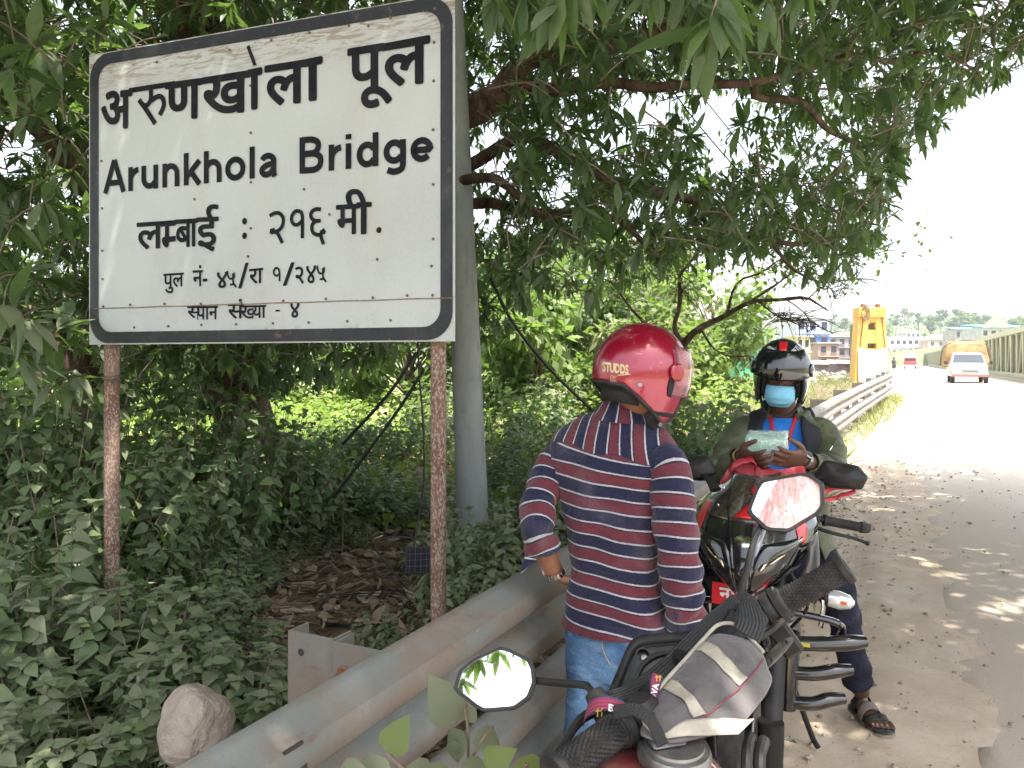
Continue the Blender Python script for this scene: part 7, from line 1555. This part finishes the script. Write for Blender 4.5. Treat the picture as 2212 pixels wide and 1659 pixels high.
for i, (u, y, s) in enumerate([(1935, 450, .8), (1955, 480, .75), (1985, 440, .95), (2010, 420, 1.0), (2030, 430, 1.05), (2062, 410, 1.1), (2078, 420, 1.15), (2092, 400, 1.15), (2105, 430, 1.0), (2125, 420, .95), (2185, 380, 1.2), (2198, 390, 1.25), (2210, 400, 1.1), (1825, 450, .8), (1795, 460, .9), (1760, 450, .85), (2240, 380, 1.2), (1700, 440, .9)]):
    o = HTs[i % 3] if i < 3 else copy_tree(HTs[i % 3]); x = pu(u, y); o.location = (x, y, float(hillz(x, y))); o.scale = (s,)*3; o.rotation_euler = (0, 0, i*1.3)

# houses
M_win = mat('dark window', (.03, .035, .045), .2); M_conc2 = mat('raw concrete', (.36, .33, .31), .9, col2=(.26, .24, .22), scale=.7)
def house(label, u0, u1, vt, vb, y, d, wall, roofc, wins=(2, 2), roof='flat', base=None, wall2=None):
    x0, x1 = pu(u0, y), pu(u1, y); zt, zb = at(0, vt, y)[2], at(0, vb, y)[2]; zb2 = zb-6; root = thing('house', label, 'house', ((x0+x1)/2, y, zb)); nm = label[:18]
    mw = mat('wall '+nm, wall, .9, col2=tuple(c*.8 for c in wall), scale=.6); g = MB(); zs = zt if not wall2 else zb+(zt-zb)*.62
    g.box(((x0+x1)/2, y+d/2, (zs+zb2)/2), (x1-x0, d, zs-zb2)); g.build('wall', mw, root, smooth=0)
    if wall2: g = MB(); g.box(((x0+x1)/2, y+d/2-.05, (zt+zs)/2), ((x1-x0)*.94, d, zt-zs)); g.build('upper_wall', mat('upper '+nm, wall2, .9), root, smooth=0)
    mr = mat('roof '+nm, roofc, .6); g = MB(); o = .4
    if roof == 'flat': g.box(((x0+x1)/2, y+d/2, zt+.12), (x1-x0+2*o, d+2*o, .24))
    elif roof == 'shed': g.add([(x0-o, y-o-.5, zt+.05), (x1+o, y-o-.5, zt+.05), (x1+o, y+d, zt+.9), (x0-o, y+d, zt+.9), (x0-o, y-o-.5, zt+.2), (x1+o, y-o-.5, zt+.2), (x1+o, y+d, zt+1.05), (x0-o, y+d, zt+1.05)], [(0, 1, 2, 3), (7, 6, 5, 4), (0, 4, 5, 1), (1, 5, 6, 2), (2, 6, 7, 3), (3, 7, 4, 0)])
    else:
        xm = (x0+x1)/2; hh = (x1-x0)*.22; g.add([(x0-o, y-o, zt), (x1+o, y-o, zt), (xm, y-o, zt+hh), (x0-o, y+d+o, zt), (x1+o, y+d+o, zt), (xm, y+d+o, zt+hh)], [(0, 1, 2), (5, 4, 3), (0, 2, 5, 3), (1, 4, 5, 2), (0, 3, 4, 1)])
    g.build('roof', mr, root, smooth=0)
    nx, nz_ = wins
    for i in range(nx):
        for j in range(nz_):
            xx = x0+(x1-x0)*(i+.5)/nx; z_ = zb+(zt-zb)*(j+.55)/nz_; w = min(1.3, (x1-x0)/nx*.5); h = min(1.4, (zt-zb)/nz_*.5)
            g = MB(); g.box((xx, y-.03, z_), (w, .1, h)); g.box((xx, y-.05, z_-h/2-.08), (w+.3, .3, .1), mat=1); g.build('window', [M_win, mw], root, smooth=0)
    if nz_ > 1:
        for j in range(1, nz_): g = MB(); g.box(((x0+x1)/2, y-.35, zb+(zt-zb)*j/nz_), ((x1-x0)*1.02, .8, .16)); g.build('balcony', mw, root, smooth=0)
    return root
house('bright blue three storey house with a pale top floor beyond the seated rider', 1718, 1793, 688, 790, 150, 9, (.12, .26, .62), (.5, .5, .55), (3, 3), wall2=(.58, .58, .68))
house('small cream house with blue shutters in front of the blue house', 1722, 1750, 728, 792, 122, 5, (.66, .60, .42), (.62, .5, .3), (2, 2))
house('green painted house just left of the black helmet', 1596, 1652, 722, 800, 105, 6, (.10, .42, .22), (.35, .35, .33), (3, 2))
house('grey unfinished concrete house left of the yellow portal', 1790, 1848, 728, 796, 165, 8, (.34, .30, .29), (.42, .38, .36), (3, 3))
house('brick coloured low house behind the grey concrete house', 1768, 1812, 742, 798, 140, 6, (.36, .25, .21), (.4, .34, .32), (2, 2))
house('small white gabled house on the slope left of the portal', 1812, 1842, 724, 745, 215, 6, (.6, .58, .58), (.45, .33, .3), (2, 1), 'gable')
house('long white two storey building with a blue roof right of the portal', 1921, 2012, 732, 766, 322, 9, (.72, .70, .70), (.30, .47, .62), (7, 2), 'shed')
house('small grey house above the long white building', 1958, 1988, 718, 734, 350, 8, (.5, .49, .5), (.4, .5, .58), (3, 1), 'gable')
house('low pinkish house at the foot of the long white building', 1925, 1965, 752, 772, 300, 6, (.58, .50, .50), (.5, .4, .38), (3, 1))
house('brown roofed hut above the far end of the right truss', 2005, 2060, 734, 752, 310, 7, (.42, .34, .28), (.45, .36, .30), (3, 1), 'gable')
house('wide building with a turquoise roof above the right truss', 2120, 2225, 707, 735, 205, 9, (.5, .5, .47), (.10, .50, .56), (6, 1), 'shed')
house('low blue roofed shed left of the turquoise building', 2064, 2112, 712, 735, 228, 7, (.45, .42, .37), (.12, .38, .62), (4, 1), 'shed')
pg = thing('temple_spire', 'small orange pyramid spire rising behind the turquoise roof', 'spire', tuple(at(2152, 712, 225))); g = MB(); g.lathe([(4.2, 0), (3.2, 1.2), (1.2, 2.8), (.25, 4.2), (0, 4.8)], at(2152, 708, 225), (0, 0, 1), 4); g.build('roof', mat('orange spire', (.62, .28, .10), .7), pg, smooth=0); g = MB(); g.box(at(2152, 716, 225), (5, 5, 3)); g.build('wall', M_conc2, pg, smooth=0)
# market stalls and rubble below the houses
for i, (u, y, w, c) in enumerate([(1762, 88, 3.2, (.28, .24, .22)), (1790, 96, 4, (.33, .30, .30)), (1815, 84, 2.6, (.22, .18, .16)), (1835, 92, 3, (.40, .34, .30))]):
    x = pu(u, y); z = float(gz(x, y)); L = ['dark low stall roofed with tin beside the far guardrail', 'grey tin roofed stall among the rubble by the portal', 'small brown stall close to the yellow portal', 'pale sheet covered stall touching the portal foot'][i]; r = thing('stall', L, 'stall', (x, y, z)); g = MB(); w *= .6; g.box((x, y, z+.5), (w, 2.4, 1.0)); g.build('wall', mat('stall %d' % i, c, .9, col2=tuple(k*.6 for k in c), scale=1.5), r, smooth=0); g = MB(); g.add([(x-w*.6, y-1.6, z+1.05), (x+w*.6, y-1.6, z+1.0), (x+w*.6, y+1.5, z+1.4), (x-w*.6, y+1.5, z+1.45)], [(0, 1, 2, 3)]); g.build('roof', mat('tin %d' % i, (.26, .22, .20), .7), r, smooth=0, solid=.06)
def fn2(rg): y = rg.uniform(45, 95); u = rg.uniform(1740, 1850); return pu(u, y), y, rg.uniform(6, 22)
tag(stones('rubble', 130, fn2, .01, .03, mat('rubble', (.34, .30, .27), .95, col2=(.22, .19, .17), scale=2), 8), 'heaps of grey rubble and stones on the ground left of the portal', None, None, 'stuff')

# ---- vehicles on the bridge
M_vw = mat('white van paint', (.62, .62, .62), .4, coat=.3); M_tyre = mat('far tyre', (.03, .03, .03), .9); M_glass = mat('windscreen', (.03, .04, .05), .15); M_tarp = mat('ochre tarpaulin', (.36, .225, .10), .85, col2=(.27, .16, .075), scale=2.5, bump=(3, .6, .15))
VF = Fr((pu(2089, 44), 44, .325), (-.447, -.894)); VX = 1.08
v = thing('pickup_truck', 'white pickup loaded high under an ochre tarpaulin coming off the bridge', 'pickup truck', tuple(VF(0, 0, 0)))
def vloft(name, rows, m, parent, p=5, F=VF, ns=32):
    g = MB(); G = []
    for x, z0, z1, hw0, hw1 in rows:
        pts = [(-hw0, z0), (hw0, z0), (hw1, z1), (-hw1, z1)]; c = []
        for k in range(4):
            a, b = np.array(pts[k]), np.array(pts[(k+1) % 4]); c += [a+(b-a)*t for t in (.06, .3, .7, .94)]
        G.append([F(x, q[0]*VX, q[1]) for q in c])
    g.loft(G); return g.build(name, m, parent, smooth=50)
bd = vloft('body', [(2.05, .42, .80, .70, .66), (1.98, .36, .95, .82, .74), (1.2, .34, 1.06, .86, .80), (.95, .34, 1.10, .86, .80), (-.6, .34, 1.10, .86, .82)], M_vw, v)
vloft('cab', [(1.05, 1.06, 1.10, .80, .78), (.45, 1.06, 1.62, .82, .66), (-.2, 1.06, 1.70, .82, .66), (-.62, 1.06, 1.66, .82, .66)], M_vw, v)
g = MB(); g.add([VF(1.0, -.72*VX, 1.13), VF(1.0, .72*VX, 1.13), VF(.47, .62*VX, 1.58), VF(.47, -.62*VX, 1.58)], [(0, 1, 2, 3)]); g.v[0] = g.v[0]+VF.f*.035+np.array([0, 0, .02]); g.build('windscreen', M_glass, v, smooth=0, solid=.02)
for s in (-1, 1):
    g = MB(); g.tube([VF(1.02, s*.05+.1, 1.19), VF(.86, s*.5, 1.24)], .012, 4); g.build('wiper', M_tyre, v)
    g = MB(); g.lathe([(.13, -.02), (.12, .03), (0, .05)], VF(1.98, s*.60*VX, .72), VF.f, 14); g.build('headlight', mat('lamp dark', (.16, .16, .17), .3) if s < 0 else bpy.data.materials['lamp dark'], v)
    g = MB(); g.box(VF(.75, s*1.02*VX, 1.15), (.08, .16, .2), VF.M, bev=.03); g.tube([VF(.75, s*.85*VX, 1.1), VF(.75, s*1.0*VX, 1.12)], .02, 5); g.build('side_mirror', M_tyre, v)
    g = MB(); g.lathe([(.13, -.09), (.33, -.10), (.35, 0), (.33, .10), (.13, .09)], VF(1.35, s*.74*VX, .33), VF.l, 20); g.build('wheel', M_tyre, v)
    g = MB(); g.lathe([(.13, -.09), (.33, -.10), (.35, 0), (.33, .10), (.13, .09)], VF(-1.6, s*.74*VX, .33), VF.l, 20); g.build('wheel', M_tyre, v)
g = MB(); g.box(VF(2.08, 0, .44), (.14, 1.62*VX, .18), VF.M, bev=.04); g.build('bumper', mat('bumper red white', (.35, .12, .11), .5), v)
g = MB()
for k in range(3): g.box(VF(2.06, 0, .62+.05*k), (.02, .8, .02), VF.M)
g.build('grille', M_tyre, v, smooth=0)
for k, (c, w) in enumerate((((.55, .05, .04), .62), ((.75, .6, .1), .5), ((.06, .35, .12), .34))): g = MB(); g.box(VF(1.62, 0, 1.045-.028*k)+VF.f*.08*k, (.09, w, .02), VF.M); g.build('bonnet_emblem', mat('emblem %d' % k, c, .5), v, smooth=0)
g = MB(); g.box(VF(-1.4, 0, .75), (1.7, 1.7*VX, .7), VF.M); g.build('load_bed', M_vw, v, smooth=0)
vloft('tarpaulin', [(-.62, 1.0, 1.85, 1.04, .74), (-.70, .92, 2.22, 1.14, .86), (-1.1, .88, 2.40, 1.18, .88), (-1.8, .88, 2.36, 1.18, .88), (-2.3, .95, 2.05, 1.1, .75), (-2.4, 1.05, 1.5, .9, .6)], M_tarp, v)
for x in (-.78, -1.3, -1.85): g = MB(); g.tube([VF(x, -1.28, .95), VF(x, -1.06, 2.1), VF(x, 0, 2.45), VF(x, 1.06, 2.1), VF(x, 1.28, .95)], .025, 5, res=20); g.build('rope', M_cable, v)
RF_ = Fr((pu(1966, 118), 118, .33), (-.447, -.894)); rt_ = thing('lorry', 'small red lorry with a white load far along the bridge', 'lorry', tuple(RF_(0, 0, 0))); M_rl = mat('far red', (.45, .05, .05), .5)
VX = 1; vloft('cab', [(1.3, .5, 1.0, .85, .82), (1.15, .5, 1.75, .88, .80), (.2, .5, 1.8, .88, .82)], M_rl, rt_, F=RF_); vloft('load', [(.1, .6, 1.9, .95, .9), (-.2, .6, 2.3, .95, .7), (-3, .6, 2.3, .95, .7)], M_vw, rt_, F=RF_); g = MB(); g.box(RF_(1.24, 0, 1.42), (.04, 1.4, .42), RF_.M); g.build('windscreen', M_glass, rt_, smooth=0); g = MB(); g.box(RF_(1.32, 0, .55), (.08, 1.7, .16), RF_.M); g.build('bumper', M_vw, rt_, smooth=0)
for s in (-1, 1):
    for x in (.8, -2.2): g = MB(); g.lathe([(.36, -.1), (.38, 0), (.36, .1)], RF_(x, s*.72, .38), RF_.l, 12); g.build('wheel', M_tyre, rt_)
SFr = Fr((pu(1931, 96), 96, .33), (-.447, -.894)); sct = thing('scooter', 'tiny dark scooter coming along the left side of the bridge', 'scooter', tuple(SFr(0, 0, 0)))
for x in (.6, -.6): g = MB(); g.lathe([(.26, -.05), (.28, 0), (.26, .05)], SFr(x, 0, .28), SFr.l, 14); g.build('wheel', M_tyre, sct)
g = MB(); g.tube([SFr(.6, 0, .3), SFr(.45, 0, 1.0), SFr(.1, 0, .4), SFr(-.3, 0, .7), SFr(-.8, 0, .75)], [.06, .10, .14, .17, .1], 10, res=16); g.build('body', M_gloss, sct)
rd = thing('person', 'tiny rider in dark clothes on the far scooter', 'person', tuple(SFr(-.2, 0, .8))); g = MB(); g.tube([SFr(-.2, 0, .75), SFr(-.18, 0, 1.1), SFr(-.12, 0, 1.35)], [.17, .2, .12], 12, res=8); g.tube([SFr(-.12, 0, 1.4), SFr(-.1, 0, 1.6), SFr(-.1, 0, 1.75)], [.08, .13, .06], 12, res=8)
for s in (-1, 1): g.tube([SFr(-.14, s*.2, 1.3), SFr(.1, s*.28, 1.05), SFr(.38, s*.26, 1.0)], .05, 8, res=8); g.tube([SFr(-.2, s*.1, .78), SFr(.15, s*.18, .7), SFr(.12, s*.15, .3)], .08, 8, res=8)
g.build('body', mat('far clothes', (.06, .06, .08), .8), rd)
# ================================================================ small things on the verge
n = NT('boulder'); fo = n.noise(6, 7, .65, None, .6); v_ = n.voro(7, None, 'DISTANCE_TO_EDGE'); n.set(col=n.mix(n.ramp(fo, .3, .7), (.27, .22, .175), (.40, .345, .29)), rough=.95); n.bump(fo, .9, .05); n.bump(n.noise(30, 5, .7), .5, .012); M_rock = n.mat
b = bmesh.new(); bmesh.ops.create_icosphere(b, subdivisions=5, radius=1); c0 = at(424, 1575, 2.45)
for q in b.verts:
    p = np.array(q.co[:]); k = 1+.16*fnoise(p, .9, 4)+.07*fnoise(p, 2.2, 2)+.03*fnoise(p, 6, 1)-.05*abs(fnoise(p, 3.4, 8)); p = p*k*np.array([.112, .11, .138]); q.co = Vector(p+c0)
me = bpy.data.meshes.new('boulder'); b.to_mesh(me); b.free(); me.polygons.foreach_set('use_smooth', [True]*len(me.polygons)); me.materials.append(M_rock); tag(link('boulder', me), 'rounded pale brown boulder on the ground behind the guardrail', 'boulder')
M_wire = mat('black cable', (.012, .012, .013), .6)
def wire(label, P, r, name='cable', n_=40): g = MB(); g.tube([at(*q) for q in P], r, 6, res=n_); return tag(g.build(name, M_wire), label, 'cable')
wire('black hanging cable running straight down beside the right sign post', [(900, 640, 4.4), (905, 800, 4.4), (913, 900, 4.4), (916, 1020, 4.4), (903, 1130, 4.4), (880, 1240, 4.3)], .006)
wire('upper of two slanting black guy cables left of the right sign post', [(900, 760, 5.6), (840, 850, 5.6), (740, 960, 5.8)], .012)
wire('lower of two slanting black guy cables left of the right sign post', [(915, 800, 5.3), (850, 900, 5.4), (720, 1075, 5.6)], .012)
wire('thick black cable slanting down from the crown to the right of the pole', [(1060, 600, 6.4), (1110, 700, 6.6), (1200, 810, 7), (1300, 905, 7.4)], .016)
wire('thin black wire running through the crown above the standing man', [(1385, 60, 5.0), (1450, 190, 5.2), (1560, 330, 5.6), (1700, 480, 6.0)], .005)
wire('second thin black wire close beside the wire in the crown', [(1440, 60, 5.0), (1490, 170, 5.2), (1590, 300, 5.6), (1660, 400, 6)], .004)
P = [(880, 1270, 4.1), (810, 1180, 4.3), (850, 1160, 4.4), (915, 1170, 4.4), (925, 1200, 4.3)]; wire('loop of loose black cable arching over the leaf litter by the solar panel', P, .005)
g = MB()
for k in range(4): g.tube([np.array([-.95+.02*k+(.24+.02*k)*math.cos(a), 4.75+(.30+.02*k)*math.sin(a), float(gz(-.9, 4.7))+.05+.012*k+.01*math.sin(3*a)]) for a in np.linspace(0, 6.28, 40)], .0032, 6, caps=False)
tag(g.build('cable_coil', M_wire), 'flat black coil of cable lying on the dry leaves', 'cable coil')
so_ = thing('solar_panel', 'small black gridded solar panel leaning near the right sign post', 'solar panel', tuple(at(905, 1240, 4.15))); cP = at(903, 1210, 4.15); ex, ez = nrm((1, .15, 0)), nrm((-.02, .35, 1)); Ms_ = np.array([ex, np.cross(ez, ex), ez]).T
g = MB(); g.box(cP, (.135, .018, .145), Ms_, bev=.004); g.build('frame', M_plas, so_); g = MB(); g.box(cP+Ms_@np.array([0, -.0105, 0]), (.118, .002, .128), Ms_); g.build('cell_sheet', mat('solar cells', (.006, .008, .013), .55, spec=.15), so_, smooth=0)
g = MB()
for k in range(4): g.box(cP+Ms_@np.array([-.045+.03*k, -.0122, 0]), (.0018, .001, .126), Ms_); 
for k in range(3): g.box(cP+Ms_@np.array([0, -.0132, -.032+.032*k]), (.116, .001, .0018), Ms_)
g.build('grid_lines', mat('silver grid', (.05, .05, .055), .5), so_, smooth=0)
# ================================================================ the dusty air
g = MB(); g.box((250, 480, 40), (2500, 1200, 95)); hz_ = g.build('haze', [], smooth=0); hm = bpy.data.materials.new('haze'); hm.use_nodes = True
for q in list(hm.node_tree.nodes):
    if q.type != 'OUTPUT_MATERIAL': hm.node_tree.nodes.remove(q)
pv = hm.node_tree.nodes.new('ShaderNodeVolumePrincipled'); pv.inputs['Color'].default_value = (.93, .95, .97, 1); pv.inputs['Density'].default_value = .00045; pv.inputs['Anisotropy'].default_value = .2
hm.node_tree.links.new(pv.outputs[0], [q for q in hm.node_tree.nodes if q.type == 'OUTPUT_MATERIAL'][0].inputs['Volume']); hz_.data.materials.append(hm); tag(hz_, kind='stuff')
